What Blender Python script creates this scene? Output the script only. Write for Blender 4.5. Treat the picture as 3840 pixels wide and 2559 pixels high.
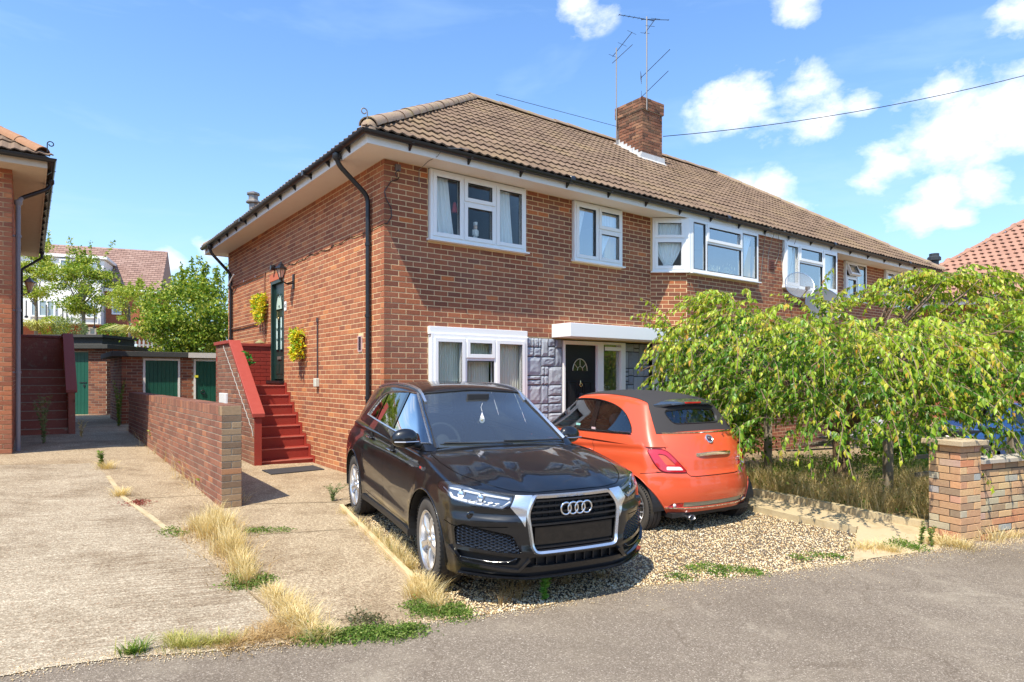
import bpy, bmesh, math, random
import numpy as np
from mathutils import Vector, Matrix, noise
from mathutils.geometry import delaunay_2d_cdt
from mathutils.bvhtree import BVHTree
R = math.radians
rnd = random.Random(7)
sc = bpy.context.scene
for o in list(bpy.data.objects): bpy.data.objects.remove(o)
# ---------------------------------------------------------------- camera, sky, sun, exposure
FPX, CXP, HYP, CAMH = 2417.0, 1920.0, 1415.0, 1.49      # focal length and horizon in photo pixels
cam = bpy.data.cameras.new('camera'); camo = bpy.data.objects.new('camera', cam)
sc.collection.objects.link(camo); sc.camera = camo
cam.sensor_width = 36.0; cam.lens = FPX / 3840 * 36.0; cam.shift_y = (HYP - 1279.5) / 3840
cam.clip_start = 0.05; cam.clip_end = 3000
camo.location = (0, 0, CAMH); camo.rotation_euler = (R(90), 0, 0)
SUN_EL, SUN_DIR = 58.0, (-0.47, -0.883)                 # horizontal direction towards the sun
sc.view_settings.view_transform = 'Standard'; sc.view_settings.look = 'None'
sc.view_settings.exposure = 0.88; sc.view_settings.gamma = 1.0; sc.view_settings.use_curve_mapping = False
sc.cycles.max_bounces = 8; sc.cycles.transparent_max_bounces = 16
sc.cycles.use_denoising = True
sc.cycles.sample_clamp_indirect = 6.0
world = bpy.data.worlds.new('World'); sc.world = world; world.use_nodes = True
def N(nt, t, loc=None, **kw):
 n = nt.nodes.new(t)
 for k, v in kw.items():
  if k == 'inputs':
   for a, b in v.items(): n.inputs[a].default_value = b
  else: setattr(n, k, v)
 return n
def ramp(nt, fac, stops, interp='LINEAR'):
 n = nt.nodes.new('ShaderNodeValToRGB'); cr = n.color_ramp; cr.interpolation = interp
 while len(cr.elements) < len(stops): cr.elements.new(0.5)
 for e, (p, c) in zip(cr.elements, stops):
  e.position = p; e.color = (*c, 1) if len(c) == 3 else c
 if fac is not None: nt.links.new(fac, n.inputs[0])
 return n.outputs[0]
def math_(nt, op, a, b=None, c=None, clamp=False):
 n = nt.nodes.new('ShaderNodeMath'); n.operation = op; n.use_clamp = clamp
 for i, v in enumerate((a, b, c)):
  if v is None: continue
  if isinstance(v, (int, float)): n.inputs[i].default_value = v
  else: nt.links.new(v, n.inputs[i])
 return n.outputs[0]
def vmath(nt, op, a, b=None):
 n = nt.nodes.new('ShaderNodeVectorMath'); n.operation = op
 for i, v in enumerate((a, b)):
  if v is None: continue
  if isinstance(v, (tuple, list)): n.inputs[i].default_value = v
  else: nt.links.new(v, n.inputs[i])
 return n
def mixc(nt, fac, a, b, mode='MIX'):
 n = nt.nodes.new('ShaderNodeMix'); n.data_type = 'RGBA'; n.blend_type = mode
 if isinstance(fac, (int, float)): n.inputs[0].default_value = fac
 else: nt.links.new(fac, n.inputs[0])
 for i, v in ((6, a), (7, b)):
  if isinstance(v, (tuple, list)): n.inputs[i].default_value = (*v[:3], 1)
  else: nt.links.new(v, n.inputs[i])
 return n.outputs[2]
def noise_(nt, vec, scale, detail=4, rough=0.55, dist=0.0):
 n = nt.nodes.new('ShaderNodeTexNoise'); n.inputs['Scale'].default_value = scale
 n.inputs['Detail'].default_value = detail; n.inputs['Roughness'].default_value = rough
 n.inputs['Distortion'].default_value = dist
 if vec is not None: nt.links.new(vec, n.inputs['Vector'])
 return n.outputs['Fac']
# sky: Nishita plus fair-weather clouds laid out by direction
nt = world.node_tree; nt.nodes.clear()
out = N(nt, 'ShaderNodeOutputWorld'); bg = N(nt, 'ShaderNodeBackground'); bg.inputs[1].default_value = 0.15
sky = N(nt, 'ShaderNodeTexSky'); sky.sky_type = 'NISHITA'; sky.sun_disc = False
sky.sun_elevation = R(SUN_EL); sky.sun_rotation = math.atan2(SUN_DIR[0], SUN_DIR[1])
sky.air_density = 1.2; sky.dust_density = 0.9; sky.ozone_density = 2.2; sky.altitude = 50
tc = N(nt, 'ShaderNodeTexCoord'); D = tc.outputs['Generated']
def cdir(x, y):
 v = Vector(((x - CXP) / FPX, 1.0, -(y - HYP) / FPX)); v.normalize(); return tuple(v)
# (photo x, photo y, angular radius) of each cloud
CL = [(2790, 380, .085), (2980, 350, .055), (3080, 440, .05), (3220, 400, .03), (3330, 600, .065), (3480, 520, .085), (3640, 480, .10),
      (3800, 440, .09), (3700, 690, .05), (3450, 810, .045), (3600, 820, .03), (3540, 340, .03), (2870, 720, .05), (2780, 690, .035), (2950, 790, .04),
      (2200, 20, .05), (2980, 0, .05), (3520, 730, .05), (640, 985, .03), (790, 940, .028), (3900, 20, .05), (3300, 640, .05),
      (4200, 560, .12), (4700, 300, .14), (-900, 700, .12), (-1500, 300, .15)]
nz = noise_(nt, vmath(nt, 'MULTIPLY', D, (1, 1, 1.5)).outputs[0], 9.0, 8, 0.62, 0.25)
nz2 = noise_(nt, vmath(nt, 'MULTIPLY', D, (1, 1, 1.8)).outputs[0], 22.0, 6, 0.6)
acc = None
for x, y, r in CL:
 d = vmath(nt, 'DISTANCE', vmath(nt, 'MULTIPLY', D, (1, 1, 1.35)).outputs[0], (cdir(x, y)[0], cdir(x, y)[1], cdir(x, y)[2] * 1.35)).outputs['Value']
 m = math_(nt, 'SUBTRACT', 1.0, math_(nt, 'DIVIDE', d, r * 1.15), clamp=True)
 acc = m if acc is None else math_(nt, 'MAXIMUM', acc, m)
# far-side generic clouds, so the sky goes on behind the camera too
back = noise_(nt, vmath(nt, 'MULTIPLY', D, (1, 1, 2.2)).outputs[0], 2.6, 3, 0.5)
sepd = N(nt, 'ShaderNodeSeparateXYZ'); nt.links.new(D, sepd.inputs[0])
backm = math_(nt, 'MULTIPLY', math_(nt, 'MULTIPLY', math_(nt, 'SUBTRACT', back, 0.52), 5.0, clamp=True), math_(nt, 'MULTIPLY', math_(nt, 'SUBTRACT', 0.2, sepd.outputs[1]), 2.5, clamp=True), clamp=True)
acc = math_(nt, 'MAXIMUM', acc, math_(nt, 'MULTIPLY', backm, 0.75))
base = math_(nt, 'MULTIPLY', acc, 1.25)
nn = math_(nt, 'ADD', math_(nt, 'MULTIPLY', math_(nt, 'SUBTRACT', nz, 0.5), 2.6), math_(nt, 'MULTIPLY', math_(nt, 'SUBTRACT', nz2, 0.5), 1.0))
dens = math_(nt, 'MULTIPLY', math_(nt, 'SUBTRACT', math_(nt, 'ADD', base, nn), 0.30), 1.15, clamp=True)
dens = math_(nt, 'MULTIPLY', dens, math_(nt, 'MULTIPLY', acc, 6.0, clamp=True))
wisp = noise_(nt, vmath(nt, 'MULTIPLY', D, (1, 1, 4.0)).outputs[0], 3.0, 5, 0.6, 0.4)
wis = math_(nt, 'MULTIPLY', math_(nt, 'MULTIPLY', math_(nt, 'SUBTRACT', wisp, 0.5), 1.3, clamp=True), 0.8)
cl_col = ramp(nt, nz2, [(0.25, (3.9, 4.3, 4.9)), (0.6, (5.4, 5.5, 5.6))])
skyc = mixc(nt, 1.0, sky.outputs[0], (0.60, 0.80, 1.02), 'MULTIPLY')
hz = math_(nt, 'POWER', math_(nt, 'SUBTRACT', 1.0, math_(nt, 'ABSOLUTE', sepd.outputs[2]), clamp=True), 5.0)
skyc = mixc(nt, math_(nt, 'ADD', wis, math_(nt, 'MULTIPLY', hz, 0.8), clamp=True), skyc, (2.6, 3.6, 4.7))
fin = mixc(nt, dens, skyc, cl_col)
nt.links.new(fin, bg.inputs[0]); nt.links.new(bg.outputs[0], out.inputs[0])
sun = bpy.data.lights.new('sun', 'SUN'); sun.energy = 3.9; sun.angle = R(0.55); sun.color = (1.0, 0.92, 0.77)
suno = bpy.data.objects.new('sun', sun); sc.collection.objects.link(suno)
ce = math.cos(R(SUN_EL)); sv = Vector((SUN_DIR[0] * ce, SUN_DIR[1] * ce, math.sin(R(SUN_EL))))
suno.rotation_euler = sv.to_track_quat('Z', 'Y').to_euler()
# ---------------------------------------------------------------- frames of reference
HO = Vector((-1.736, 8.741, 0.0)); D1 = Vector((0.799, 0.6014, 0)).normalized(); D2 = Vector((-D1.y, D1.x, 0))
HANG = math.atan2(D1.y, D1.x)
_hx = [-200, -20, -12, -8, -4, -1.7, 4.6, 15, 200]; _hz = [.45, .42, .36, .31, .07, 0, -.14, -.36, -.9]
def gz(x, y):
 s = 0
 for k in (-.5, 0, .5): s += float(np.interp(x + k, _hx, _hz))
 return s / 3 + 0.025 * max(-9.5, min(0.0, y - 8.7))
def G(px, py, dz=0.0):
 'photo pixel -> point on the ground'
 u = (px - CXP) / FPX; k = (py - HYP) / FPX; t = 5.0
 for _ in range(40):
  z = gz(t * u, t) + dz; t = 0.5 * t + 0.5 * (CAMH - z) / k
 return (t * u, t)
def at(px, py, Y):
 'photo pixel at depth Y -> point'
 return Vector(((px - CXP) / FPX * Y, Y, CAMH - (py - HYP) / FPX * Y))
def loc2w(lx, ly, z=0.0): return HO + D1 * lx + D2 * ly + Vector((0, 0, z))
# ---------------------------------------------------------------- object helpers
COL = sc.collection
def tag(o, label=None, cat=None, group=None, kind=None):
 if label: o['label'] = label
 if cat: o['category'] = cat
 if group: o['group'] = group
 if kind: o['kind'] = kind
 return o
def empty(name, loc=(0, 0, 0), rz=0.0, parent=None, rot=None):
 o = bpy.data.objects.new(name, None); o.empty_display_size = 0.1; COL.objects.link(o)
 o.location = loc; o.rotation_euler = rot if rot else (0, 0, rz)
 if parent: o.parent = parent
 return o
def thing(name, label, cat, loc=(0, 0, 0), rz=0.0, group=None, rot=None):
 return tag(empty(name, loc, rz, None, rot), label, cat, group)
class MB:
 def __init__(s): s.v = []; s.f = []; s.m = []
 def add(s, vs, fs, mi=0):
  b = len(s.v); s.v.extend([tuple(v) for v in vs]); s.f.extend([tuple(b + i for i in f) for f in fs]); s.m.extend([mi] * len(fs)); return s
 def box(s, a, b, mi=0, M=None):
  x0, y0, z0 = a; x1, y1, z1 = b
  vs = [Vector(p) for p in ((x0, y0, z0), (x1, y0, z0), (x1, y1, z0), (x0, y1, z0), (x0, y0, z1), (x1, y0, z1), (x1, y1, z1), (x0, y1, z1))]
  if M is not None: vs = [M @ v for v in vs]
  return s.add(vs, [(0, 3, 2, 1), (4, 5, 6, 7), (0, 1, 5, 4), (1, 2, 6, 5), (2, 3, 7, 6), (3, 0, 4, 7)], mi)
 def quad(s, pts, mi=0): return s.add(pts, [tuple(range(len(pts)))], mi)
 def prism(s, poly, ax, a, b, mi=0, M=None):
  'polygon in the two other axes extruded along axis ax from a to b'
  n = len(poly); vs = []
  for t in (a, b):
   for p in poly:
    q = list(p); q.insert(ax, t); vs.append(Vector(q))
  if M is not None: vs = [M @ v for v in vs]
  fs = [tuple(range(n))[::-1], tuple(range(n, 2 * n))] + [(i, (i + 1) % n, n + (i + 1) % n, n + i) for i in range(n)]
  return s.add(vs, fs, mi)
 def tube(s, pts, r, seg=8, mi=0, closed=False, cap=True, prof=None):
  'sweep a circle (or prof: list of (a,b)) along pts'
  pts = [Vector(p) for p in pts]; n = len(pts)
  rs = r if isinstance(r, (list, tuple)) else [r] * n
  t0 = (pts[1] - pts[0]).normalized(); up = Vector((0, 0, 1)) if abs(t0.z) < .95 else Vector((0, 1, 0))
  nr = t0.cross(up).normalized(); rings = []
  for i, p in enumerate(pts):
   if closed: t = (pts[(i + 1) % n] - pts[i - 1]).normalized()
   elif i == 0: t = t0
   elif i == n - 1: t = (pts[-1] - pts[-2]).normalized()
   else: t = ((pts[i + 1] - p).normalized() + (p - pts[i - 1]).normalized()).normalized()
   nr = (nr - t * nr.dot(t)).normalized(); bn = t.cross(nr)
   if prof: ring = [p + nr * a * rs[i] + bn * b * rs[i] for a, b in prof]
   else: ring = [p + (nr * math.cos(k * 2 * math.pi / seg) + bn * math.sin(k * 2 * math.pi / seg)) * rs[i] for k in range(seg)]
   rings.append(ring)
  k = len(rings[0]); vs = [v for rg in rings for v in rg]; fs = []
  for i in range(n if closed else n - 1):
   j = (i + 1) % n
   for a in range(k): fs.append((i * k + a, i * k + (a + 1) % k, j * k + (a + 1) % k, j * k + a))
  if cap and not closed: fs += [tuple(range(k))[::-1], tuple((n - 1) * k + a for a in range(k))]
  return s.add(vs, fs, mi)
 def lathe(s, prof, c=(0, 0, 0), ax=2, seg=16, mi=0, M=None, a0=0, a1=2 * math.pi):
  'prof: (radius, height) list revolved about axis ax through c'
  vs = []; full = abs(a1 - a0 - 2 * math.pi) < 1e-6; ns = seg if full else seg + 1
  for r_, h in prof:
   for k in range(ns):
    an = a0 + (a1 - a0) * k / seg; ca, sa = r_ * math.cos(an), r_ * math.sin(an)
    p = [(h, ca, sa), (sa, h, ca), (ca, sa, h)][ax]
    v = Vector((p[0] + c[0], p[1] + c[1], p[2] + c[2])); vs.append(M @ v if M is not None else v)
  fs = []
  for i in range(len(prof) - 1):
   for k in range(seg):
    k2 = (k + 1) % ns if full else k + 1
    fs.append((i * ns + k, i * ns + k2, (i + 1) * ns + k2, (i + 1) * ns + k))
  return s.add(vs, fs, mi)
 def torus(s, c, R_, r_, ax=2, seg=32, sg=8, mi=0, M=None):
  prof = [(R_ + r_ * math.cos(k * 2 * math.pi / sg), r_ * math.sin(k * 2 * math.pi / sg)) for k in range(sg)]
  return s.lathe(prof + prof[:1], c, ax, seg, mi, M)
 def obj(s, name, mats, parent=None, smooth=False, kind=None, auto=None, bevel=0):
  me = bpy.data.meshes.new(name); me.from_pydata(s.v, [], s.f)
  if not isinstance(mats, (list, tuple)): mats = [mats]
  for m in mats: me.materials.append(m)
  if len(mats) > 1: me.polygons.foreach_set('material_index', s.m)
  me.update()
  if smooth: me.shade_smooth()
  if auto:
   me.shade_smooth()
   try: me.set_sharp_from_angle(angle=R(auto))
   except Exception: pass
  o = bpy.data.objects.new(name, me); COL.objects.link(o)
  if parent: o.parent = parent
  if kind: o['kind'] = kind
  if bevel:
   b = o.modifiers.new('bevel', 'BEVEL'); b.width = bevel; b.segments = 2; b.limit_method = 'ANGLE'; b.angle_limit = R(40)
  return o
def pad_poly(poly, step, zf, extra=0.0):
 'triangulated sheet over a 2D polygon with interior points, z from zf'
 pts = [Vector((p[0], p[1])) for p in poly]; n = len(pts)
 dense = []
 for i in range(n):
  a, b = pts[i], pts[(i + 1) % n]; k = max(1, int((b - a).length / step))
  for j in range(k): dense.append(a.lerp(b, j / k))
 nb = len(dense); xs = [p.x for p in dense]; ys = [p.y for p in dense]
 def inside(x, y):
  c = False; j = nb - 1
  for i in range(nb):
   xi, yi, xj, yj = xs[i], ys[i], xs[j], ys[j]
   if (yi > y) != (yj > y) and x < (xj - xi) * (y - yi) / (yj - yi) + xi: c = not c
   j = i
  return c
 inner = []
 x = min(xs) + step / 2
 while x < max(xs):
  y = min(ys) + step / 2
  while y < max(ys):
   if inside(x, y): inner.append(Vector((x + rnd.uniform(-.2, .2) * step, y + rnd.uniform(-.2, .2) * step)))
   y += step
  x += step
 inner = [p for p in inner if inside(p.x, p.y)]
 vs, es, fs, *_ = delaunay_2d_cdt(dense + inner, [], [list(range(nb))], 1, 1e-5)
 mb = MB(); mb.add([(v.x, v.y, zf(v.x, v.y)) for v in vs], [tuple(f) for f in fs]); return mb
def in_poly(x, y, poly):
 c = False; j = len(poly) - 1
 for i in range(len(poly)):
  xi, yi = poly[i][0], poly[i][1]; xj, yj = poly[j][0], poly[j][1]
  if (yi > y) != (yj > y) and x < (xj - xi) * (y - yi) / (yj - yi) + xi: c = not c
  j = i
 return c
# ---------------------------------------------------------------- materials
MATS = {}
def mat(name, col=(.5, .5, .5), rough=0.6, metal=0.0, spec=0.5, coat=0.0, coatr=0.03, emis=None, es=1.0, trans=0.0, alpha=1.0):
 if name in MATS: return MATS[name]
 m = bpy.data.materials.new(name); m.use_nodes = True; b = m.node_tree.nodes['Principled BSDF']
 b.inputs['Base Color'].default_value = (*col, 1); b.inputs['Roughness'].default_value = rough; b.inputs['Metallic'].default_value = metal
 b.inputs['Specular IOR Level'].default_value = spec; b.inputs['Coat Weight'].default_value = coat; b.inputs['Coat Roughness'].default_value = coatr
 b.inputs['Transmission Weight'].default_value = trans; b.inputs['Alpha'].default_value = alpha
 if emis: b.inputs['Emission Color'].default_value = (*emis, 1); b.inputs['Emission Strength'].default_value = es
 MATS[name] = m; return m
def pmat(name, build, rough=0.7, spec=0.4, bump=None, **kw):
 'build(nt, objcoord, worldcoord) -> color socket or (color, height socket, strength, distance, rough socket)'
 m = mat(name, rough=rough, spec=spec, **kw); nt = m.node_tree; b = nt.nodes['Principled BSDF']
 tcn = nt.nodes.new('ShaderNodeTexCoord'); geo = nt.nodes.new('ShaderNodeNewGeometry')
 r = build(nt, tcn.outputs['Object'], geo.outputs['Position'])
 if not isinstance(r, dict): r = dict(c=r)
 nt.links.new(r['c'], b.inputs['Base Color'])
 if 'h' in r:
  bp = nt.nodes.new('ShaderNodeBump'); bp.inputs['Strength'].default_value = r.get('s', .5); bp.inputs['Distance'].default_value = r.get('d', .01)
  nt.links.new(r['h'], bp.inputs['Height']); nt.links.new(bp.outputs[0], b.inputs['Normal'])
 if 'r' in r: nt.links.new(r['r'], b.inputs['Roughness'])
 return m
def randper(nt):
 g = nt.nodes.new('ShaderNodeNewGeometry'); oi = nt.nodes.new('ShaderNodeObjectInfo')
 return math_(nt, 'FRACT', math_(nt, 'ADD', math_(nt, 'MULTIPLY', g.outputs['Random Per Island'], 1.0), math_(nt, 'MULTIPLY', oi.outputs['Random'], 7.31)))
def brickmat(name, stops, dirt=(.3, .25, .2), dirt_amt=0.25, rough=0.85):
 def b(nt, oc, wc):
  r = randper(nt); c = ramp(nt, r, stops)
  n = noise_(nt, wc, 38, 5, .65); n2 = noise_(nt, wc, 1.3, 4, .6)
  c = mixc(nt, math_(nt, 'MULTIPLY', math_(nt, 'SUBTRACT', n, .42), 1.6, clamp=True), c, mixc(nt, 1.0, c, (.62, .58, .55), 'MULTIPLY'))
  c = mixc(nt, math_(nt, 'MULTIPLY', math_(nt, 'SUBTRACT', n2, .45), 2.2, clamp=True), c, mixc(nt, dirt_amt, c, dirt))
  n3 = noise_(nt, wc, 160, 2, .5)
  c = mixc(nt, math_(nt, 'MULTIPLY', math_(nt, 'SUBTRACT', n3, .63), 5, clamp=True), c, mixc(nt, .35, c, (.6, .5, .4)))
  return dict(c=c, h=n, s=.5, d=.004)
 return pmat(name, b, rough=rough, spec=.25)
def stonelike(name, c1, c2, scale=30, rough=.85, h=.4, d=.004, sc2=3.0, c3=None):
 def b(nt, oc, wc):
  n = noise_(nt, wc, scale, 6, .65); n2 = noise_(nt, wc, sc2, 4, .6)
  c = mixc(nt, n, c1, c2)
  if c3: c = mixc(nt, math_(nt, 'MULTIPLY', math_(nt, 'SUBTRACT', n2, .5), 4, clamp=True), c, c3)
  return dict(c=c, h=n, s=h, d=d)
 return pmat(name, b, rough=rough, spec=.3)
M_brick = brickmat('house_brick', [(0, (.21, .075, .044)), (.3, (.27, .093, .050)), (.7, (.33, .112, .056)), (.94, (.38, .130, .060)), (.985, (.50, .15, .05)), (1, (.58, .17, .05))])
M_brick_sun = brickmat('sun_lightened_brick', [(0, (.28, .095, .052)), (.3, (.35, .120, .060)), (.7, (.42, .148, .070)), (.94, (.47, .170, .078)), (1, (.58, .23, .09))])  # same brick as the front, with the sun's brightness mixed into its colour
M_mortar = stonelike('mortar', (.62, .44, .24), (.78, .58, .33), 60)
M_lowbrick = brickmat('low_wall_brick', [(0, (.19, .085, .060)), (.5, (.25, .110, .075)), (.9, (.31, .135, .085)), (1, (.40, .17, .09))], (.30, .22, .15), .5)
M_lowend = brickmat('weathered_brick', [(0, (.20, .13, .085)), (.5, (.30, .20, .12)), (.85, (.36, .24, .14)), (1, (.46, .17, .07))], (.35, .3, .2), .5)
M_pier = brickmat('pier_brick', [(0, (.30, .22, .15)), (.2, (.52, .30, .17)), (.45, (.62, .38, .21)), (.6, (.66, .46, .24)), (.72, (.60, .24, .12)), (.85, (.50, .42, .28)), (.93, (.36, .38, .38)), (1, (.65, .30, .17))], (.5, .46, .22), .5)
M_shedbrick = brickmat('shed_brick', [(0, (.14, .05, .035)), (.5, (.24, .09, .055)), (1, (.34, .14, .075))])
M_graymortar = stonelike('grey_mortar', (.30, .25, .19), (.46, .40, .30), 60)
M_darkgap = stonelike('dark_joint', (.05, .045, .04), (.14, .12, .09), 60)
M_white = mat('white_pvc', (.86, .86, .84), .28, spec=.5)
M_soffit = stonelike('soffit_paint', (.76, .69, .60), (.84, .77, .68), 5, .7, .05)
M_soffit_old = stonelike('old_soffit_paint', (.50, .42, .32), (.66, .57, .45), 9, .8, .2)
M_fascia = stonelike('fascia_paint', (.74, .72, .68), (.84, .82, .78), 14, .6, .1)
M_black = mat('black_plastic', (.016, .016, .018), .32)
M_tile = pmat('roof_tile_clay', lambda nt, oc, wc: (lambda r, n, n2, n4: dict(c=mixc(nt, math_(nt, 'MULTIPLY', math_(nt, 'SUBTRACT', n4, .60), 6, clamp=True),
 mixc(nt, math_(nt, 'MULTIPLY', math_(nt, 'SUBTRACT', n2, .48), 3.5, clamp=True), mixc(nt, n, ramp(nt, r, [(0, (.11, .068, .045)), (.5, (.165, .105, .070)), (1, (.22, .145, .095))]), (.20, .14, .10)), (.24, .17, .095)), (.32, .28, .20)), h=n, s=.6, d=.006))(randper(nt), noise_(nt, wc, 45, 5, .7), noise_(nt, wc, 1.1, 5, .7), noise_(nt, wc, 70, 3, .6)), rough=.9, spec=.2)
M_ridge = stonelike('ridge_tile_clay', (.20, .13, .09), (.42, .31, .22), 40, .9, .8, .01, 6, (.34, .27, .12))
M_cement = stonelike('cement_fillet', (.45, .42, .36), (.66, .63, .55), 30)
M_lead = stonelike('lead_flashing', (.40, .40, .40), (.66, .65, .62), 12, .6)
M_redpaint = pmat('red_masonry_paint', lambda nt, oc, wc: (lambda n, n2: dict(c=mixc(nt, math_(nt, 'MULTIPLY', math_(nt, 'SUBTRACT', n2, .5), 2.5, clamp=True), mixc(nt, n, (.25, .028, .018), (.32, .042, .026)), (.26, .05, .03)), h=n, s=.25, d=.004))(noise_(nt, wc, 55, 5, .6), noise_(nt, wc, 3, 4, .6)), rough=.55, spec=.4)
M_rededge = stonelike('worn_red_paint', (.44, .09, .06), (.60, .25, .19), 40, .7, .5, .004)
M_maroon = pmat('faded_maroon_paint', lambda nt, oc, wc: (lambda n, n2: dict(c=mixc(nt, math_(nt, 'MULTIPLY', math_(nt, 'SUBTRACT', n2, .55), 3.5, clamp=True), mixc(nt, n, (.33, .10, .065), (.40, .15, .10)), (.48, .38, .26)), h=n, s=.4, d=.004))(noise_(nt, wc, 45, 5, .6), noise_(nt, wc, 9, 6, .7)), rough=.75, spec=.3)
M_clad = pmat('grey_stone_cladding', lambda nt, oc, wc: dict(c=mixc(nt, 1, mixc(nt, noise_(nt, wc, 24, 6, .65), (.24, .27, .32), (.42, .46, .52)), ramp(nt, randper(nt), [(0, (.70, .72, .76)), (.5, (1, 1, 1)), (1, (1.15, 1.12, 1.05))]), 'MULTIPLY'), h=noise_(nt, wc, 30, 6, .65), s=.7, d=.008), rough=.85)
M_cladjoint = mat('black_cladding_joint', (.02, .02, .022), .8)
M_green = pmat('green_gloss_paint', lambda nt, oc, wc: mixc(nt, noise_(nt, wc, 6, 4), (.006, .07, .045), (.010, .10, .062)), rough=.45)
M_doorgreen = mat('dark_green_door', (.012, .035, .030), .35)
M_doorblack = stonelike('black_door_paint', (.010, .011, .014), (.018, .019, .024), 30, .4, .15)
M_felt = stonelike('roof_felt', (.035, .037, .035), (.09, .09, .085), 20, .95, .5)
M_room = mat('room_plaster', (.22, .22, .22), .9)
M_curtain = mat('curtain_fabric', (.90, .92, .90), .9)
M_net = mat('net_curtain_fabric', (.84, .82, .70), .9)
M_gold = mat('ochre_fabric', (.80, .52, .16), .8)
M_chrome = mat('chrome', (.85, .85, .86), .08, 1.0)
M_alu = mat('aluminium', (.55, .56, .58), .35, 1.0)
M_steel = mat('weathered_steel', (.30, .27, .24), .5, .7)
M_pipegrey = mat('grey_pipe', (.24, .26, .30), .4)
M_brass = mat('brass', (.75, .55, .25), .25, 1.0)
def glassmat(name, tint=(.75, .8, .8), refl=1.0, dark=.55, rough=.0, haze=0.0):
 m = bpy.data.materials.new(name); m.use_nodes = True; nt = m.node_tree; nt.nodes.clear()
 o = N(nt, 'ShaderNodeOutputMaterial'); t = N(nt, 'ShaderNodeBsdfTransparent'); g = N(nt, 'ShaderNodeBsdfGlossy'); mx = N(nt, 'ShaderNodeMixShader')
 t.inputs[0].default_value = (*[c * dark for c in tint], 1); g.inputs[0].default_value = (1, 1, 1, 1); g.inputs[1].default_value = rough
 fr = N(nt, 'ShaderNodeFresnel'); fr.inputs[0].default_value = 1.5
 f = math_(nt, 'MULTIPLY', fr.outputs[0], refl, clamp=True)
 nt.links.new(f, mx.inputs[0]); nt.links.new(t.outputs[0], mx.inputs[1]); nt.links.new(g.outputs[0], mx.inputs[2]);
 fin_ = mx.outputs[0]
 if haze:   # film of dust, its pale colour also standing for sky reflected in the pane
  df = N(nt, 'ShaderNodeBsdfDiffuse'); df.inputs[0].default_value = (.62, .68, .70, 1); m2 = N(nt, 'ShaderNodeMixShader'); m2.inputs[0].default_value = haze
  nt.links.new(fin_, m2.inputs[1]); nt.links.new(df.outputs[0], m2.inputs[2]); fin_ = m2.outputs[0]
 nt.links.new(fin_, o.inputs[0])
 MATS[name] = m; return m
M_glass = glassmat('window_glass', (.96, .98, .98), .42, 1.0)
M_carglass = glassmat('car_glass', (.72, .82, .80), 2.6, .62)
M_screen = glassmat('windscreen_glass', (.72, .82, .82), 2.6, .85, 0, .035)
M_tintglass = glassmat('privacy_glass', (.5, .5, .5), 2.0, .28)
# ================================================================ THE GROUND
def sheet(name, poly, dz, m, step=.35, kind='structure', zf=None):
 return pad_poly(poly, step, zf or (lambda x, y: gz(x, y) + dz)).obj(name, m, None, True, kind)
E2 = Vector((0.928, 0.372, 0)).normalized()               # the street's direction
def tarmac(nt, oc, wc):
 n = noise_(nt, wc, 2.2, 5, .6); v = N(nt, 'ShaderNodeTexVoronoi', inputs={'Scale': 150.0}); nt.links.new(wc, v.inputs['Vector'])
 r = N(nt, 'ShaderNodeSeparateColor'); nt.links.new(v.outputs['Color'], r.inputs[0])
 c = ramp(nt, r.outputs[0], [(0, (.14, .112, .082)), (.5, (.19, .152, .114)), (.82, (.24, .195, .148)), (.95, (.31, .255, .20)), (1, (.44, .38, .30))])
 c = mixc(nt, math_(nt, 'MULTIPLY', math_(nt, 'SUBTRACT', n, .48), 3, clamp=True), c, mixc(nt, .38, c, (.36, .30, .22)))
 n2 = noise_(nt, wc, .7, 3, .5); c = mixc(nt, math_(nt, 'MULTIPLY', math_(nt, 'SUBTRACT', n2, .5), 2.5, clamp=True), c, mixc(nt, 1, c, (.70, .68, .66), 'MULTIPLY'))
 # worn pale patches, hairline cracks and old stains
 n5 = noise_(nt, wc, .9, 6, .7, .8); c = mixc(nt, math_(nt, 'MULTIPLY', math_(nt, 'SUBTRACT', n5, .56), 6, clamp=True), c, mixc(nt, .45, c, (.42, .36, .27)))
 w = N(nt, 'ShaderNodeTexVoronoi', feature='DISTANCE_TO_EDGE', inputs={'Scale': .55}); wv = N(nt, 'ShaderNodeTexNoise', inputs={'Scale': 3.0, 'Detail': 5.0}); nt.links.new(wc, wv.inputs['Vector'])
 nt.links.new(vmath(nt, 'ADD', wc, vmath(nt, 'MULTIPLY', wv.outputs['Color'], (.5, .5, 0)).outputs[0]).outputs[0], w.inputs['Vector'])
 c = mixc(nt, math_(nt, 'SUBTRACT', 1.0, math_(nt, 'MULTIPLY', w.outputs['Distance'], 160, clamp=True)), c, mixc(nt, 1, c, (.82, .80, .78), 'MULTIPLY'))
 return dict(c=c, h=v.outputs['Distance'], s=.6, d=.005)
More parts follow.
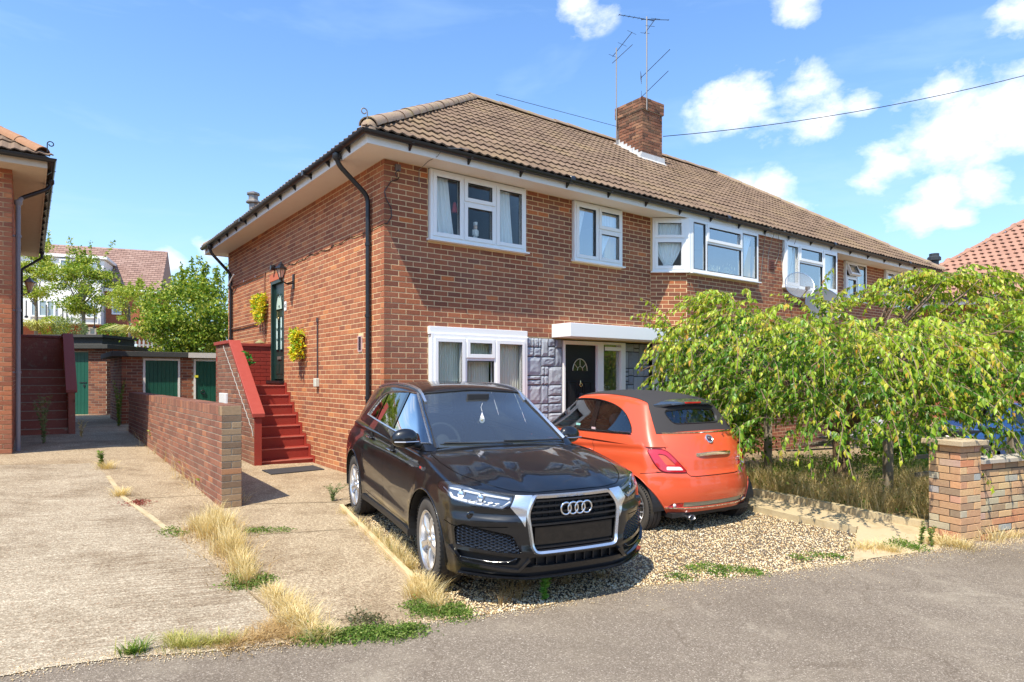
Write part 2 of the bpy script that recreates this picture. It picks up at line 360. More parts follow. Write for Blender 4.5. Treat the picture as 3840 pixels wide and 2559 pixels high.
def concrete(rough, base):
 def b(nt, oc, wc):
  n = noise_(nt, wc, 1.2, 5, .6); v = N(nt, 'ShaderNodeTexVoronoi', inputs={'Scale': 95.0}); nt.links.new(wc, v.inputs['Vector'])
  r = N(nt, 'ShaderNodeSeparateColor'); nt.links.new(v.outputs['Color'], r.inputs[0])
  a, bb, c_ = base
  c = ramp(nt, r.outputs[0], [(0, a), (.4, bb), (.8, c_), (.95, tuple(min(.8, x * 1.3) for x in c_)), (1, (.28, .17, .10))])
  dark = mixc(nt, 1, c, (.60, .55, .50), 'MULTIPLY')
  n3 = noise_(nt, wc, 5.0, 6, .7); c = mixc(nt, math_(nt, 'MULTIPLY', math_(nt, 'SUBTRACT', math_(nt, 'ADD', math_(nt, 'MULTIPLY', n, .6), math_(nt, 'MULTIPLY', n3, .4)), .47), 5, clamp=True), c, dark)
  h = v.outputs['Distance']
  if rough:
   # tamped ridges across the drive
   mp = N(nt, 'ShaderNodeMapping', inputs={'Rotation': (0, 0, -math.atan2(E2.y, E2.x))}); nt.links.new(wc, mp.inputs[0])
   sc_ = vmath(nt, 'MULTIPLY', mp.outputs[0], (1.1, 24, 1)).outputs[0]
   w = noise_(nt, sc_, 1.6, 3, .6); big = noise_(nt, wc, .5, 3, .6)
   ridge = math_(nt, 'MULTIPLY', math_(nt, 'SUBTRACT', w, .42), 5, clamp=True)
   c = mixc(nt, math_(nt, 'MULTIPLY', math_(nt, 'SUBTRACT', 1.0, ridge), math_(nt, 'MULTIPLY', math_(nt, 'SUBTRACT', big, .30), 2.2, clamp=True)), c, mixc(nt, 1, c, (.55, .48, .42), 'MULTIPLY'))
   h = math_(nt, 'ADD', math_(nt, 'MULTIPLY', h, .5), w)
  return dict(c=c, h=h, s=.8, d=.008)
 return b
def gravelbase(nt, oc, wc):
 v = N(nt, 'ShaderNodeTexVoronoi', inputs={'Scale': 75.0}); nt.links.new(wc, v.inputs['Vector'])
 r = N(nt, 'ShaderNodeSeparateColor'); nt.links.new(v.outputs['Color'], r.inputs[0])
 c = ramp(nt, r.outputs[0], [(0, (.10, .07, .045)), (.3, (.34, .24, .14)), (.6, (.55, .43, .28)), (.85, (.70, .60, .46)), (1, (.36, .20, .10))])
 edge = math_(nt, 'MULTIPLY', v.outputs['Distance'], 1.7, clamp=True)
 return dict(c=mixc(nt, edge, c, (.10, .075, .05)), h=math_(nt, 'SUBTRACT', 1.0, v.outputs['Distance']), s=1.0, d=.012)
M_tarmac = pmat('tarmac', tarmac, rough=.9, spec=.25)
M_conc = pmat('rough_concrete', concrete(True, ((.26, .205, .14), (.36, .295, .21), (.48, .41, .30))), rough=.9, spec=.2)
M_conc2 = pmat('smooth_concrete', concrete(False, ((.24, .175, .11), (.34, .26, .165), (.47, .375, .25))), rough=.9, spec=.2)
M_gravel = pmat('pea_gravel', gravelbase, rough=.85, spec=.3)
M_soil = stonelike('dry_soil', (.20, .13, .075), (.42, .31, .18), 30, .95, .8, .02, 2, (.30, .24, .10))
M_sand = stonelike('sandy_dust', (.44, .33, .19), (.56, .44, .28), 60, .95, .4, .004, 5, (.36, .28, .15))
M_kerb = stonelike('worn_kerb', (.42, .33, .19), (.56, .46, .29), 30, .9, .6, .01, 4, (.36, .27, .14))
M_wood = stonelike('weathered_timber', (.50, .36, .19), (.64, .49, .29), 12, .85, .5, .006)
edge_px = [(0, 2539), (181, 2503), (462, 2467), (795, 2442), (1070, 2413), (1286, 2396), (1517, 2344), (1700, 2318), (1860, 2300), (2024, 2277), (2285, 2211), (2513, 2187), (2823, 2158), (3199, 2108), (3476, 2069), (3840, 2026)]
EDGE = [G(*p) for p in edge_px]
e0, e1 = EDGE[0], EDGE[-1]
EDGE = [(e0[0] - 20 * E2.x, e0[1] - 20 * E2.y)] + EDGE + [(e1[0] + 26 * E2.x, e1[1] + 26 * E2.y)]
# base terrain to the horizon
mb = MB(); n = 60; xs = [math.copysign(abs(t) ** 2.6, t) * 900 for t in np.linspace(-1, 1, n + 1)]; ys = [y + 10 for y in xs]
mb.add([(x, y, gz(x, y) - .13) for y in ys for x in xs], [(j * (n + 1) + i, j * (n + 1) + i + 1, (j + 1) * (n + 1) + i + 1, (j + 1) * (n + 1) + i) for j in range(n) for i in range(n)])
mb.obj('ground', M_soil, None, True, 'structure')
def wob(x, y, a=.006): return a * noise.noise(Vector((x * 1.3, y * 1.3, 0)))
pave = EDGE + [(30, -4), (14, -14), (-30, -14)]
pave2 = [(x - .13 * E2.y, y + .13 * E2.x) for x, y in EDGE] + [(30, -4), (14, -14), (-30, -14)]
sheet('pavement', pave2, .004, M_tarmac, .44, zf=lambda x, y: gz(x, y) + wob(x, y) - .005)
SEAM = [G(*p) for p in ((347, 1737), (405, 1788), (462, 1867), (564, 1940), (629, 1990), (780, 2100), (932, 2221), (1004, 2286), (1090, 2405))]
lft = G(0, 1745)
lft2 = (lft[0] - 8 * D1.x, lft[1] - 8 * D1.y)
ie = min(range(len(EDGE)), key=lambda i: abs(EDGE[i][0] - SEAM[-1][0]))
ROUGH = [lft2] + SEAM[:-1] + [EDGE[ie]] + EDGE[ie - 1:0:-1] + [EDGE[0]]
sheet('concrete_drive', ROUGH, 0, M_conc, .4, zf=lambda x, y: gz(x, y) + .001 + wob(x, y))
EDG = [G(1272, 1893, .03), G(1380, 2002, .03), G(1553, 2178, .03), G(1600, 2222, .02)]
hc = loc2w(.05, -.05)
PATH = SEAM[:-1][::-1] + [lft2, (-30, 2), (-34, 26), (-10, 30), (2, 16), (hc.x, hc.y)] + EDG
ie2 = min(range(len(EDGE)), key=lambda i: abs(EDGE[i][0] - G(1640, 2300)[0]))
PATH += [EDGE[k] for k in range(ie2, ie - 1, -1)]
sheet('concrete_path', PATH, 0, M_conc2, .5, zf=lambda x, y: gz(x, y) - .002 + wob(x, y))
# narrow pale mortar strip and slab joints
def strip(name, pts, w, dz, m, kind='structure', h=.0):
 mb = MB(); L, R_ = [], []
 for i, p in enumerate(pts):
  a = Vector(pts[max(0, i - 1)]).to_3d(); b = Vector(pts[min(len(pts) - 1, i + 1)]).to_3d(); t = (b - a).normalized(); nn_ = Vector((-t.y, t.x, 0))
  ww = w * (1 + .25 * noise.noise(Vector((p[0] * 4, p[1] * 4, 3))))
  q = Vector((p[0], p[1], 0)); L.append(q + nn_ * ww / 2); R_.append(q - nn_ * ww / 2)
 k = len(pts)
 top = [(q.x, q.y, gz(q.x, q.y) + dz + h) for q in L] + [(q.x, q.y, gz(q.x, q.y) + dz + h) for q in R_]
 bot = [(q.x, q.y, gz(q.x, q.y) + dz - .12) for q in L] + [(q.x, q.y, gz(q.x, q.y) + dz - .12) for q in R_]
 mb.add(top, [(i, i + 1, k + i + 1, k + i) for i in range(k - 1)])
 if h > 0:
  mb.add(top + bot, [(2 * k + i, 2 * k + i + 1, i + 1, i) for i in range(k - 1)] + [(k + i, k + i + 1, 3 * k + i + 1, 3 * k + i) for i in range(k - 1)] + [(0, k, 3 * k, 2 * k), (k - 1, 2 * k - 1, 4 * k - 1, 3 * k - 1)])
 return mb.obj(name, m, None, False, kind)
def dense(pts, step=.1):
 o = []
 for a, b in zip(pts[:-1], pts[1:]):
  a, b = Vector(a[:2]), Vector(b[:2]); k = max(1, int((b - a).length / step)); o += [tuple(a.lerp(b, j / k)) for j in range(k)]
 return o + [tuple(pts[-1][:2])]
M_joint = stonelike('dirt_joint', (.16, .11, .06), (.32, .24, .14), 40, .95)
strip('mortar_strip', dense(SEAM[1:5]), .05, .006, M_kerb, h=.006)
strip('slab_joint', dense([G(932, 2221), G(1004, 2286), G(1060, 2340)]), .016, .0105, M_joint)
strip('slab_joint', dense([G(-80, 1747), G(347, 1737)]), .02, .0105, M_joint)
strip('slab_joint', dense([G(860, 1893), G(1272, 1883)]), .018, .0065, M_joint)
strip('slab_joint', dense([G(512, 1872), G(850, 1852)]), .014, .0065, M_joint)
strip('slab_joint', dense([G(900, 2010), G(1290, 1986)]), .012, .0065, M_joint)
strip('slab_joint', dense([G(160, 1690), G(540, 1655)]), .014, .0065, M_joint)
# gravel bay
K1 = [G(2811, 1902), G(3000, 1946), G(3214, 1987)]
kd = (Vector(K1[0]) - Vector(K1[2])).normalized(); K1 = [tuple(Vector(K1[0]) + kd * 3.4)] + K1
iA = min(range(len(EDGE)), key=lambda i: abs(EDGE[i][0] - G(1640, 2300)[0])); iB = min(range(len(EDGE)), key=lambda i: abs(EDGE[i][0] - G(3199, 2108)[0]))
hb = loc2w(6.5, -.06)
GRAV = [EDG[0], (hc.x, hc.y), (hb.x, hb.y)] + K1 + [EDGE[k] for k in range(iB, iA - 1, -1)] + [EDG[3], EDG[2], EDG[1]]
def gdist(x, y):  # distance behind the street edge
 best = 9
 for a, b in zip(EDGE[:-1], EDGE[1:]):
  ax, ay = a; bx, by = b; L2 = (bx - ax) ** 2 + (by - ay) ** 2; t = max(0, min(1, ((x - ax) * (bx - ax) + (y - ay) * (by - ay)) / L2))
  best = min(best, math.hypot(x - ax - t * (bx - ax), y - ay - t * (by - ay)))
 return best
def zg(x, y): return gz(x, y) - .002 - .040 * max(0, min(1, (gdist(x, y) - .14) / .35)) + .003 * noise.noise(Vector((x * 2, y * 2, 0)))
pad_poly(GRAV, .16, zg).obj('gravel_bed', M_gravel, None, True, 'structure')
# loose stones lying on it
rs = np.random.RandomState(3); xs_ = [p[0] for p in GRAV]; ys_ = [p[1] for p in GRAV]; pts = []
gx0, gx1, gy0, gy1 = -1.6, 4.6, 3.7, 9.2
while len(pts) < 42000:
 X = rs.uniform(gx0, gx1, 20000); Y = gy0 + (gy1 - gy0) * rs.uniform(0, 1, 20000) ** 1.5
 for x, y in zip(X, Y):
  if in_poly(x, y, GRAV): pts.append((x, y))
pts = np.array(pts[:42000])
zz = np.array([zg(x, y) for x, y in pts])
base_v = np.array([(1, 0, 0), (-1, 0, 0), (0, 1, 0), (0, -1, 0), (0, 0, 1), (0, 0, -1)], float)
base_f = np.array([(0, 2, 4), (2, 1, 4), (1, 3, 4), (3, 0, 4), (2, 0, 5), (1, 2, 5), (3, 1, 5), (0, 3, 5)])
n = len(pts); S = rs.uniform(.005, .0115, (n, 1)) * rs.uniform(.7, 1.2, (n, 3)); S[:, 2] *= .65
V = base_v[None] * (1 + rs.uniform(-.25, .25, (n, 6, 1))) * S[:, None, :]; an = rs.uniform(0, 6.28, n); ca, sa = np.cos(an)[:, None], np.sin(an)[:, None]
V = np.stack([V[:, :, 0] * ca - V[:, :, 1] * sa, V[:, :, 0] * sa + V[:, :, 1] * ca, V[:, :, 2]], 2)
V += np.stack([pts[:, 0], pts[:, 1], zz + .004], 1)[:, None, :]
def stones_mesh(name, V, F, m):
 me = bpy.data.meshes.new(name); nv = V.shape[0] * V.shape[1]; Fa = (F[None] + (np.arange(V.shape[0]) * V.shape[1])[:, None, None]).reshape(-1, F.shape[1])
 me.vertices.add(nv); me.vertices.foreach_set('co', V.reshape(-1)); k = F.shape[1]
 me.loops.add(Fa.size); me.loops.foreach_set('vertex_index', Fa.reshape(-1)); me.polygons.add(len(Fa)); me.polygons.foreach_set('loop_start', np.arange(0, Fa.size, k))
 me.update(calc_edges=True); me.materials.append(m); return me
M_stone = pmat('gravel_stone', lambda nt, oc, wc: ramp(nt, randper(nt), [(0, (.34, .20, .08)), (.2, (.58, .40, .20)), (.45, (.72, .54, .30)), (.7, (.80, .66, .42)), (.9, (.85, .76, .58)), (.96, (.48, .42, .34)), (1, (.50, .24, .10))]), rough=.7, spec=.3)
o = bpy.data.objects.new('gravel_stones', stones_mesh('gravel_stones', V, base_f, M_stone)); COL.objects.link(o)
tag(o, 'loose cream and tan pea shingle under both parked cars', 'gravel', kind='stuff')
# grit, dust and stray shingle along the street edge
ep = dense([e for e in EDGE[1:-1]], .02); kk = rs.randint(0, len(ep), 9000); gp = np.array(ep)[kk] + rs.normal(0, .05, (9000, 2)); gp[:, 1] += .01
gp2 = np.array(ep)[rs.randint(int(len(ep) * .42), len(ep), 1500)] + np.stack([rs.normal(0, .10, 1500), -np.abs(rs.normal(0, .16, 1500))], 1); gp = np.vstack([gp, gp2]); n2 = len(gp)
S2 = rs.uniform(.0018, .0058, (n2, 1)) * rs.uniform(.7, 1.2, (n2, 3)); V2 = base_v[None] * (1 + rs.uniform(-.3, .3, (n2, 6, 1))) * S2[:, None, :]; V2[:, :, 2] *= .6
V2 += np.stack([gp[:, 0], gp[:, 1], np.array([gz(x, y) + wob(x, y) for x, y in gp]) + .001], 1)[:, None, :]
o = bpy.data.objects.new('street_grit', stones_mesh('street_grit', V2, base_f, M_stone)); COL.objects.link(o); tag(o, 'sandy grit and stray shingle along the pavement edge', 'grit', kind='stuff')
# timber edging of the gravel bay: two boards end to end
eb = thing('timber_edging', 'pale weathered timber edging board between concrete path and gravel', 'edging', (EDG[0][0], EDG[0][1], 0))
pe = [Vector((p[0] - EDG[0][0], p[1] - EDG[0][1], 0)) for p in (EDG[0], EDG[1], EDG[2], EDG[3])]
for a, b in zip(pe[:-1], pe[1:]):
 t = (b - a).normalized(); q = Vector((t.y, -t.x, 0)); mbb = MB(); w = .045
 wa, wb = gz(a.x + EDG[0][0], a.y + EDG[0][1]), gz(b.x + EDG[0][0], b.y + EDG[0][1])
 a = a + t * .004; b = b - t * .004; vs = []
 for p, z in ((a, wa), (b, wb)):
  for s_, hgt in ((0, -.12), (0, .035), (w, .035), (w, -.12)): vs.append((p.x - q.x * s_, p.y - q.y * s_, z + hgt))
 mbb.add(vs, [(0, 1, 5, 4), (1, 2, 6, 5), (2, 3, 7, 6), (3, 0, 4, 7), (3, 2, 1, 0), (4, 5, 6, 7)]); mbb.obj('board', M_wood, eb, bevel=.004)
# kerbs, sandy strip and planting bed on the right
K2 = [G(2840, 1844, .05), G(3100, 1892, .05), G(3300, 1935, .05), G(3486, 1968, .05)]
kd2 = (Vector(K2[0]) - Vector(K2[3])).normalized(); K2 = [tuple(Vector(K2[0]) + kd2 * 4)] + K2
sheet('sandy_strip', K1 + [EDGE[iB], G(3530, 2056)] + K2[::-1], 0, M_sand, .2, zf=lambda x, y: gz(x, y) + .0 + wob(x, y, .012))
strip('path_kerb', dense(K1, .12), .07, .0, M_kerb, h=.035)
strip('bed_kerb', dense(K2, .12), .10, .0, M_kerb, h=.08)
BED = K2 + [(4.9, 6.9), (16, 12.2), (20, 22), (loc2w(16, -.06).x, loc2w(16, -.06).y), (hb.x, hb.y)]
sheet('planting_bed', BED, 0, M_soil, .3, zf=lambda x, y: gz(x, y) + .02 + wob(x, y, .04))
# ================================================================ BRICKWORK
BL, BH, JT = .213, .063, .012
def brick_faces(L, hgt, d, M, inset=.0025):
 'frustum brick of length L, height hgt standing d proud; M maps (u,v,w) with w outwards'
 a, b = L / 2, hgt / 2; i = inset
 vs = [(-a, -b, 0), (a, -b, 0), (a, b, 0), (-a, b, 0), (-a, -b, d * .6), (a, -b, d * .6), (a, b, d * .6), (-a, b, d * .6), (-a + i, -b + i, d), (a - i, -b + i, d), (a - i, b - i, d), (-a + i, b - i, d)]
 fs = [(8, 9, 10, 11)]
 for k in range(4): fs += [(k, (k + 1) % 4, 4 + (k + 1) % 4, 4 + k), (4 + k, 4 + (k + 1) % 4, 8 + (k + 1) % 4, 8 + k)]
 return [M @ Vector(v) for v in vs], fs
class Bricks:
 'collects every brick of one thing; the largest in the picture become parts, the rest one mass'
 def __init__(s): s.all = []
 def wall(s, O, U, Nn, u0, u1, z0, z1, holes=(), phase=0, first=BL, m=0, clip=None, course=BH + JT, bl=BL, soldier=False, jit=.0012, jt=JT, top_down=True, skipf=None):
  O, U, Nn = Vector(O), Vector(U), Vector(Nn); W = Vector((0, 0, 1)); bh = course - jt
  rows = int(round((z1 - z0) / course + .49));
  for r in range(rows):
   zt = z1 - r * course if top_down else z0 + (r + 1) * course; zb = zt - bh
   if zb < z0 - .5 * bh: continue
   zb_ = max(zb, z0); even = (r + phase) % 2 == 0
   # intervals of this row left by the holes
   iv = [(u0, u1)]
   for (a, b, c, d_) in holes:
    if d_ <= zb_ + .012 or c >= zt - .012: continue
    nv = []
    for p, q in iv:
     if b <= p or a >= q: nv.append((p, q)); continue
     if a > p: nv.append((p, a - jt * .5))
     if b < q: nv.append((b + jt * .5, q))
    iv = nv
   start = u0 + (0 if even else -(bl + jt) / 2)
   u = start
   while u < u1:
    a, b = u, u + bl; u += bl + jt
    for p, q in iv:
     aa, bb = max(a, p), min(b, q)
     if bb - aa < .03: continue
     if clip and not clip((aa + bb) / 2, zt, aa, bb): continue
     c = O + U * ((aa + bb) / 2) + W * ((zb_ + zt) / 2)
     if skipf and skipf(c): continue
     s.all.append((c, U, Nn, bb - aa, zt - zb_, m, rnd.uniform(-jit, jit)))
  return s
 def build(s, parent, mats, d=.006, nmax=300, min_px=9.5, rot=0.0, name='brick', rest='brickwork', restparent=None, mesh_cache={}):
  pm = parent.matrix_world if False else Matrix.Translation(parent.location) @ Matrix.Rotation(parent.rotation_euler.z, 4, 'Z')
  sc_ = []
  cpos = Vector((0, 0, CAMH))
  for i, (c, U, Nn, L, h, m, j) in enumerate(s.all):
   w = pm @ c; nw = pm.to_3x3() @ Nn; dv = cpos - w; dist = dv.length; cosv = dv.normalized().dot(nw)
   px = FPX * L / max(.3, w.y) * max(0, cosv); full = abs(L - BL) < .002 or abs(L - .327) < .002
   if w.y < .5 or cosv <= 0 or L < .2 or px < min_px: continue
   ph = (w.x / w.y * FPX + CXP, HYP - FPX * (w.z - CAMH) / w.y)
   if not (-5 < ph[0] < 3845 and -5 < ph[1] < 2564): continue
   if hidden_px(ph[0], ph[1], w.y): continue
   sc_.append((px * FPX * h / w.y, i))
  sc_.sort(reverse=True); pick = set(i for _, i in sc_[:nmax])
  rest_mb = MB()
  for i, (c, U, Nn, L, h, m, j) in enumerate(s.all):
   X = U; Y = Nn.cross(U) if abs(Nn.z) < .5 else U.cross(Nn);
   Zv = Vector((0, 0, 1)); Y = Zv
   Mx = Matrix((U, Y, Nn)).transposed().to_4x4(); Mx.translation = c
   if i in pick:
    key = (round(L, 3), round(h, 3), m, id(mats))
    if key not in mesh_cache:
     vs, fs = brick_faces(L, h, d, Matrix.Identity(4)); me = bpy.data.meshes.new(name); me.from_pydata([tuple(v) for v in vs], [], fs); me.materials.append(mats[m]); me.update(); mesh_cache[key] = me
    o = bpy.data.objects.new(name, mesh_cache[key]); COL.objects.link(o); o.parent = parent
    Mx.translation = c + Nn * j; o.matrix_local = Mx
   else:
    vs, fs = brick_faces(L, h, d + j, Mx); rest_mb.add(vs, fs, m)
  if rest_mb.v: rest_mb.obj(rest, mats, restparent or parent, kind='stuff')
# rough silhouettes of what stands in front, to choose the bricks that really show
AUDI_SIL = [(1290, 1700), (1360, 1500), (1450, 1440), (1850, 1440), (1990, 1500), (2150, 1700), (2330, 1800), (2390, 1950), (2380, 2080), (1800, 2170), (1300, 1900)]
FIAT_SIL = [(2040, 1540), (2200, 1470), (2550, 1480), (2650, 1560), (2830, 1750), (2830, 1950), (2380, 2010)]
TREE_SIL = [(2480, 1180), (2650, 1060), (2850, 1080), (3000, 1120), (3400, 1060), (3840, 1000), (3840, 1700), (2900, 1700), (2600, 1600), (2470, 1400)]
def hidden_px(x, y, Y):
 if Y > 7.2 and in_poly(x, y, AUDI_SIL): return True
 if Y > 8.0 and in_poly(x, y, FIAT_SIL): return True
 if Y > 9.8 and in_poly(x, y, TREE_SIL): return True
 return False
def wall_pieces(mb, O, U, Nn, u0, u1, z0, z1, holes, th=.12, mi=0):
 'backing wall with rectangular openings; front face at the mortar plane'
 us = sorted(set([u0, u1] + [h[0] for h in holes] + [h[1] for h in holes])); zs = sorted(set([z0, z1] + [h[2] for h in holes] + [h[3] for h in holes]))
 us = [u for u in us if u0 <= u <= u1]; zs = [z for z in zs if z0 <= z <= z1]
 O, U, Nn = Vector(O), Vector(U), Vector(Nn)
 for i in range(len(us) - 1):
  j = 0
  while j < len(zs) - 1:
   def hole(j):
    cu, cz = (us[i] + us[i + 1]) / 2, (zs[j] + zs[j + 1]) / 2
    return any(h[0] < cu < h[1] and h[2] < cz < h[3] for h in holes)
   if hole(j): j += 1; continue
   k = j
   while k + 1 < len(zs) - 1 and not hole(k + 1): k += 1
   a, b, c, d = us[i], us[i + 1], zs[j], zs[k + 1]
   f = [O + U * a + Vector((0, 0, c)), O + U * b + Vector((0, 0, c)), O + U * b + Vector((0, 0, d)), O + U * a + Vector((0, 0, d))]
   vs = f + [p - Nn * th for p in f]
   mb.add(vs, [(0, 1, 2, 3), (7, 6, 5, 4), (0, 4, 5, 1), (1, 5, 6, 2), (2, 6, 7, 3), (3, 7, 4, 0)], mi); j = k + 1
# ================================================================ ROOF
def tile_profile(w=.30):
 pts = []
 for k in range(9):
  u = w * k / 8; ph = (k / 8 * 2) % 1.0
  pts.append((u, .006 + .022 * max(0, math.sin(math.pi * min(1, ph / .62))) if ph < .62 else .006))
 return pts
TP = tile_profile()
def tile_geo(length=.40, lift=.028, th=.020, j=0):
 vs = []
 for (u, h) in TP: vs += [(u, 0, h + lift), (u, length, h), (u, 0, h + lift - th)]
 fs = []
 for k in range(len(TP) - 1):
  a, b = 3 * k, 3 * (k + 1); fs += [(a, b, b + 1, a + 1), (a + 2, b + 2, b, a)]
 fs += [(0, 1, 2), (3 * (len(TP) - 1) + 2, 3 * (len(TP) - 1) + 1, 3 * (len(TP) - 1))]
 return vs, fs
def roof_slope(parent, O, U, up, Nn, rowlen, nrows, gauge, matl, clip, nparts=300, pos=(0, 0, 0), rotz=0, skip=None):
 'tiles laid from the eave O along U, rows going up; clip(u,row) -> bool; nearest ones become parts'
 O, U, up, Nn = map(Vector, (O, U, up, Nn)); cand = []; w = .30
 pm = Matrix.Translation(pos) @ Matrix.Rotation(rotz, 4, 'Z'); cpos = Vector((0, 0, CAMH))
 for r in range(nrows):
  off = 0 if r % 2 == 0 else -.15
  for k in range(int(rowlen / w) + 2):
   u = k * w + off
   cl = clip(u, r)
   if cl == 0: continue
   c = O + U * u + up * (r * gauge)
   if skip and skip(c + U * .15): continue
   wpos = pm @ c; d = (wpos - cpos).length; px = (wpos.x / wpos.y * FPX + CXP)
   vis = 0 < px < 3840 and (pm.to_3x3() @ Nn).dot((cpos - wpos).normalized()) > 0
   cand.append((d if vis and cl == 1 else 1e6, u, r, cl, c))
 cand.sort(key=lambda t: t[0]); vs0, fs0 = tile_geo(); me = bpy.data.meshes.new('roof_tile'); me.from_pydata(vs0, [], fs0); me.materials.append(matl); me.update()
 rest = MB(); n = 0
 for d, u, r, cl, c in cand:
  jz = rnd.uniform(-.004, .004); ja = rnd.uniform(-.006, .006)
  Mx = Matrix((U, up, Nn)).transposed().to_4x4(); Mx.translation = c + Nn * (jz + .004) + up * rnd.uniform(-.008, .008); Mx = Mx @ Matrix.Rotation(ja, 4, 'Z')
  if n < nparts and d < 1e5:
   o = bpy.data.objects.new('roof_tile', me); COL.objects.link(o); o.parent = parent; o.matrix_local = Mx; n += 1
  else: rest.add([Mx @ Vector(v) for v in vs0], fs0)
 return rest
def half_tiles(mb, a, b, r=.11, seg=.42, up=None, jit=.006, objparent=None, m=None):
 'row of half-round hip or ridge tiles from a to b; as separate parts when objparent is given'
 a, b = Vector(a), Vector(b); t = (b - a); L = t.length; t.normalize(); side = t.cross(Vector((0, 0, 1))).normalized(); upv = side.cross(t)
 n = max(1, int(round(L / seg))); s = L / n
 for i in range(n):
  p = a + t * (i * s); q = a + t * ((i + 1) * s + .03); vs = []; fs = []; jr = 1 + rnd.uniform(-.03, .03); ks = 8
  off = Vector((rnd.uniform(-jit, jit), rnd.uniform(-jit, jit), rnd.uniform(-jit, jit)))
  for e, (pp, rr) in enumerate(((p, r * 1.06 * jr), (q, r * .96 * jr))):
   for rad in (rr, rr - .016):
    for k in range(ks + 1):
     an = math.pi * (k / ks); vs.append(pp + off + side * math.cos(an) * rad + upv * (math.sin(an) * rad * .85 - .035))
  K = ks + 1
  for k in range(ks): fs += [(k, k + 1, 2 * K + k + 1, 2 * K + k), (K + k, 3 * K + k, 3 * K + k + 1, K + k + 1), (k, K + k, K + k + 1, k + 1), (2 * K + k, 2 * K + k + 1, 3 * K + k + 1, 3 * K + k)]
  fs += [(0, 2 * K, 3 * K, K), (ks, K + ks, 3 * K + ks, 2 * K + ks)]
  if objparent: MB().add(vs, fs).obj('ridge_tile', m, objparent, False, auto=50)
  else: mb.add(vs, fs)
def gutter(parent, pts, m, r=.056, name='gutter'):
 prof = []
 for k in range(9): an = math.pi + math.pi * k / 8; prof.append((math.cos(an), math.sin(an)))
 for k in range(9): an = 2 * math.pi - math.pi * k / 8; prof.append((math.cos(an) * .93, math.sin(an) * .93 + .03))
 # sweep keeps nr horizontal: nr = side, bn = up
 mb = MB(); pts = [Vector(p) for p in pts]; n = len(pts); rings = []
 for i, p in enumerate(pts):
  if i == 0: t = (pts[1] - p).normalized(); kx = 1
  elif i == n - 1: t = (p - pts[-2]).normalized(); kx = 1
  else:
   t1, t2 = (p - pts[i - 1]).normalized(), (pts[i + 1] - p).normalized(); t = (t1 + t2).normalized(); kx = 1 / max(.5, t.dot(t1))
  sd = t.cross(Vector((0, 0, 1))).normalized()
  rings.append([p + sd * a * r * kx + Vector((0, 0, b * r)) for a, b in prof])
 K = len(prof); vs = [v for g_ in rings for v in g_]; fs = []
 for i in range(n - 1):
  for a in range(K): fs.append((i * K + a, i * K + (a + 1) % K, (i + 1) * K + (a + 1) % K, (i + 1) * K + a))
 fs += [tuple(range(K))[::-1], tuple((n - 1) * K + a for a in range(K))]
 return mb.add(vs, fs).obj(name, m, parent, auto=40)
# ================================================================ THE HOUSE
HL, HD, EO = 17.5, 8.45, .42          # length, depth, eaves overhang
ZS, ZR = 4.458, 7.82                  # soffit, ridge
house = thing('brick_house', 'long two-storey red brick house with white bay window and brown hipped tile roof', 'house', HO, HANG)
BAY0, BAY1, BAY2, BAY3 = 5.40, 5.95, 11.62, 12.2
WIN = {}
holesF = [(.68, 2.42, 3.44, 4.46), (3.43, 4.60, 3.44, 4.46), (.68, 2.43, .80, 2.215), (2.44, 5.44, -.3, 2.12),
          (12.735, 13.88, 3.44, 4.46), (15.0, 16.73, 3.44, 4.46), (5.44, 8.9, .70, 2.12), (9.6, 11.2, .8, 2.12), (12.0, 15.0, 0, 2.12)]
holesFb = holesF + [(BAY0, BAY3, 2.13, 4.6)]
holesB = [(BAY1 + .06, 8.21, 3.44, 4.5), (9.2, 11.50, 3.44, 4.5)]
holesL = [(4.25, 5.07, 1.40, 3.37), (.70, .84, 1.86, 2.09)]
br = Bricks(); wl = MB()
X, Y_, Z = Vector((1, 0, 0)), Vector((0, 1, 0)), Vector((0, 0, 1))
wall_pieces(wl, (0, 0, 0), X, -Y_, 0, HL, -.9, 4.458, [h for h in holesFb])
wall_pieces(wl, (0, 0, 0), Y_, -X, 0, HD, -.9, 4.458, holesL)
wl.box((HL - .12, .12, -.9), (HL, HD, 4.458)); wl.box((.12, HD - .12, -.9), (HL - .12, HD, 4.458))
bd = .40
Ub = Vector((BAY1 - BAY0, -bd, 0)); splen = Ub.length; Ub.normalize(); Nb = Vector((Ub.y, -Ub.x, 0))
wall_pieces(wl, (BAY0, 0, 0), Ub, Nb, 0, splen, 2.2, 4.458, [(.03, splen - .02, 3.44, 4.5)])
wall_pieces(wl, (0, -bd, 0), X, -Y_, BAY1, BAY2, 2.2, 4.458, holesB)
wl.box((BAY2 - .12, -bd + .12, 2.2), (BAY2, 0, 4.458)); wl.box((BAY0 + .1, -bd + .12, 2.12), (BAY2 - .1, 0, 2.2))
wl.obj('wall', M_mortar, house)
DB = .003
br.wall((0, 0, 0), X, -Y_, 0, HL, -.8, 4.45, holesFb, phase=0, m=0)
br.wall((0, 0, 0), Y_, -X, 0, HD, -.8, 4.45, holesL, phase=1, m=1)
br.wall((BAY0, 0, 0), Ub, Nb, 0, splen, 2.2, 3.44, [], phase=0, m=0)
br.wall((0, -bd, 0), X, -Y_, BAY1, BAY2, 2.2, 4.45, holesB, phase=1, m=0)
br.build(house, [M_brick, M_brick_sun], d=DB)
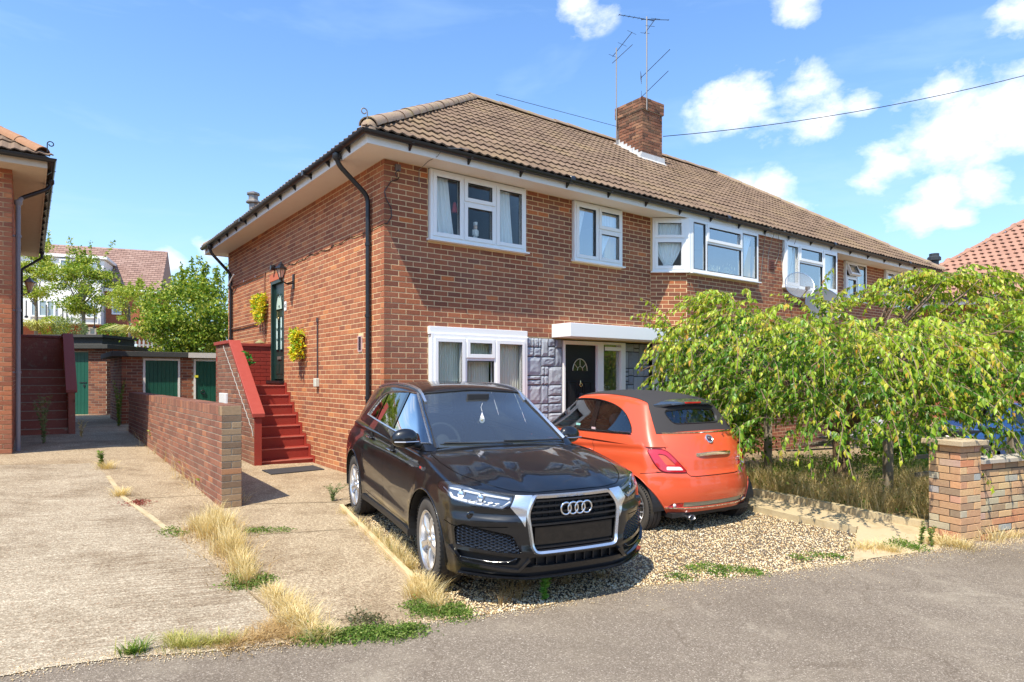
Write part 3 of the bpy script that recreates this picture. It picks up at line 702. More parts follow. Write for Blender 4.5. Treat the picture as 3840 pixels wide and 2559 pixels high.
# soffit, fascia
sf = MB(); e = EO
sf.box((-e, -e, ZS), (HL + e, -.0, ZS + .012)); sf.box((-e, 0, ZS), (0, HD + e, ZS + .012)); sf.box((HL, 0, ZS), (HL + e, HD + e, ZS + .012)); sf.box((0, HD, ZS), (HL, HD + e, ZS + .012))
sf.obj('soffit', M_soffit, house)
fa = MB(); zf0, zf1 = ZS - .012, 4.60
fa.box((-e - .022, -e - .022, zf0), (HL + e + .022, -e, zf1)); fa.box((-e - .022, -e, zf0), (-e, HD + e, zf1)); fa.box((HL + e, -e, zf0), (HL + e + .022, HD + e, zf1)); fa.box((-e - .022, HD + e, zf0), (HL + e + .022, HD + e + .022, zf1))
fa.obj('fascia', M_fascia, house)
# bay head strip under the fascia
# roof slopes
def roof(parent, HL, HD, e, z0, z1, pos, rotz, nfront, nleft, nridge=True, chim=None):
 ye = -e - .05; run = HD / 2 - ye; rise = z1 - z0; sl = math.hypot(run, rise); up = Vector((0, run / sl, rise / sl)); Nn = Vector((0, -rise / sl, run / sl))
 g = .333; rows = int(sl / g)
 def clipF(u, r):
  x = ye + u; yy = (r * g) * run / sl; l, h = ye + yy, HL - ye - yy
  if x + .3 < l + .02 or x > h - .02: return 0
  return 1 if (x > l + .1 and x + .3 < h - .1) else 2
 skip = (lambda c: chim and chim[0] < c.x < chim[1] and chim[2] < c.y < chim[3]) if chim else None
 rest = roof_slope(parent, (ye, ye, z0), (1, 0, 0), up, Nn, HL - 2 * ye, rows, g, M_tile, clipF, nfront, pos, rotz, skip)
 def clipbm(mb, planes, name):
  o = mb.obj(name, M_tile, parent, kind='stuff'); bm = bmesh.new(); bm.from_mesh(o.data)
  for co, no in planes: bmesh.ops.bisect_plane(bm, geom=bm.verts[:] + bm.edges[:] + bm.faces[:], plane_co=co, plane_no=no, clear_outer=True)
  bm.to_mesh(o.data); bm.free(); return o
 clipbm(rest, [((ye - .02, ye, 0), (-1, 1, 0)), ((HL - ye + .02, ye, 0), (1, 1, 0))], 'roof_tiling')
 # left slope
 up2 = Vector((run / sl, 0, rise / sl)); N2 = Vector((-rise / sl, 0, run / sl))
 def clipL(u, r):
  y = HD - ye - u; yy = (r * g) * run / sl; l, h = ye + yy, HD - ye - yy
  return 0 if (y < l + .02 or y - .3 > h - .02) else 2
 rest = roof_slope(parent, (ye, HD - ye, z0), (0, -1, 0), up2, N2, HD - 2 * ye, rows, g, M_tile, clipL, 0, pos, rotz)
 clipbm(rest, [((ye, ye - .02, 0), (1, -1, 0)), ((ye, HD - ye + .02, 0), (1, 1, 0))], 'roof_tiling')
 y1 = HD / 2; mb = MB(); d = -.004
 mb.add([(ye, ye, z0 + d), (HL - ye, ye, z0 + d), (HL - ye, HD - ye, z0 + d), (ye, HD - ye, z0 + d), (y1, y1, z1 + d), (HL - y1, y1, z1 + d)], [(0, 1, 5, 4), (1, 2, 5), (2, 3, 4, 5), (3, 0, 4), (0, 3, 2, 1)])
 mb.obj('roof_deck', M_tile, parent)
 o_ = .02
 half_tiles(None, (ye + .05, ye + .05, z0 + .09), (y1, y1, z1 + o_ + .03), objparent=parent, m=M_ridge, r=.125)
 half_tiles(None, (y1 - .1, y1, z1 + o_ + .03), (HL - y1 + .1, y1, z1 + o_ + .03), objparent=parent if nridge else parent, m=M_ridge, r=.12)
 hb_ = MB(); half_tiles(hb_, (HL - ye - .05, ye + .05, z0 + .07), (HL - y1, y1, z1 + o_ + .02), r=.12); half_tiles(hb_, (ye + .05, HD - ye - .05, z0 + .05), (y1, y1, z1 + .02), r=.12); half_tiles(hb_, (HL - ye - .05, HD - ye - .05, z0 + .05), (HL - y1, y1, z1 + .02), r=.12)
 hb_.obj('hip_tiling', M_ridge, parent, kind='stuff', auto=50)
CX0, CX1, CY0, CY1 = 8.55, 9.30, 3.00, 3.88
roof(house, HL, HD, EO, 4.615, ZR, HO, HANG, 240, 0, chim=(CX0, CX1, CY0, CY1))
# gutters and brackets
ge = EO + .022 + .062
gutter(house, [(HL + .3, -ge, 4.585), (-ge, -ge, 4.585), (-ge, HD + .35, 4.585)], M_black)
bk = MB(); bk.prism([(0, 0), (0, -.075), (.075, 0)], 0, -.014, .014); bk.box((-.016, -.002, 0), (.016, .118, .004));
bkm = None
for u in list(np.arange(.15, HL, .92)):
 if bkm is None:
  o = bk.obj('gutter_bracket', M_black, house); bkm = o.data;
 else: o = bpy.data.objects.new('gutter_bracket', bkm); COL.objects.link(o); o.parent = house
 o.location = (u, -ge + .058, 4.54); o.rotation_euler = (0, 0, math.pi)
for v in np.arange(.1, HD, .72):
 o = bpy.data.objects.new('gutter_bracket', bkm); COL.objects.link(o); o.parent = house; o.location = (-ge + .058, v, 4.54); o.rotation_euler = (0, 0, math.pi / 2)
# gutter joints
gj = MB()
for u in (2.95, 7.05, 11.2, 15.3): gj.lathe([(.061, -.05), (.066, -.045), (.066, .045), (.061, .05)], (u, -ge, 4.585), 0, 14, a0=math.pi / 2, a1=math.pi * 1.5 + .0)
for v in (1.6, 5.2): gj.box((-ge - .065, v - .04, 4.52), (-ge + .06, v + .04, 4.59))
gj.obj('gutter_joint', M_black, house)
def downpipe(parent, top, pts, m, name='downpipe', r=.034, clips=()):
 mb = MB(); mb.tube(pts, r, 12)
 mb.lathe([(.03, -.07), (.055, -.04), (.055, .02)], top, 2, 12)
 p = mb.obj(name, m, parent, auto=50)
 for c, dirx in clips:
  cb = MB(); cb.lathe([(r + .008, -.02), (r + .008, .02)], c, 2, 12); cb.lathe([(r, -.02), (r + .008, -.02)], c, 2, 12); cb.lathe([(r + .008, .02), (r, .02)], c, 2, 12)
  d = Vector(dirx); q = Vector(c) + d * (r + .03); cb.box(tuple(q - Vector((.02, .02, .012))), tuple(q + Vector((.02, .02, .012)))); cb.obj('pipe_clip', m, p)
 return p
def bend(a, b, c, n=5, k=.10):
 a, b, c = Vector(a), Vector(b), Vector(c); p = b + (a - b).normalized() * k; q = b + (c - b).normalized() * k
 return [tuple((1 - t) ** 2 * p + 2 * t * (1 - t) * b + t * t * q) for t in [i / n for i in range(n + 1)]]
px_ = -.052
P0, P1, P2, P3 = (-ge, .40, 4.56), (-ge, .40, 4.40), (px_, .40, 4.02), (px_, .40, .02)
downpipe(house, (P0[0], P0[1], 4.50), [P0] + bend(P0, P1, P2) + bend(P1, P2, P3) + [P3], M_black, clips=[((px_, .40, z), (1, 0, 0)) for z in (3.35, 2.35, 1.2)])
P0, P1, P2, P3 = (-ge, 8.0, 4.56), (-ge, 8.0, 4.38), (px_, 8.0, 3.9), (px_, 8.0, .1)
downpipe(house, (P0[0], P0[1], 4.50), [P0] + bend(P0, P1, P2) + bend(P1, P2, P3) + [P3], M_black, clips=[((px_, 8.0, z), (1, 0, 0)) for z in (3.6, 2.4)])
# ---------------------------------------------------------------- windows
def frame_win(parent, M, w, h, lights, depth=.07, f=.052, sash=.045, sill=True, name='window', slide=0.0, glass=None, sillw=.05):
 '''white frame w x h, M maps (x, outward, z). lights: list of (x0,x1,z0,z1,kind) kind: o opening sash, f fixed, t tilted open vent.'''
 mb = MB();
 def bx(x0, x1, z0, z1, y0, y1): mb.box((x0, y0, z0), (x1, y1, z1), 0, M)
 xs = sorted(set([l[0] for l in lights] + [l[1] for l in lights]))
 # outer frame
 bx(0, f, 0, h, -depth / 2, depth / 2); bx(w - f, w, 0, h, -depth / 2, depth / 2); bx(f, w - f, 0, f, -depth / 2, depth / 2); bx(f, w - f, h - f, h, -depth / 2, depth / 2)
 for x in xs:
  if f < x < w - f: bx(x - .026, x + .026, f, h - f, -depth / 2 + .001, depth / 2 - .001)
 for (x0, x1, z0, z1, k) in lights:
  if z0 > f + .05: bx(max(f, x0 + .026), min(w - f, x1 - .026), z0 - .026, z0 + .026, -depth / 2 + .002, depth / 2 - .002)
 fr = mb.obj(name, M_white, parent, bevel=.003)
 for (x0, x1, z0, z1, k) in lights:
  a0 = (f if x0 < f else x0 + .026); a1 = (w - f if x1 > w - f else x1 - .026); b0 = (f if z0 < f else z0 + .026); b1 = (h - f if z1 > h - f else z1 - .026)
  if k in 'ot':
   sb = MB(); y0, y1 = -.02, depth / 2 + .016; o_ = .012; Ms = M
   if k == 't': Ms = M @ Matrix.Translation((0, depth / 2, b1)) @ Matrix.Rotation(R(22), 4, 'X') @ Matrix.Translation((0, -depth / 2, -b1))
   A0, A1, B0, B1 = a0 - o_, a1 + o_, b0 - o_, b1 + o_
   sb.box((A0, y0, B0), (A0 + sash + o_, y1, B1), 0, Ms); sb.box((A1 - sash - o_, y0, B0), (A1, y1, B1), 0, Ms); sb.box((A0 + sash + o_, y0, B0), (A1 - sash - o_, y1, B0 + sash + o_), 0, Ms); sb.box((A0 + sash + o_, y0, B1 - sash - o_), (A1 - sash - o_, y1, B1), 0, Ms)
   sb.obj('sash', M_white, fr, bevel=.003); g0, g1, g2, g3 = a0 + sash, a1 - sash, b0 + sash, b1 - sash
  else: Ms = M; g0, g1, g2, g3 = a0 + .012, a1 - .012, b0 + .012, b1 - .012
  gb = MB(); gb.box((g0 - .004, .004, g2 - .004), (g1 + .004, .010, g3 + .004), 0, Ms); gb.obj('pane', glass or M_glass, fr)
  # black gasket line
  gk = MB(); t = .007
  for (p, q) in (((g0 - t, g2 - t), (g1 + t, g2)), ((g0 - t, g3), (g1 + t, g3 + t)), ((g0 - t, g2), (g0, g3)), ((g1, g2), (g1 + t, g3))): gk.box((p[0], .0, p[1]), (q[0], depth / 2 + (.014 if k in 'ot' else .0), q[1]), 0, Ms)
  gk.obj('gasket', M_black, fr)
 if sill:
  sl = MB(); sl.prism([(depth / 2 - .01, 0), (depth / 2 + sillw, -.012), (depth / 2 + sillw, -.032), (-depth / 2, -.030), (-depth / 2, 0)], 0, -.035, w + .035, 0, M); sl.obj('sill', M_white, fr)
 return fr
def Mfront(u, z, y=-.02): return Matrix(((1, 0, 0, u), (0, -1, 0, y), (0, 0, 1, z), (0, 0, 0, 1)))
zb, wh = 3.46, 1.0 - .01
frame_win(house, Mfront(.69, zb), 1.72, .985, [(0, .552, 0, 1, 'o'), (.552, 1.13, 0, .60, 'o'), (.552, 1.13, .60, 1, 'o'), (1.13, 1.72, 0, 1, 'o')])
frame_win(house, Mfront(3.44, zb), 1.15, .985, [(0, .555, 0, 1, 'o'), (.555, 1.15, 0, .575, 'o'), (.555, 1.15, .575, 1, 'o')])
Ms = Matrix(((Ub.x, Nb.x, 0, BAY0 + Ub.x * .03), (Ub.y, Nb.y, 0, Ub.y * .03 - .0), (0, 0, 1, zb), (0, 0, 0, 1)))
frame_win(house, Ms, splen - .05, .985, [(0, splen, 0, .60, 'o'), (0, splen, .60, 1, 'o')])
frame_win(house, Mfront(BAY1 + .075, zb, -bd - .02), 8.19 - BAY1 - .065, .985, [(0, .44, 0, 1, 'f'), (.44, 1.60, 0, .60, 'f'), (.44, 1.60, .60, 1, 'o'), (1.60, 2.175, 0, 1, 'f')])
frame_win(house, Mfront(9.21, zb, -bd - .02), 2.28, .985, [(0, .58, 0, 1, 'o'), (.58, 1.615, 0, .60, 'f'), (.58, 1.615, .60, 1, 'o'), (1.615, 2.28, 0, 1, 'o')])
frame_win(house, Mfront(12.74, zb), 1.13, .985, [(0, .585, 0, .60, 'o'), (0, .585, .60, 1, 't'), (.585, 1.13, 0, 1, 'f')])
frame_win(house, Mfront(15.01, zb), 1.71, .985, [(0, .56, 0, 1, 'o'), (.56, 1.13, 0, .58, 'f'), (.56, 1.71, .58, 1, 't'), (1.13, 1.71, 0, .58, 'o')])
# bay corner post and heads
cp = MB(); cp.prism([(BAY1 - .05, -bd + .045), (BAY1 - .045, -bd - .01), (BAY1 + .005, -bd - .05), (BAY1 + .08, -bd - .05), (BAY1 + .08, -bd + .02), (BAY1, -bd + .06)], 2, zb - .02, 4.452); cp.obj('bay_post', M_white, house, bevel=.004)
# ground floor window with deep head board
frame_win(house, Mfront(.69, .83, -.03), 1.73, 1.275, [(0, .58, 0, 2, 'o'), (.58, 1.115, 0, .93, 'f'), (.58, 1.115, .93, 1.275, 'o'), (1.115, 1.73, 0, 2, 'o')], f=.065, depth=.09)
hb2 = MB(); hb2.box((.675, -.06, 2.108), (2.435, .02, 2.215)); hb2.box((.66, -.075, 2.10), (2.445, -.02, 2.118)); hb2.obj('window_head', M_white, house, bevel=.005)
# porch canopy
cn = MB(); cn.box((2.98, -.46, 2.135), (9.2, -.004, 2.352)); cn.obj('canopy', mat('canopy_paint', (.84, .84, .82), .6), house, bevel=.006)
# ground floor right: shuttered window, under the tree
frame_win(house, Mfront(5.46, .74, -.03), 3.40, 1.37, [(0, .30, 0, 2, 'f'), (.30, 1.3, 0, 2, 'f'), (1.3, 2.35, 0, 2, 'f'), (2.35, 3.40, 0, 2, 'f')], f=.075, depth=.09)
lv = MB()
for k in range(22):
 z = .86 + k * .055
 for a, b in ((5.82, 6.70), (6.82, 7.75), (7.87, 8.78)): lv.box((a, .03, z), (b, .05, z + .030), 0, None)
lv.obj('shutter_louvres', M_white, house)
frame_win(house, Mfront(9.6, .82, -.03), 1.6, 1.28, [(0, .8, 0, 2, 'f'), (.8, 1.6, 0, 2, 'f')], f=.07)
dd2 = MB(); dd2.box((12.0, .0, -.6), (15.0, .06, 2.12));
for u in (12.2, 13.2, 14.2): dd2.box((u, -.03, .1), (u + .62, 0, .95)); dd2.box((u, -.02, 1.05), (u + .62, 0, 1.95), 0)
dd2.obj('white_panelling', M_white, house, bevel=.01)
# rooms behind the glass
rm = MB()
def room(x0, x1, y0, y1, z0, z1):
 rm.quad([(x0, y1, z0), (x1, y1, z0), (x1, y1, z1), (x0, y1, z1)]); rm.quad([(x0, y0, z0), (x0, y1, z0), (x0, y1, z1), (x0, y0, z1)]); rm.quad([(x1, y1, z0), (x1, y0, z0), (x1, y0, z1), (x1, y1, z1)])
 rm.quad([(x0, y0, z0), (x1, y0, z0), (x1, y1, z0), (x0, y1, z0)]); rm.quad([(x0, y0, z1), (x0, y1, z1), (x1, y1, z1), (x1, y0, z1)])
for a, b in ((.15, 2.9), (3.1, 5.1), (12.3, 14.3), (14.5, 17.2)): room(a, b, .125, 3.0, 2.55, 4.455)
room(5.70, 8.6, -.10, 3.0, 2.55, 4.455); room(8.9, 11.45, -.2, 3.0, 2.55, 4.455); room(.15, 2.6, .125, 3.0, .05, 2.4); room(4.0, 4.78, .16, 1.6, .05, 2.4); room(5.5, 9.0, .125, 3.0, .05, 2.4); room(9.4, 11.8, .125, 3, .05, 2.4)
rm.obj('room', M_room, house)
# ---------------------------------------------------------------- front doorway
dr = MB(); dr.box((3.265, .03, .02), (4.005, .075, 2.035))
door = dr.obj('front_door', M_doorblack, house)
pn = MB()
for (a, b, c, d) in ((3.36, 3.57, .95, 1.42), (3.70, 3.91, .95, 1.42), (3.36, 3.57, .2, .8), (3.70, 3.91, .2, .8)):
 for (p, q, r, s) in ((a, b, c, c + .02), (a, b, d - .02, d), (a, a + .02, c + .02, d - .02), (b - .02, b, c + .02, d - .02)): pn.box((p, .018, r), (q, .0295, s))
 pn.box((a + .04, .020, c + .04), (b - .04, .0295, d - .04))
pn.obj('door_panel', M_doorblack, door, bevel=.004)
fanp = [(3.635 + .165 * math.cos(t), 1.60 + .20 * math.sin(t)) for t in np.linspace(0, math.pi, 17)]
fl = MB(); fl.prism([(x, z) for x, z in fanp], 1, .022, .0285); fl.obj('fanlight', mat('fanlight_glass', (.03, .04, .02), .08, spec=.8), door)
ld = MB()
for t in (35, 90, 145): ld.tube([(3.635 + .06 * math.cos(R(t)), .020, 1.60 + .07 * math.sin(R(t))), (3.635 + .155 * math.cos(R(t)), .020, 1.60 + .185 * math.sin(R(t)))], .0055, 6)
ld.tube([(3.635 + .062 * math.cos(t), .020, 1.602 + .07 * math.sin(t)) for t in np.linspace(0, math.pi, 9)], .005, 6)
ld.tube([(x, .021, z) for x, z in fanp], .008, 6); ld.obj('fanlight_lead', mat('lead_came', (.55, .53, .42), .4, .5), door)
kn = MB(); kn.torus((3.635, -.005, 1.36), .028, .007, 1, 20, 8); kn.lathe([(0, 0), (.018, 0), (.012, .02), (.004, .05)], (3.635, .01, 1.385), 2, 10); kn.obj('door_knocker', M_brass, door, smooth=True)
lb = MB(); lb.box((3.605, -.03, 1.02), (3.665, .018, 1.22)); k = lb.obj('key_safe', mat('key_safe_grey', (.05, .05, .055), .4), door, bevel=.006)
lb = MB(); lb.box((3.613, -.036, 1.04), (3.657, -.0305, 1.12)); lb.obj('key_safe_face', M_alu, k)
df = MB(); df.box((3.215, -.03, 0), (3.262, .09, 2.10)); df.box((4.008, -.03, 0), (4.15, .09, 2.10)); df.box((3.262, -.03, 2.037), (4.008, .09, 2.10)); df.box((4.585, -.03, 0), (4.70, .09, 2.10)); df.box((4.15, -.03, 2.06), (4.585, .09, 2.10)); df.box((4.15, -.03, 0), (4.585, .09, .35)); df.box((4.17, -.045, 1.955), (4.565, -.031, 2.02))
dfo = df.obj('door_frame', M_white, house, bevel=.004)
sg = MB(); sg.box((4.15, .03, .35), (4.585, .036, 2.06)); sg.obj('side_light', M_glass, dfo)
# random stone cladding, two panels
def cladding(name, x0, x1, z0, z1, yf, seed):
 rr = random.Random(seed); back = MB(); back.box((x0, yf + .004, z0), (x1, yf + .05, z1)); c = back.obj(name, M_cladjoint, house)
 U_ = .15; nx, nz = max(1, int(round((x1 - x0) / U_))), int(round((z1 - z0) / U_)); ux, uz = (x1 - x0) / nx, (z1 - z0) / nz
 used = [[False] * nz for _ in range(nx)]
 for j in range(nz):
  for i in range(nx):
   if used[i][j]: continue
   w = 2 if i + 1 < nx and not used[i + 1][j] and rr.random() < .5 else 1; h = 2 if j + 1 < nz and rr.random() < .5 and all(not used[i + k][j + 1] for k in range(w)) else 1
   for a in range(w):
    for b in range(h): used[i + a][j + b] = True
   cells = [(x0 + i * ux, x0 + (i + w) * ux, z0 + j * uz, z0 + (j + h) * uz)]
   if rr.random() < .4:
    a, b, c_, d = cells[0]
    if rr.random() < .5: m_ = a + (b - a) * rr.choice((.38, .5, .62)); cells = [(a, m_, c_, d), (m_, b, c_, d)]
    else: m_ = c_ + (d - c_) * rr.choice((.42, .55)); cells = [(a, b, c_, m_), (a, b, m_, d)]
   for (a, b, c_, d) in cells:
    g = .007; a += g; b -= g; c_ += g; d -= g; n = 5; vs = []
    for q in range(n + 1):
     for p in range(n + 1):
      u, v = p / n, q / n; edge = min(u, 1 - u, v, 1 - v); xx, zz_ = a + (b - a) * u, c_ + (d - c_) * v
      hgt = .016 * min(1, edge / .2) + .012 * noise.noise(Vector((xx * 14 + zz_ * 9, zz_ * 22, seed))) * (1 if edge > 0 else 0)
      vs.append((xx, yf - .004 - hgt, zz_))
    fs = [(q * (n + 1) + p, q * (n + 1) + p + 1, (q + 1) * (n + 1) + p + 1, (q + 1) * (n + 1) + p) for q in range(n) for p in range(n)]
    k0 = len(vs); ring = [p for p in range(n + 1)] + [(q) * (n + 1) + n for q in range(1, n + 1)] + [n * (n + 1) + p for p in range(n - 1, -1, -1)] + [q * (n + 1) for q in range(n - 1, 0, -1)]
    vs += [(vs[i_][0], yf + .004, vs[i_][2]) for i_ in ring]; L_ = len(ring)
    fs += [(ring[(i_ + 1) % L_], ring[i_], k0 + i_, k0 + (i_ + 1) % L_) for i_ in range(L_)]
    MB().add(vs, fs).obj('stone', M_clad, c)
 return c
cladding('stone_cladding', 2.45, 3.20, .0, 2.12, -.01, 3)
cladding('stone_cladding', 4.73, 5.42, .0, 2.10, .06, 8)
th = MB(); th.box((3.2, -.12, -.1), (4.75, .1, .02)); th.obj('doorstep', M_conc2, house)
# ---------------------------------------------------------------- chimney
ch = MB(); zt_ = 8.56; ch.box((CX0 + .006, CY0 + .006, 6.4), (CX1 - .006, CY1 - .006, zt_ - .02)); ch.box((CX0 - .03, CY0 - .03, zt_ - .3), (CX1 + .03, CY1 + .03, zt_ - .02)); ch.box((CX0 + .05, CY0 + .05, zt_ - .02), (CX1 - .05, CY1 - .05, zt_ + .05))
chim = ch.obj('chimney', stonelike('chimney_mortar', (.30, .25, .19), (.52, .44, .34), 60), house)
M_chbrick = brickmat('chimney_brick', [(0, (.10, .05, .035)), (.4, (.20, .085, .05)), (.8, (.29, .12, .07)), (1, (.36, .18, .10))], (.30, .24, .13), .6)
cb = Bricks()
for (O_, U_, N_, u1) in (((CX0, CY0, 0), X, -Y_, CX1 - CX0), ((CX0, CY0, 0), Y_, -X, CY1 - CY0), ((CX1, CY0, 0), Y_, X, CY1 - CY0), ((CX0, CY1, 0), X, Y_, CX1 - CX0)):
 ph = 0 if N_ in (-Y_, Y_) else 1
 cb.wall(O_, U_, N_, 0, u1, 6.5, zt_ - .30, [], phase=ph)
for (O_, U_, N_, u1) in (((CX0 - .036, CY0 - .036, 0), X, -Y_, CX1 - CX0 + .07), ((CX0 - .036, CY0 - .036, 0), Y_, -X, CY1 - CY0 + .07), ((CX1 + .036, CY0 - .036, 0), Y_, X, CY1 - CY0 + .07)):
 cb.wall(O_, U_, N_, 0, u1, zt_ - .30, zt_, [], phase=1)
hm = house
rest = MB()
for (c, U, Nn, L, h, m, j) in cb.all:
 Mx = Matrix((U, Z, Nn)).transposed().to_4x4(); Mx.translation = c; vs, fs = brick_faces(L, h, .008 + j * 3, Mx); rest.add(vs, fs)
rest.obj('brickwork', M_chbrick, chim, kind='stuff')
lf = MB(); sl_ = (ZR - 4.615) / (HD / 2 + EO + .05)
def rz(y): return 4.615 + (y + EO + .05) * sl_ + .03
nst = 7
for k in range(nst):
 ya, yb = CY0 + (CY1 - CY0) * k / nst, CY0 + (CY1 - CY0) * (k + 1) / nst
 lf.add([(CX0 - .012, ya, rz(ya)), (CX0 - .012, yb, rz(yb)), (CX0 - .012, yb, rz(yb) + .10), (CX0 - .012, ya, rz(yb) + .10)], [(0, 1, 2, 3)])
lf.obj('flashing', M_lead, chim); lf = MB()
lf.add([(CX0 - .10, CY0 - .15, rz(CY0 - .15) + .02), (CX1 + .10, CY0 - .15, rz(CY0 - .15) + .02), (CX1 + .1, CY0 - .015, rz(CY0) + .03), (CX0 - .1, CY0 - .015, rz(CY0) + .03), (CX1 + .1, CY0 - .015, rz(CY0) + .16), (CX0 - .015, CY0 - .015, rz(CY0) + .16)], [(0, 1, 2, 3), (3, 2, 4, 5)])
lf.obj('flashing', M_lead, chim); lf = MB()
lf.add([(CX0 - .13, CY0 - .1, rz(CY0 - .1) + .02), (CX0 - .13, CY1, rz(CY1) + .02), (CX0 - .012, CY1, rz(CY1) + .03), (CX0 - .012, CY0 - .1, rz(CY0 - .1) + .03)], [(3, 2, 1, 0)])
lf.obj('flashing', M_lead, chim)
# flue terminal on the far slope
# ================================================================ FIXTURES OF THE SIDE WALL
def vine_leaf_mass(rs, n, size, place, cols, mi=0):
 'n small folded leaves; place(rs)->(pos, dir); one mesh'
 mb = MB()
 for i in range(n):
  p, d = place(rs); p = Vector(p); d = Vector(d).normalized(); s = size * rs.uniform(.7, 1.3)
  side = d.cross(Vector((rs.gauss(0, 1), rs.gauss(0, 1), rs.gauss(0, 1)))).normalized(); nn_ = d.cross(side)
  w = s * .42; mid = p + d * s * .5 - nn_ * s * .10; tip = p + d * s - nn_ * s * .02
  mb.add([p, mid + side * w * .5 + nn_ * s * .10, tip, mid - side * w * .5 + nn_ * s * .10, mid], [(0, 1, 4), (1, 2, 4), (2, 3, 4), (3, 0, 4)], mi if isinstance(mi, int) else mi(rs))
 return mb
def leafmat(name, stops, trans=.35, rough=.45, spec=.35):
 m = bpy.data.materials.new(name); m.use_nodes = True; nt = m.node_tree; b = nt.nodes['Principled BSDF']; o = nt.nodes['Material Output']
 r = randper(nt); c = ramp(nt, r, stops); nt.links.new(c, b.inputs['Base Color']); b.inputs['Roughness'].default_value = rough; b.inputs['Specular IOR Level'].default_value = spec
 tr = N(nt, 'ShaderNodeBsdfTranslucent'); nt.links.new(mixc(nt, 1, c, (1.0, 1.0, .55), 'MULTIPLY'), tr.inputs[0]); mx = N(nt, 'ShaderNodeMixShader'); mx.inputs[0].default_value = trans
 nt.links.new(b.outputs[0], mx.inputs[1]); nt.links.new(tr.outputs[0], mx.inputs[2]); nt.links.new(mx.outputs[0], o.inputs[0]); MATS[name] = m; return m
M_trail = leafmat('trailing_plant_leaf', [(0, (.16, .40, .02)), (.3, (.38, .56, .03)), (.5, (.85, .74, .03)), (.85, (.92, .66, .02)), (1, (.95, .85, .3))])
M_bright = leafmat('bright_leaf', [(0, (.02, .20, .02)), (1, (.05, .36, .05))])
# door at the head of the stairs
sd = MB(); sd.box((.05, 4.31, 1.45), (.09, 5.01, 3.31)); sdo = sd.obj('side_door', M_doorgreen, house)
sf_ = MB()
for a, b in (((-.004, 4.25, 1.42), (.11, 4.31, 3.37)), ((-.004, 5.01, 1.42), (.11, 5.07, 3.37)), ((-.004, 4.31, 3.31), (.11, 5.01, 3.37))): sf_.box(a, b)
sf_.obj('side_door_frame', M_doorgreen, house, bevel=.004)
s2 = MB(); s2.box((-.09, 4.22, 1.365), (.10, 5.11, 1.42)); s2.obj('side_door_sill', M_black, house, bevel=.006)
arch = [(4.66 + .19 * math.cos(t), 2.80 + .30 * math.sin(t)) for t in np.linspace(0, math.pi, 15)]
M_obsc = mat('obscured_glass', (.52, .66, .60), .15, spec=.6)
ag = MB(); ag.prism(arch, 0, .038, .049); ag.prism([(4.46, 2.02), (4.60, 2.02), (4.60, 2.66), (4.46, 2.66)], 0, .038, .049); ag.prism([(4.72, 2.02), (4.86, 2.02), (4.86, 2.66), (4.72, 2.66)], 0, .038, .049)
for nm, pl in (('leaded_light', arch), ('leaded_light', [(4.46, 2.02), (4.60, 2.02), (4.60, 2.66), (4.46, 2.66)]), ('leaded_light', [(4.72, 2.02), (4.86, 2.02), (4.86, 2.66), (4.72, 2.66)])):
 q = MB(); q.prism(pl, 0, .038, .049); g_ = q.obj(nm, M_obsc, sdo); q = MB(); pp = [(.036, a, b) for a, b in pl]; q.tube(pp + [pp[0]], .011, 6, closed=False);
 cy = sum(a for a, b in pl) / len(pl); cz = sum(b for a, b in pl) / len(pl)
 for k in range(2): q.torus((.036, cy, cz - .12 + .2 * k), .022, .006, 0, 12, 5)
 q.obj('lead_pattern', M_doorgreen, g_)
q = MB(); q.box((.03, 4.55, 1.83), (.049, 4.77, 1.89)); q.obj('letter_plate', M_steel, sdo, bevel=.004)
for z0_, z1_ in ((1.55, 1.75),):
 for ya, yb in ((4.42, 4.62), (4.70, 4.90)):
  q = MB(); q.box((.042, ya, z0_), (.0495, yb, z1_)); q.obj('door_panel', M_doorgreen, sdo, bevel=.005)
q = MB(); q.box((.0, 4.655, 2.62), (.045, 4.675, 2.76)); q.torus((.02, 4.665, 2.62), .025, .006, 0, 14, 5); q.obj('door_knocker', M_brass, sdo)
q = MB(); q.box((-.012, 4.20, 3.375), (-.0005, 5.12, 3.50)); q.obj('painted_lintel', stonelike('lintel_paint', (.46, .12, .07), (.58, .18, .10), 20), house)
# number plate
pl = thing('number_plate', 'small white door number plate beside the dark green side door', 'sign', loc2w(-.008, 4.14, 2.82), HANG)
q = MB(); q.box((-.006, -.06, -.085), (.0, .06, .085)); q.obj('plate', M_white, pl)
def text_obj(s, size, M, m, parent, name='lettering', ext=.002, align='CENTER', sx=1.0):
 cu = bpy.data.curves.new(name, 'FONT'); cu.body = s; cu.size = size; cu.extrude = ext; cu.align_x = align; cu.align_y = 'CENTER'; cu.resolution_u = 3
 o = bpy.data.objects.new(name, cu); COL.objects.link(o); dg = bpy.context.evaluated_depsgraph_get(); me = bpy.data.meshes.new_from_object(o.evaluated_get(dg)); bpy.data.objects.remove(o)
 me.transform(Matrix.Diagonal((sx, 1, 1, 1))); me.transform(M); me.materials.clear(); me.materials.append(m); o = bpy.data.objects.new(name, me); COL.objects.link(o); o.parent = parent; return o
# local text plane: x -> -Y (reading from outside the left wall), y -> Z, normal -> -X
MLEFT = Matrix(((0, 0, -1, -.007), (-1, 0, 0, 0), (0, 1, 0, 0), (0, 0, 0, 1)))
text_obj('62', .09, MLEFT, M_black, pl)
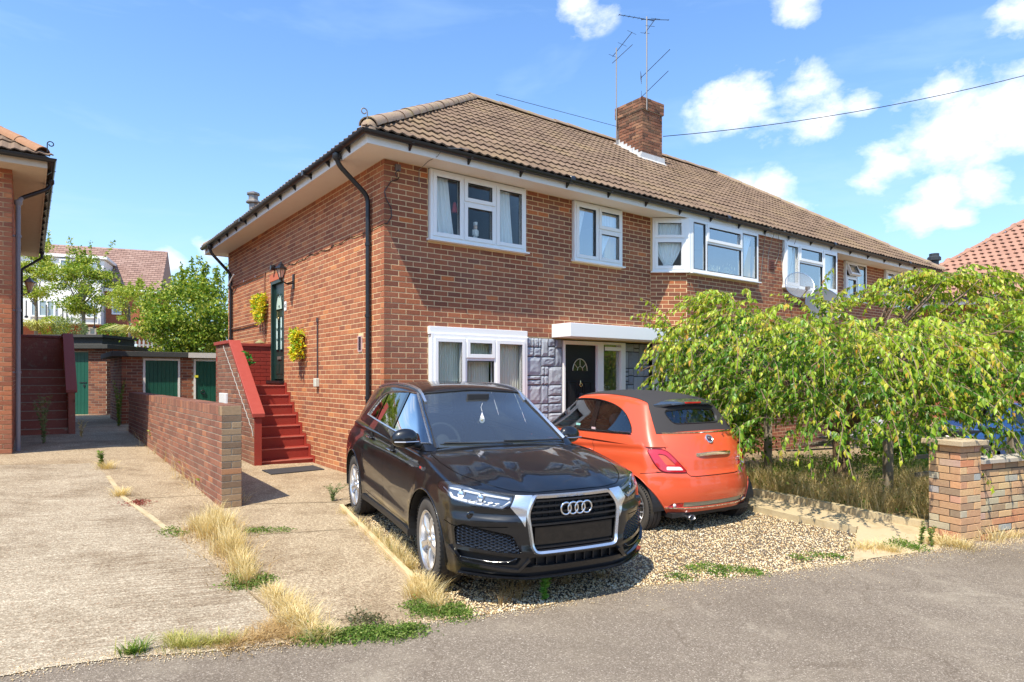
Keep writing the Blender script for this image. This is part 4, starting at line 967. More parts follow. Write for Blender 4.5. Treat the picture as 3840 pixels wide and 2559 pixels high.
# lantern
lt = thing('wall_lantern', 'black coach lantern on a bracket above the green side door', 'lamp', loc2w(0, 3.665, 3.22), HANG)
q = MB(); q.box((-.03, -.035, -.13), (-.0, .035, .13)); q.tube([(-.03, 0, -.03), (-.12, 0, -.06), (-.20, 0, -.02), (-.235, 0, .0)], .014, 8); q.tube([(-.03, 0, .0), (-.10, 0, -.03), (-.14, 0, -.05)], .01, 8); q.obj('bracket', M_black, lt, bevel=.003)
q = MB(); q.lathe([(0, .0), (.03, .0), (.035, .03), (.045, .035), (.045, .045), (.04, .05)], (-.235, 0, 0), 2, 6); q.lathe([(.11, .20), (.115, .21), (.07, .255), (.055, .26), (.05, .285), (.02, .31), (.008, .335), (0, .34)], (-.235, 0, 0), 2, 6); q.obj('lantern_cap', M_black, lt)
for k in range(6):
 a = R(60 * k); q = MB(); q.tube([(-.235 + .04 * math.cos(a), .04 * math.sin(a), .05), (-.235 + .092 * math.cos(a), .092 * math.sin(a), .21)], .006, 5); q.obj('glazing_bar', M_black, lt)
q = MB(); q.lathe([(.036, .05), (.086, .208)], (-.235, 0, 0), 2, 6); q.obj('lamp_glass', mat('lantern_glass', (.65, .55, .45), .2, alpha=.45), lt)
# hanging plants
def hang_plant(y, z0, z1, w, label, seed):
 t = thing('hanging_plant', label, 'plant', loc2w(-.10, y, z0), HANG, 'yellow trailing plants hung on the side wall'); rs = random.Random(seed)
 q = MB(); q.lathe([(0, -.12), (.08, -.10), (.11, 0), (.10, .0), (.0, -.02)], (0, 0, 0), 2, 12); q.obj('basket', mat('wicker', (.25, .14, .05), .9), t)
 q = MB(); q.tube([(.10, 0, .12), (.02, 0, .10), (0, 0, .02)], .006, 5); q.obj('hook', M_black, t)
 h = z0 - z1; strands = [(rs.uniform(-w, w), rs.uniform(-.08, .05), rs.uniform(.55, 1.0)) for _ in range(20)]
 def place(rs):
  s = rs.choice(strands); tt = rs.random(); return ((s[1] + rs.gauss(0, .018), s[0] * (1 - .25 * tt) + rs.gauss(0, .022), .06 - tt * h * s[2] + rs.gauss(0, .015)), (rs.gauss(-.5, .6), rs.gauss(0, .7), rs.gauss(-.2, .6)))
 vine_leaf_mass(rs, 1100, .07, place, None).obj('foliage', M_trail, t)
hang_plant(5.50, 3.08, 2.50, .30, 'yellow and green trailing plant hung on brick wall left of the green door', 5)
hang_plant(3.18, 2.24, 1.70, .22, 'yellow trailing plant hung on brick wall right of the red stairs', 6)
# vent, conduit, meter boxes, pipes, cables
t = thing('wall_vent', 'small dark louvred vent with pink surround low on side wall', 'vent', loc2w(0, .77, 1.975), HANG)
q = MB();
for a, b in (((-.016, -.065, -.115), (0, -.05, .115)), ((-.016, .05, -.115), (0, .065, .115)), ((-.016, -.05, .10), (0, .05, .115)), ((-.016, -.05, -.115), (0, .05, -.10))): q.box(a, b)
q.obj('frame', mat('pink_plastic', (.62, .42, .40), .5), t)
for k in range(7):
 q = MB(); q.box((-.012, -.049, -.095 + k * .028), (-.002, .049, -.080 + k * .028)); q.obj('louvre', mat('dark_louvre', (.06, .035, .05), .6), t)
q = MB(); q.box((-.002, -.05, -.10), (0, .05, .10)); q.obj('backing', M_black, t)
t = thing('cable_conduit', 'vertical dark conduit ending in a pale box on the side wall', 'conduit', loc2w(0, 2.46, 1.4), HANG)
q = MB(); q.tube([(-.018, 0, .06), (-.018, 0, 1.02)], .013, 8); q.lathe([(.013, 0), (.024, .01), (.022, .07), (0, .08)], (-.018, 0, 1.0), 2, 8); q.obj('pipe', mat('brown_pipe', (.07, .05, .05), .5), t)
q = MB(); q.box((-.07, -.055, -.07), (0, .055, .07)); q.obj('junction_box', mat('pale_plastic', (.62, .62, .52), .4), t, bevel=.01)
M_coprpipe = stonelike('painted_pipe', (.22, .10, .07), (.34, .17, .11), 30, .5)
t = thing('gas_pipe', 'brown painted pipe run clipped to wall left of the side door', 'pipe', loc2w(0, 5.4, 2.2), HANG)
q = MB(); q.tube([(-.03, 2.55, 1.36), (-.03, 2.55, 1.41), (-.03, 0, 1.40), (-.03, 0, -.02)], .014, 8); q.obj('pipe', M_coprpipe, t)
for p in ((-.03, .6, 1.40), (-.03, 1.5, 1.405), (-.03, 0, .6)):
 q = MB(); q.box((p[0] - .02, p[1] - .012, p[2] - .022), (0, p[1] + .012, p[2] + .022)); q.obj('pipe_bracket', M_alu, t)
q = MB(); q.lathe([(0, 0), (.09, 0), (.10, .03), (.05, .07), (.02, .09), (0, .09)], (-.12, 0, -.05), 2, 14); q.obj('brass_dish', stonelike('tarnished_brass', (.20, .18, .08), (.36, .32, .15), 20, .5), t)
q = MB(); q.tube([(0, 0, 0), (0, -2.4, 0)], .014, 8); o = q.obj('heating_pipe', M_coprpipe); o.location = loc2w(-.03, 8.35, 2.62); o.rotation_euler = (0, 0, HANG); tag(o, 'lower horizontal brown pipe running behind the hanging plant', 'pipe')
q = MB(); q.tube([(0, 0, 0), (0, -.55, .20)], .016, 8); o = q.obj('overflow_pipe', M_white); o.location = loc2w(-.12, 8.0, 3.62); o.rotation_euler = (0, 0, HANG); tag(o, 'short white overflow pipe slanting beside the far downpipe', 'pipe')
q = MB(); q.lathe([(0, -.02), (.05, -.02), (.055, .05), (.04, .08), (0, .08)], (-.05, 0, 0), 0, 10); q.box((-.03, -.02, -.02), (0, .02, .02)); o = q.obj('security_sensor', M_black); o.location = loc2w(-.02, 4.80, 3.62); o.rotation_euler = (0, 0, HANG); tag(o, 'small round black sensor above the green side door', 'sensor')
def cable(pts, label, r=.006, m=None, cat='cable', name='cable', wave=.0):
 'free run of cable, points in house frame'
 p = [loc2w(*q) for q in pts]; o0 = p[0]; mb = MB(); mb.tube([a - o0 for a in p], r, 5); o = mb.obj(name, m or M_black, None, auto=60); o.location = o0; return tag(o, label, cat)
cp_ = [(-.012, 4.76, 3.60)]
for i in range(22):
 y = 4.6 - i * .165; cp_.append((-.012, y, 3.555 + .02 * math.sin(i * 1.9) + .012 * math.sin(i * .7)))
cp_ += [(-.014, .95, 3.56), (-.014, .55, 3.55), (-.012, .2, 3.56), (-.012, -.012, 3.57), (.042, -.012, 3.575), (.108, -.012, 3.68), (.10, -.012, 3.80), (.03, -.012, 3.9), (.0, -.014, 4.01), (.10, -.012, 4.16), (.19, -.012, 4.20)]
cable(cp_, 'loose black cable sagging across side wall round the brick corner')
q = MB(); q.box((-.04, -.04, -.045), (.04, 0, .045)); o = q.obj('junction_box', mat('brown_box', (.16, .12, .11), .6), bevel=.005); o.location = loc2w(.195, -.006, 4.36); o.rotation_euler = (0, 0, HANG); tag(o, 'small brown junction box high on front wall under the eaves', 'box')
cable([(.20, -.05, 4.33), (.15, -.04, 4.28), (.17, -.04, 4.22), (.22, -.02, 4.24), (.19, -.012, 4.20)], 'short looped cable hanging from the brown junction box')
cable([(1.05, -.50, 4.66), (.85, -.54, 4.62), (.64, -.49, 4.60), (.56, -.47, 4.47), (.52, -.30, 4.445), (.53, -.012, 4.40), (.53, -.012, 4.2)], 'thin grey cable dropping over gutter left of first upstairs window', .005, M_steel)
# ================================================================ RED STAIRCASES
def staircase(root, sx, y0, zb, mp, medge, mouter, cap, top_y, extra_back=True, rot=HANG, z_first=.128):
 'steps rise along +y; the wall is at x=0 and the parapet at x=.87*sx'
 def bxx(mb, x0, x1, y0_, y1_, z0_, z1_): mb.box((min(x0 * sx, x1 * sx), y0_, z0_), (max(x0 * sx, x1 * sx), y1_, z1_))
 for i in range(8):
  ya = y0 + .21 * i; yb = ya + .21 if i < 7 else top_y; zt = zb + z_first + .1735 * i
  q = MB(); bxx(q, .012, .868, ya, yb + .0, zb - .5 if i == 0 else zb + z_first + .1735 * (i - 1) - .02, zt - .012); st = q.obj('step', mp, root, bevel=.006)
  q = MB(); bxx(q, .013, .867, ya - .010, ya + .215 if i < 7 else top_y, zt - .0115, zt); q.obj('tread', mp, st, bevel=.005)
  q = MB(); bxx(q, .014, .866, ya - .0125, ya + .006, zt - .016, zt + .0015); q.obj('worn_nosing', medge, st)
  q = MB(); bxx(q, .0065, .011, ya - .10, ya + .12, zb + z_first + .1735 * (i - 1) - .03, zt + .045); q.obj('painted_skirting', mp, st)
 xi, xo = .870, .985; bk_ = Bricks(); core = MB(); sl_ = .1735 / .21
 yf = y0 - .09; ztop = zb + 2.15
 def zcap(y): return min(ztop - .06, zb + .86 + (y - yf) * sl_ * 1.0)
 yk = yf + (ztop - .06 - zb - .86) / sl_
 poly = [(yf, zb - .5), (yf, zcap(yf)), (yk, ztop - .06), (top_y + .11, ztop - .06), (top_y + .11, zb - .5)]
 core.prism(poly, 0, sx * (xi + .004), sx * (xo - .004)); core.obj('parapet', [mouter[1]], root)
 clip = lambda u, zt, a, b: zt <= zcap(a + yf) + .05
 # outer face (bare brick), inner face and front post (painted)
 bk_.wall((sx * (xo - .004), yf, 0), Y_, (sx, 0, 0), 0, top_y + .11 - yf, zb - .15, ztop - .06, [], phase=0, m=0, clip=clip)
 bk_.wall((sx * (xi + .004), yf, 0), Y_, (-sx, 0, 0), 0, top_y - yf, zb - .15, ztop - .06, [], phase=0, m=1, clip=lambda u, zt, a, b: zt <= zcap(a + yf) + .05 and zt > zb + (a + yf - y0) * sl_)
 bk_.wall((min(sx * xi, sx * xo), yf + .004, 0), X, -Y_, 0, xo - xi, zb - .15, zb + .86, [], phase=0, m=1, bl=xo - xi)
 bk_.build(root, [mouter[0], mp], d=.005, nmax=120, min_px=14)
 q = MB(); bxx(q, xi, xo, yf - .0015, yf + .003, zb - .3, zb + .86); q.obj('painted_post', mp, root)
 # back parapet
 q = MB(); bxx(q, .006, xo, top_y, top_y + .11, zb - .3, ztop - .06); q.obj('back_parapet', mp, root)
 b2 = Bricks(); b2.wall((0 if sx > 0 else -xi, top_y - .001, 0), X, -Y_, .01, xi, zb + z_first + 1.22, ztop - .06, [], phase=1, m=1); b2.build(root, [mouter[0], mp], d=.004, nmax=60, min_px=12)
 # coping
 q = MB(); w0, w1 = xi - .045, xo + .035
 pc = [(yf - .03, zcap(yf) - .012), (yk, ztop - .06), (top_y + .14, ztop - .06), (top_y + .14, ztop), (yk - .01, ztop), (yf - .03, zcap(yf) + .05)]
 q.prism(pc, 0, min(sx * w0, sx * w1), max(sx * w0, sx * w1)); q.obj('coping', cap, root, bevel=.006)
 q = MB(); bxx(q, .006, w0 - .002, top_y - .03, top_y + .14, ztop - .058, ztop - .001); q.obj('coping', cap, root, bevel=.006)
 return root
M_redcap = pmat('red_coping_paint', lambda nt, oc, wc: mixc(nt, noise_(nt, wc, 14, 5, .6), (.30, .042, .028), (.37, .07, .05)), rough=.5, spec=.4)
M_marcap = stonelike('maroon_coping_paint', (.26, .06, .045), (.34, .11, .085), 30, .7, .4, .003)
st1 = thing('brick_staircase', 'bright red painted steps with sloping parapet up to the green side door', 'stairs', HO, HANG)
staircase(st1, -1, 2.70, 0, M_redpaint, M_rededge, (M_lowbrick, M_graymortar), M_redcap, 5.09)
q = MB(); q.box((-1.035, 4.28, .99), (-.985, 4.74, 1.20)); mbx = q.obj('meter_box', M_white, None, bevel=.008); mbx.location = HO; mbx.rotation_euler = (0, 0, HANG); tag(mbx, 'white meter box on the outer side of the red staircase', 'box')
rs = random.Random(4); q = vine_leaf_mass(rs, 60, .10, lambda r: ((r.gauss(0, .03), r.gauss(0, .05), r.gauss(0, .07)), (r.gauss(0, 1), r.gauss(0, 1), r.gauss(.1, .6))), None)
o = q.obj('artificial_leaf_sprig', M_bright); o.location = loc2w(-.80, 3.80, 1.76); tag(o, 'bright green leaf sprig inside the red parapet', 'plant')
cable([(-1.0, 4.55 - 1.9 * t, 2.06 - 1.42 * t - .03 * (k % 2)) for k, t in enumerate(np.linspace(0, 1, 26))] + [(-1.0, 2.63, .55)], 'thin pale cable clipped below the red sloping coping', .007, mat('dirty_cable', (.35, .33, .30), .7))
mt = [G(900 + a / 2.614, 1200 + b / 2.614) for a, b in ((215, 1478), (310, 1520), (828, 1470), (716, 1432))]
mz = MB(); mz.add([(x, y, gz(x, y) + .012) for x, y in mt] + [(x, y, gz(x, y) - .002) for x, y in mt], [(0, 1, 2, 3), (0, 4, 5, 1), (1, 5, 6, 2), (2, 6, 7, 3), (3, 7, 4, 0)])
tag(mz.obj('door_mat', stonelike('rubber_mat', (.02, .02, .022), (.07, .07, .075), 90, .8, 1.0)), 'black rubber mat lying at the foot of the red steps', 'mat')
# ================================================================ LOW WALL BETWEEN THE DRIVES
LW = thing('low_brick_wall', 'long low purplish brick wall running back beside the drive with buff end pier', 'wall', (-3.10, 7.39, 0.0), HANG)
lwL = 8.3; core = MB(); core.box((-.211, .004, -.5), (-.004, lwL, 1.152)); core.obj('wall_core', M_graymortar, LW); lb_ = Bricks()
tz = 1.165
lb_.wall((-.215 + .004, 0, 0), Y_, -X, 0, lwL, -.05, tz - .115, [], phase=0, m=0)
lb_.wall((-.004, 0, 0), Y_, X, 0, lwL, -.1, tz - .115, [], phase=0, m=0)
lb_.wall((-.215, .004, 0), X, -Y_, 0, .215, -.08, tz - .115, [], phase=0, m=1)
for k in range(int(lwL / .075)):   # brick-on-edge course
 y = .0375 + k * .075; lb_.all.append((Vector((-.211, y, tz - .055)), Y_, -X, .065, .105, 0 if k > 1 else 1, rnd.uniform(-.002, .002)));
 lb_.all.append((Vector((-.004, y, tz - .055)), Y_, X, .065, .105, 0, 0))
lb_.all.append((Vector((-.1075, .004, tz - .055)), X, -Y_, .213, .105, 1, 0))
lb_.build(LW, [M_lowbrick, M_lowend], d=.006, nmax=300, min_px=5)
q = MB()
for k in range(int(lwL / .075)): y = .0375 + k * .075; q.box((-.212, y - .0325, tz - .02), (-.003, y + .0325, tz + .001 + rnd.uniform(0, .004)))
q.obj('brick_on_edge_top', M_lowbrick, LW, kind='stuff')
# bits lying behind it
for k, (u, dy) in enumerate(((480, 12.6), (560, 10.9))): pass
# ================================================================ HOUSE ON THE LEFT
OLw = Vector((-7.80, 10.05, .27))
h2 = thing('brick_house', 'red brick house at the left edge with deep soffit and grey downpipe', 'house', OLw, HANG)
wl = MB(); wall_pieces(wl, (-9, 0, 0), X, -Y_, 0, 9, -1.2, 4.458, []); wall_pieces(wl, (0, 0, 0), Y_, X, 0, 8.45, -1.2, 4.458, [(3.2, 3.9, 1.5, 3.4)]); wl.obj('wall', M_mortar, h2)
b2 = Bricks(); b2.wall((0, 0, 0), -X, -Y_, 0, 2.4, -.3, 4.45, [], phase=0, m=0); b2.wall((0, 0, 0), Y_, X, 0, 8.45, -.3, 4.45, [], phase=1, m=0); b2.build(h2, [M_brick_sun], d=.006, nmax=110, min_px=20)
q = MB(); q.box((-9, -.42, ZS), (.42, 0, ZS + .012)); q.box((0, 0, ZS), (.42, 8.87, ZS + .012)); q.obj('soffit', M_soffit_old, h2)
q = MB(); q.box((-9, -.442, ZS - .012), (.442, -.42, 4.6)); q.box((.42, -.42, ZS - .012), (.442, 8.87, 4.6)); q.obj('fascia', M_soffit_old, h2)
gutter(h2, [(.504, 8.8, 4.585), (.504, -.504, 4.585), (-9, -.504, 4.585)], M_black)
for v in list(np.arange(.05, 8.6, .72)):
 o = bpy.data.objects.new('gutter_bracket', bkm); COL.objects.link(o); o.parent = h2; o.location = (.504 - .058, v, 4.54); o.rotation_euler = (0, 0, -math.pi / 2)
for u in (-1.2, -.35):
 o = bpy.data.objects.new('gutter_bracket', bkm); COL.objects.link(o); o.parent = h2; o.location = (u, -.446, 4.54); o.rotation_euler = (0, 0, math.pi)
# mirrored roof: tiles on the front slope and hip on the right
yE = -.47; run_, rise_ = 4.225 + .47, ZR - 4.615; sll = math.hypot(run_, rise_); upv = Vector((0, run_ / sll, rise_ / sll)); nv_ = Vector((0, -rise_ / sll, run_ / sll))
def clip2(u, r):
 x = -9 + u; yy = r * .333 * run_ / sll
 return 0 if x > .47 - yy - .02 else (1 if x + .3 < .47 - yy - .1 else 2)
rest = roof_slope(h2, (-9, yE, 4.615), X, upv, nv_, 9.6, int(sll / .333), .333, M_tile, clip2, 30, OLw, HANG)
ob = rest.obj('roof_tiling', M_tile, h2, kind='stuff'); bm = bmesh.new(); bm.from_mesh(ob.data); bmesh.ops.bisect_plane(bm, geom=bm.verts[:] + bm.edges[:] + bm.faces[:], plane_co=(.49, -.47, 0), plane_no=(1, 1, 0), clear_outer=True); bm.to_mesh(ob.data); bm.free()
q = MB(); q.add([(-9, yE, 4.61), (.47, yE, 4.61), (.47, 8.92, 4.61), (-9, 8.92, 4.61), (-4.225, 4.225, ZR - .004), (-9, 4.225, ZR - .004)], [(0, 1, 4, 5), (1, 2, 4), (2, 3, 5, 4), (0, 3, 2, 1)]); q.obj('roof_deck', M_tile, h2)
half_tiles(None, (.40, -.40, 4.70), (-4.225, 4.225, ZR + .04), objparent=h2, m=stonelike('orange_hip_tile', (.30, .14, .07), (.42, .24, .14), 30, .9, .8, .01), r=.125)
P0, P1, P2, P3 = (.504, .55, 4.52), (.504, .55, 4.38), (.075, .42, 4.10), (.075, .42, -.0)
downpipe(h2, (.504, .55, 4.5), [P0] + bend(P0, P1, P2) + bend(P1, P2, P3)[:2], M_black)
downpipe(h2, (P2[0], P2[1], 4.06), bend(P1, P2, P3)[1:] + [P3], M_pipegrey, clips=[((.075, .42, z), (-1, 0, 0)) for z in (3.5, 2.3, 1.3)])
downpipe(h2, (.504, 8.2, 4.5), [(.504, 8.2, 4.52), (.504, 8.2, 4.35), (.08, 8.2, 4.0), (.08, 8.2, 0)], M_black)
def scroll(loc, parent, m, flip=1):
 q = MB(); pts = [(0, 0, 0), (0, 0, .10)] + [(flip * (.045 - .045 * math.cos(t) * (1 - t / 14)), 0, .13 + .045 * math.sin(t) * (1 - t / 14)) for t in np.linspace(0, 6.2, 16)]
 q.tube(pts, .008, 6); o = q.obj('hip_iron', m, parent); o.location = loc; return o
scroll((.44, -.44, 4.70), h2, M_black); scroll((-.44, -.44, 4.70), house, M_steel, -1)
mcap = MB(); mcap.lathe([(.0, .10), (.06, .085), (.10, .03), (.11, -.06)], (0, 0, 0), 2, 10); o = mcap.obj('hip_end_mortar', M_ridge, house, smooth=True); o.location = (-.40, -.40, 4.66)
st2 = thing('brick_staircase', 'weathered maroon steps with lichen beside the left house', 'stairs', OLw + D2 * 0, HANG)
staircase(st2, 1, 3.40, .05, M_maroon, stonelike('lichen_nosing', (.34, .24, .17), (.56, .44, .32), 40, .9), (M_lowbrick, M_graymortar), M_marcap, 5.9)
l2 = thing('wall_lantern', 'rusty grey coach lantern on the left house beyond its downpipe', 'lamp', OLw + D1 * 0 + D2 * 4.6 + Vector((0, 0, 3.05)), HANG)
q = MB(); q.lathe([(.11, .20), (.115, .21), (.05, .27), (.01, .32), (0, .33)], (.235, 0, 0), 2, 6); q.lathe([(0, 0), (.04, 0), (.045, .04)], (.235, 0, 0), 2, 6); q.obj('lantern_cap', M_steel, l2)
q = MB(); q.lathe([(.04, .04), (.09, .205)], (.235, 0, 0), 2, 6); q.obj('lamp_glass', mat('amber_glass', (.55, .38, .22), .3), l2)
q = MB(); q.tube([(0, 0, -.06), (.12, 0, -.08), (.235, 0, 0)], .013, 6); q.obj('bracket', M_steel, l2)
# ================================================================ OUTBUILDINGS
SH = Vector((-9.57, 15.8, .28)); shed = thing('brick_store', 'flat-roofed brick store with two green doors in white frames', 'outbuilding', SH, HANG)
hs = [(.46, 1.29, -.2, 1.68), (1.61, 2.43, -.2, 1.68)]
wl = MB(); wall_pieces(wl, (0, 0, 0), X, -Y_, 0, 5.0, -.6, 1.72, hs); wall_pieces(wl, (0, 0, 0), Y_, -X, 0, 2.6, -.6, 1.72, []); wl.obj('wall', M_graymortar, shed)
sb = Bricks(); sb.wall((0, 0, 0), X, -Y_, 0, 5.0, -.5, 1.71, hs, phase=0); sb.wall((0, 0, 0), Y_, -X, 0, 2.6, -.5, 1.71, [], phase=1); sb.build(shed, [M_shedbrick], d=.006, nmax=140, min_px=14)
q = MB(); q.box((-.22, -.16, 1.715), (1.46, 2.8, 1.845)); q.box((1.462, -.16, 1.715), (5.2, 2.8, 1.842)); q.obj('roof_slab', M_felt, shed, bevel=.01)
q = MB(); q.box((1.46, -.185, 1.71), (2.7, -.1601, 1.84)); q.obj('fascia_board', stonelike('grey_board', (.55, .52, .47), (.68, .64, .58), 12), shed)
q = MB(); q.add([(-.15, -.05, 1.846), (5.1, -.05, 1.846), (5.1, 2.7, 1.846), (-.15, 2.7, 1.846)], [(0, 1, 2, 3)]); q.obj('roof_felt', M_felt, shed)
for k, (a, b) in enumerate(((.46, 1.29), (1.61, 2.43))):
 dr_ = MB(); dr_.box((a + .05, .03, -.2), (b - .05, .05, 1.63)); dd_ = dr_.obj('door', M_green, shed)
 nb = 8; w_ = (b - a - .1) / nb
 for j in range(nb):
  q = MB(); q.box((a + .05 + j * w_ + .003, .012, -.18), (a + .05 + (j + 1) * w_ - .003, .0299, 1.62)); q.obj('board', M_green, dd_)
 fr = MB(); fr.box((a, -.02, -.2), (a + .048, .06, 1.68)); fr.box((b - .048, -.02, -.2), (b, .06, 1.68)); fr.box((a + .048, -.02, 1.632), (b - .048, .06, 1.68)); fr.obj('door_frame', stonelike('white_gloss', (.70, .68, .63), (.80, .78, .74), 20, .5), shed)
 q = MB(); q.box((a + .05, -.006, .45 if k else .40), (a + .26, .0115, .47 if k else .42)); q.obj('hinge_strap', M_black, dd_)
 if k:
  q = MB(); q.box((a + .02, -.05, 1.20), (a + .10, -.021, 1.26)); q.obj('padlock', mat('yellow_tag', (.75, .70, .05), .4), dd_)
  q = MB(); q.torus((a + .22, -.01, .82), .05, .012, 1, 14, 5); q.obj('ring_handle', M_black, dd_)
# small far store with its stepped roof
S2 = Vector((-12.2, 19.4, .34)); sh2 = thing('brick_store', 'small brick store with one narrow green door and dark roof slab', 'outbuilding', S2, 0)
hs2 = [(-1.12, -.55, -.2, 1.92)]
wl = MB(); wall_pieces(wl, (-2.6, 0, 0), X, -Y_, 0, 2.6, -.5, 2.0, [(a + 2.6, b + 2.6, c, d) for a, b, c, d in hs2]); wl.box((-.12, .121, -.5), (-.001, 2.6, 2.0)); wl.obj('wall', M_graymortar, sh2)
sb = Bricks(); sb.wall((-2.6, 0, 0), X, -Y_, 0, 2.6, -.3, 2.0, [(a + 2.6, b + 2.6, c, d) for a, b, c, d in hs2], phase=0); sb.wall((0, 0, 0), Y_, X, 0, 2.6, -.3, 2.0, [], phase=1); sb.build(sh2, [M_shedbrick], d=.006, nmax=60, min_px=14)
q = MB(); q.box((-2.8, -.22, 2.0), (.16, 2.8, 2.13)); q.obj('roof_slab', M_felt, sh2, bevel=.01)
q = MB(); q.box((-2.6, .5, 2.13), (-.45, 2.2, 2.38)); q.box((-2.7, .4, 2.38), (-.38, 2.3, 2.46)); q.obj('raised_roof', M_felt, sh2)
q = MB(); q.box((-1.11, .02, -.2), (-.56, .06, 1.9)); d_ = q.obj('door', M_green, sh2)
for j in range(5): q = MB(); q.box((-1.11 + j * .11 + .003, .006, -.18), (-1.11 + (j + 1) * .11 - .003, .0199, 1.89)); q.obj('board', M_green, d_)
q = MB(); q.box((-.82, -.012, .98), (-.60, .0055, 1.0)); q.box((-.70, -.02, .86), (-.65, -.0125, .93)); q.obj('latch', M_black, d_)
# vertical boards between the stores
M_fenceboard = stonelike('orange_fence_board', (.34, .14, .07), (.46, .22, .11), 10, .8)
fb = thing('board_fence', 'narrow strip of orange-brown board fence between the two stores', 'fence', (-14.72, 23.2, .35), HANG)
for k in range(4):
 q = MB(); q.box((k * .16, -.012 + .02 * (k % 2), .45), (k * .16 + .145, .01 + .02 * (k % 2), 2.3 + .01 * (k % 3))); q.obj('board', M_fenceboard, fb)
q = MB(); q.box((0, 0.035, -.3), (.62, .12, .44)); q.obj('gravel_board', M_kerb, fb)
# palisade fence on the rise behind
pf = thing('palisade_fence', 'grey steel palisade fence behind the brick stores', 'fence', (-19.5, 26.0, 1.86), R(14))
for k in range(118):
 q = MB() if k == 0 else None
 if k == 0:
  q.prism([(-.035, 0), (.035, 0), (.035, 1.15), (0, 1.23), (-.035, 1.15)], 1, 0, .012); o = q.obj('pale', stonelike('galvanised_steel', (.26, .28, .27), (.40, .41, .40), 6, .6), pf); pm_ = o.data
 else: o = bpy.data.objects.new('pale', pm_); COL.objects.link(o); o.parent = pf
 o.location = (k * .155, 0, 0)
for z in (.2, .95): q = MB(); q.box((-.1, .014, z), (18.3, .05, z + .05)); q.obj('rail', MATS['galvanised_steel'], pf)
bank = MB(); bank.add([(-34, 22.5, .3), (-4, 30, .3), (-4.6, 32, 1.7), (-34, 24.5, 1.7), (-34, 48, 2.2), (-4, 48, 2.2)], [(0, 1, 2, 3), (3, 2, 5, 4)]); bank.obj('bank', M_soil, None, kind='structure')
# washing on a line
q = MB(); n_ = 12
for k in range(n_ + 1):
 x = k / n_ * .78; q.v += [(x, 0, -.05 * math.sin(math.pi * k / n_)), (x, .02 * math.sin(k * 2.1), -.16 - .05 * math.sin(math.pi * k / n_))]
q.f = [(2 * k, 2 * k + 2, 2 * k + 3, 2 * k + 1) for k in range(n_)]; q.m = [0] * n_
o = q.obj('washing', mat('pale_blue_cloth', (.62, .75, .82), .9)); o.location = at(430, 1290, 22.5); tag(o, 'pale blue cloth hung over line between black posts', 'washing')
for k, pxx in enumerate((419, 497)):
 q = MB(); q.box((-.05, -.05, -1.5), (.05, .05, .35)); o = q.obj('post', M_black); o.location = at(pxx, 1300, 22.6); tag(o, 'black post holding the %s end of the washing line' % ('left', 'right')[k], 'post', 'black washing line posts')
# ================================================================ MODERN HOUSE BEYOND THE YARD
BO = Vector((-27.28, 38.0, 0)); BA = math.atan2(.366, .93)
bg_ = thing('modern_house', 'white rendered and red brick house with large pink-brown tiled roof', 'house', BO, BA)
M_render = stonelike('white_render', (.78, .78, .75), (.84, .84, .81), 3, .8, .1)
M_bgbrick = stonelike('orange_brick_wall', (.30, .085, .045), (.42, .14, .075), 30, .9)
M_bgroof = pmat('plain_roof_tile', lambda nt, oc, wc: mixc(nt, noise_(nt, wc, 9, 4), ramp(nt, randper(nt), [(0, (.20, .11, .085)), (.5, (.29, .17, .13)), (1, (.37, .24, .19))]), (.30, .19, .15)), rough=.85)
q = MB(); q.box((2.86, 0, 1.0), (5.45, 7, 6.78)); q.box((-9, .001, 1.0), (2.86, 7, 4.62)); q.obj('brick_wall', M_bgbrick, bg_)
q = MB(); q.box((-1.15, -1.0, 4.62), (2.80, .3, 6.9)); q.box((-9, -.6, 4.62), (-1.15, .3, 6.9)); q.add([(2.80, -1.0, 6.9), (2.80, .6, 6.9), (2.80, .6, 8.4), (3.0, -1.0, 8.4), (-9, -1.0, 8.45), (-9, -1.0, 6.9), (-9, .8, 8.45), (3.0, 1.6, 8.4)], [(0, 1, 7, 3), (5, 0, 3, 4), (4, 3, 7, 6)]); q.obj('rendered_wall', M_render, bg_)
q = MB(); q.box((-9.1, -1.15, 8.45), (3.15, 1.7, 8.62)); q.obj('dormer_roof', M_render, bg_)
rt = MB(); slp = Vector((0, 3.3, 3.0)); L_ = slp.length; slp.normalize(); nrm = Vector((0, -3.0, 3.3)).normalized(); rws = 20; hh = L_ / rws
for r_ in range(rws):
 x = -9 + (.5 if r_ % 2 else 0) * .33
 while x < 5.8:
  if not (x < 2.95 and r_ * hh * slp.z < 1.7 ):
   p = Vector((x, -.25, 6.86)) + slp * (r_ * hh); a = p + nrm * .03; w_ = .315
   x1 = min(x + w_, 5.85); e_ = Vector((x1 - x, 0, 0)); rt.add([a, a + e_, a + e_ + slp * hh - nrm * .025, a + slp * hh - nrm * .025, a - nrm * .03, a + e_ - nrm * .03], [(0, 1, 2, 3), (4, 5, 1, 0)])
  x += .33
rt.obj('roof_tiling', M_bgroof, bg_, kind='stuff')
q = MB(); q.add([(-9, -.25, 6.84), (5.85, -.25, 6.84), (5.85, 3.05, 9.84), (-9, 3.05, 9.84), (5.85, 6.9, 6.84), (-9, 6.9, 6.84)], [(0, 1, 2, 3), (3, 2, 4, 5), (1, 4, 2)]); q.obj('roof_deck', M_bgroof, bg_)
q = MB(); q.box((2.86, -.32, 6.68), (5.8, -.02, 6.83)); q.obj('eaves_board', M_render, bg_)
q = MB(); q.box((2.8, -1.2, 4.25), (5.3, -.01, 4.42)); q.obj('porch_roof', M_felt, bg_)
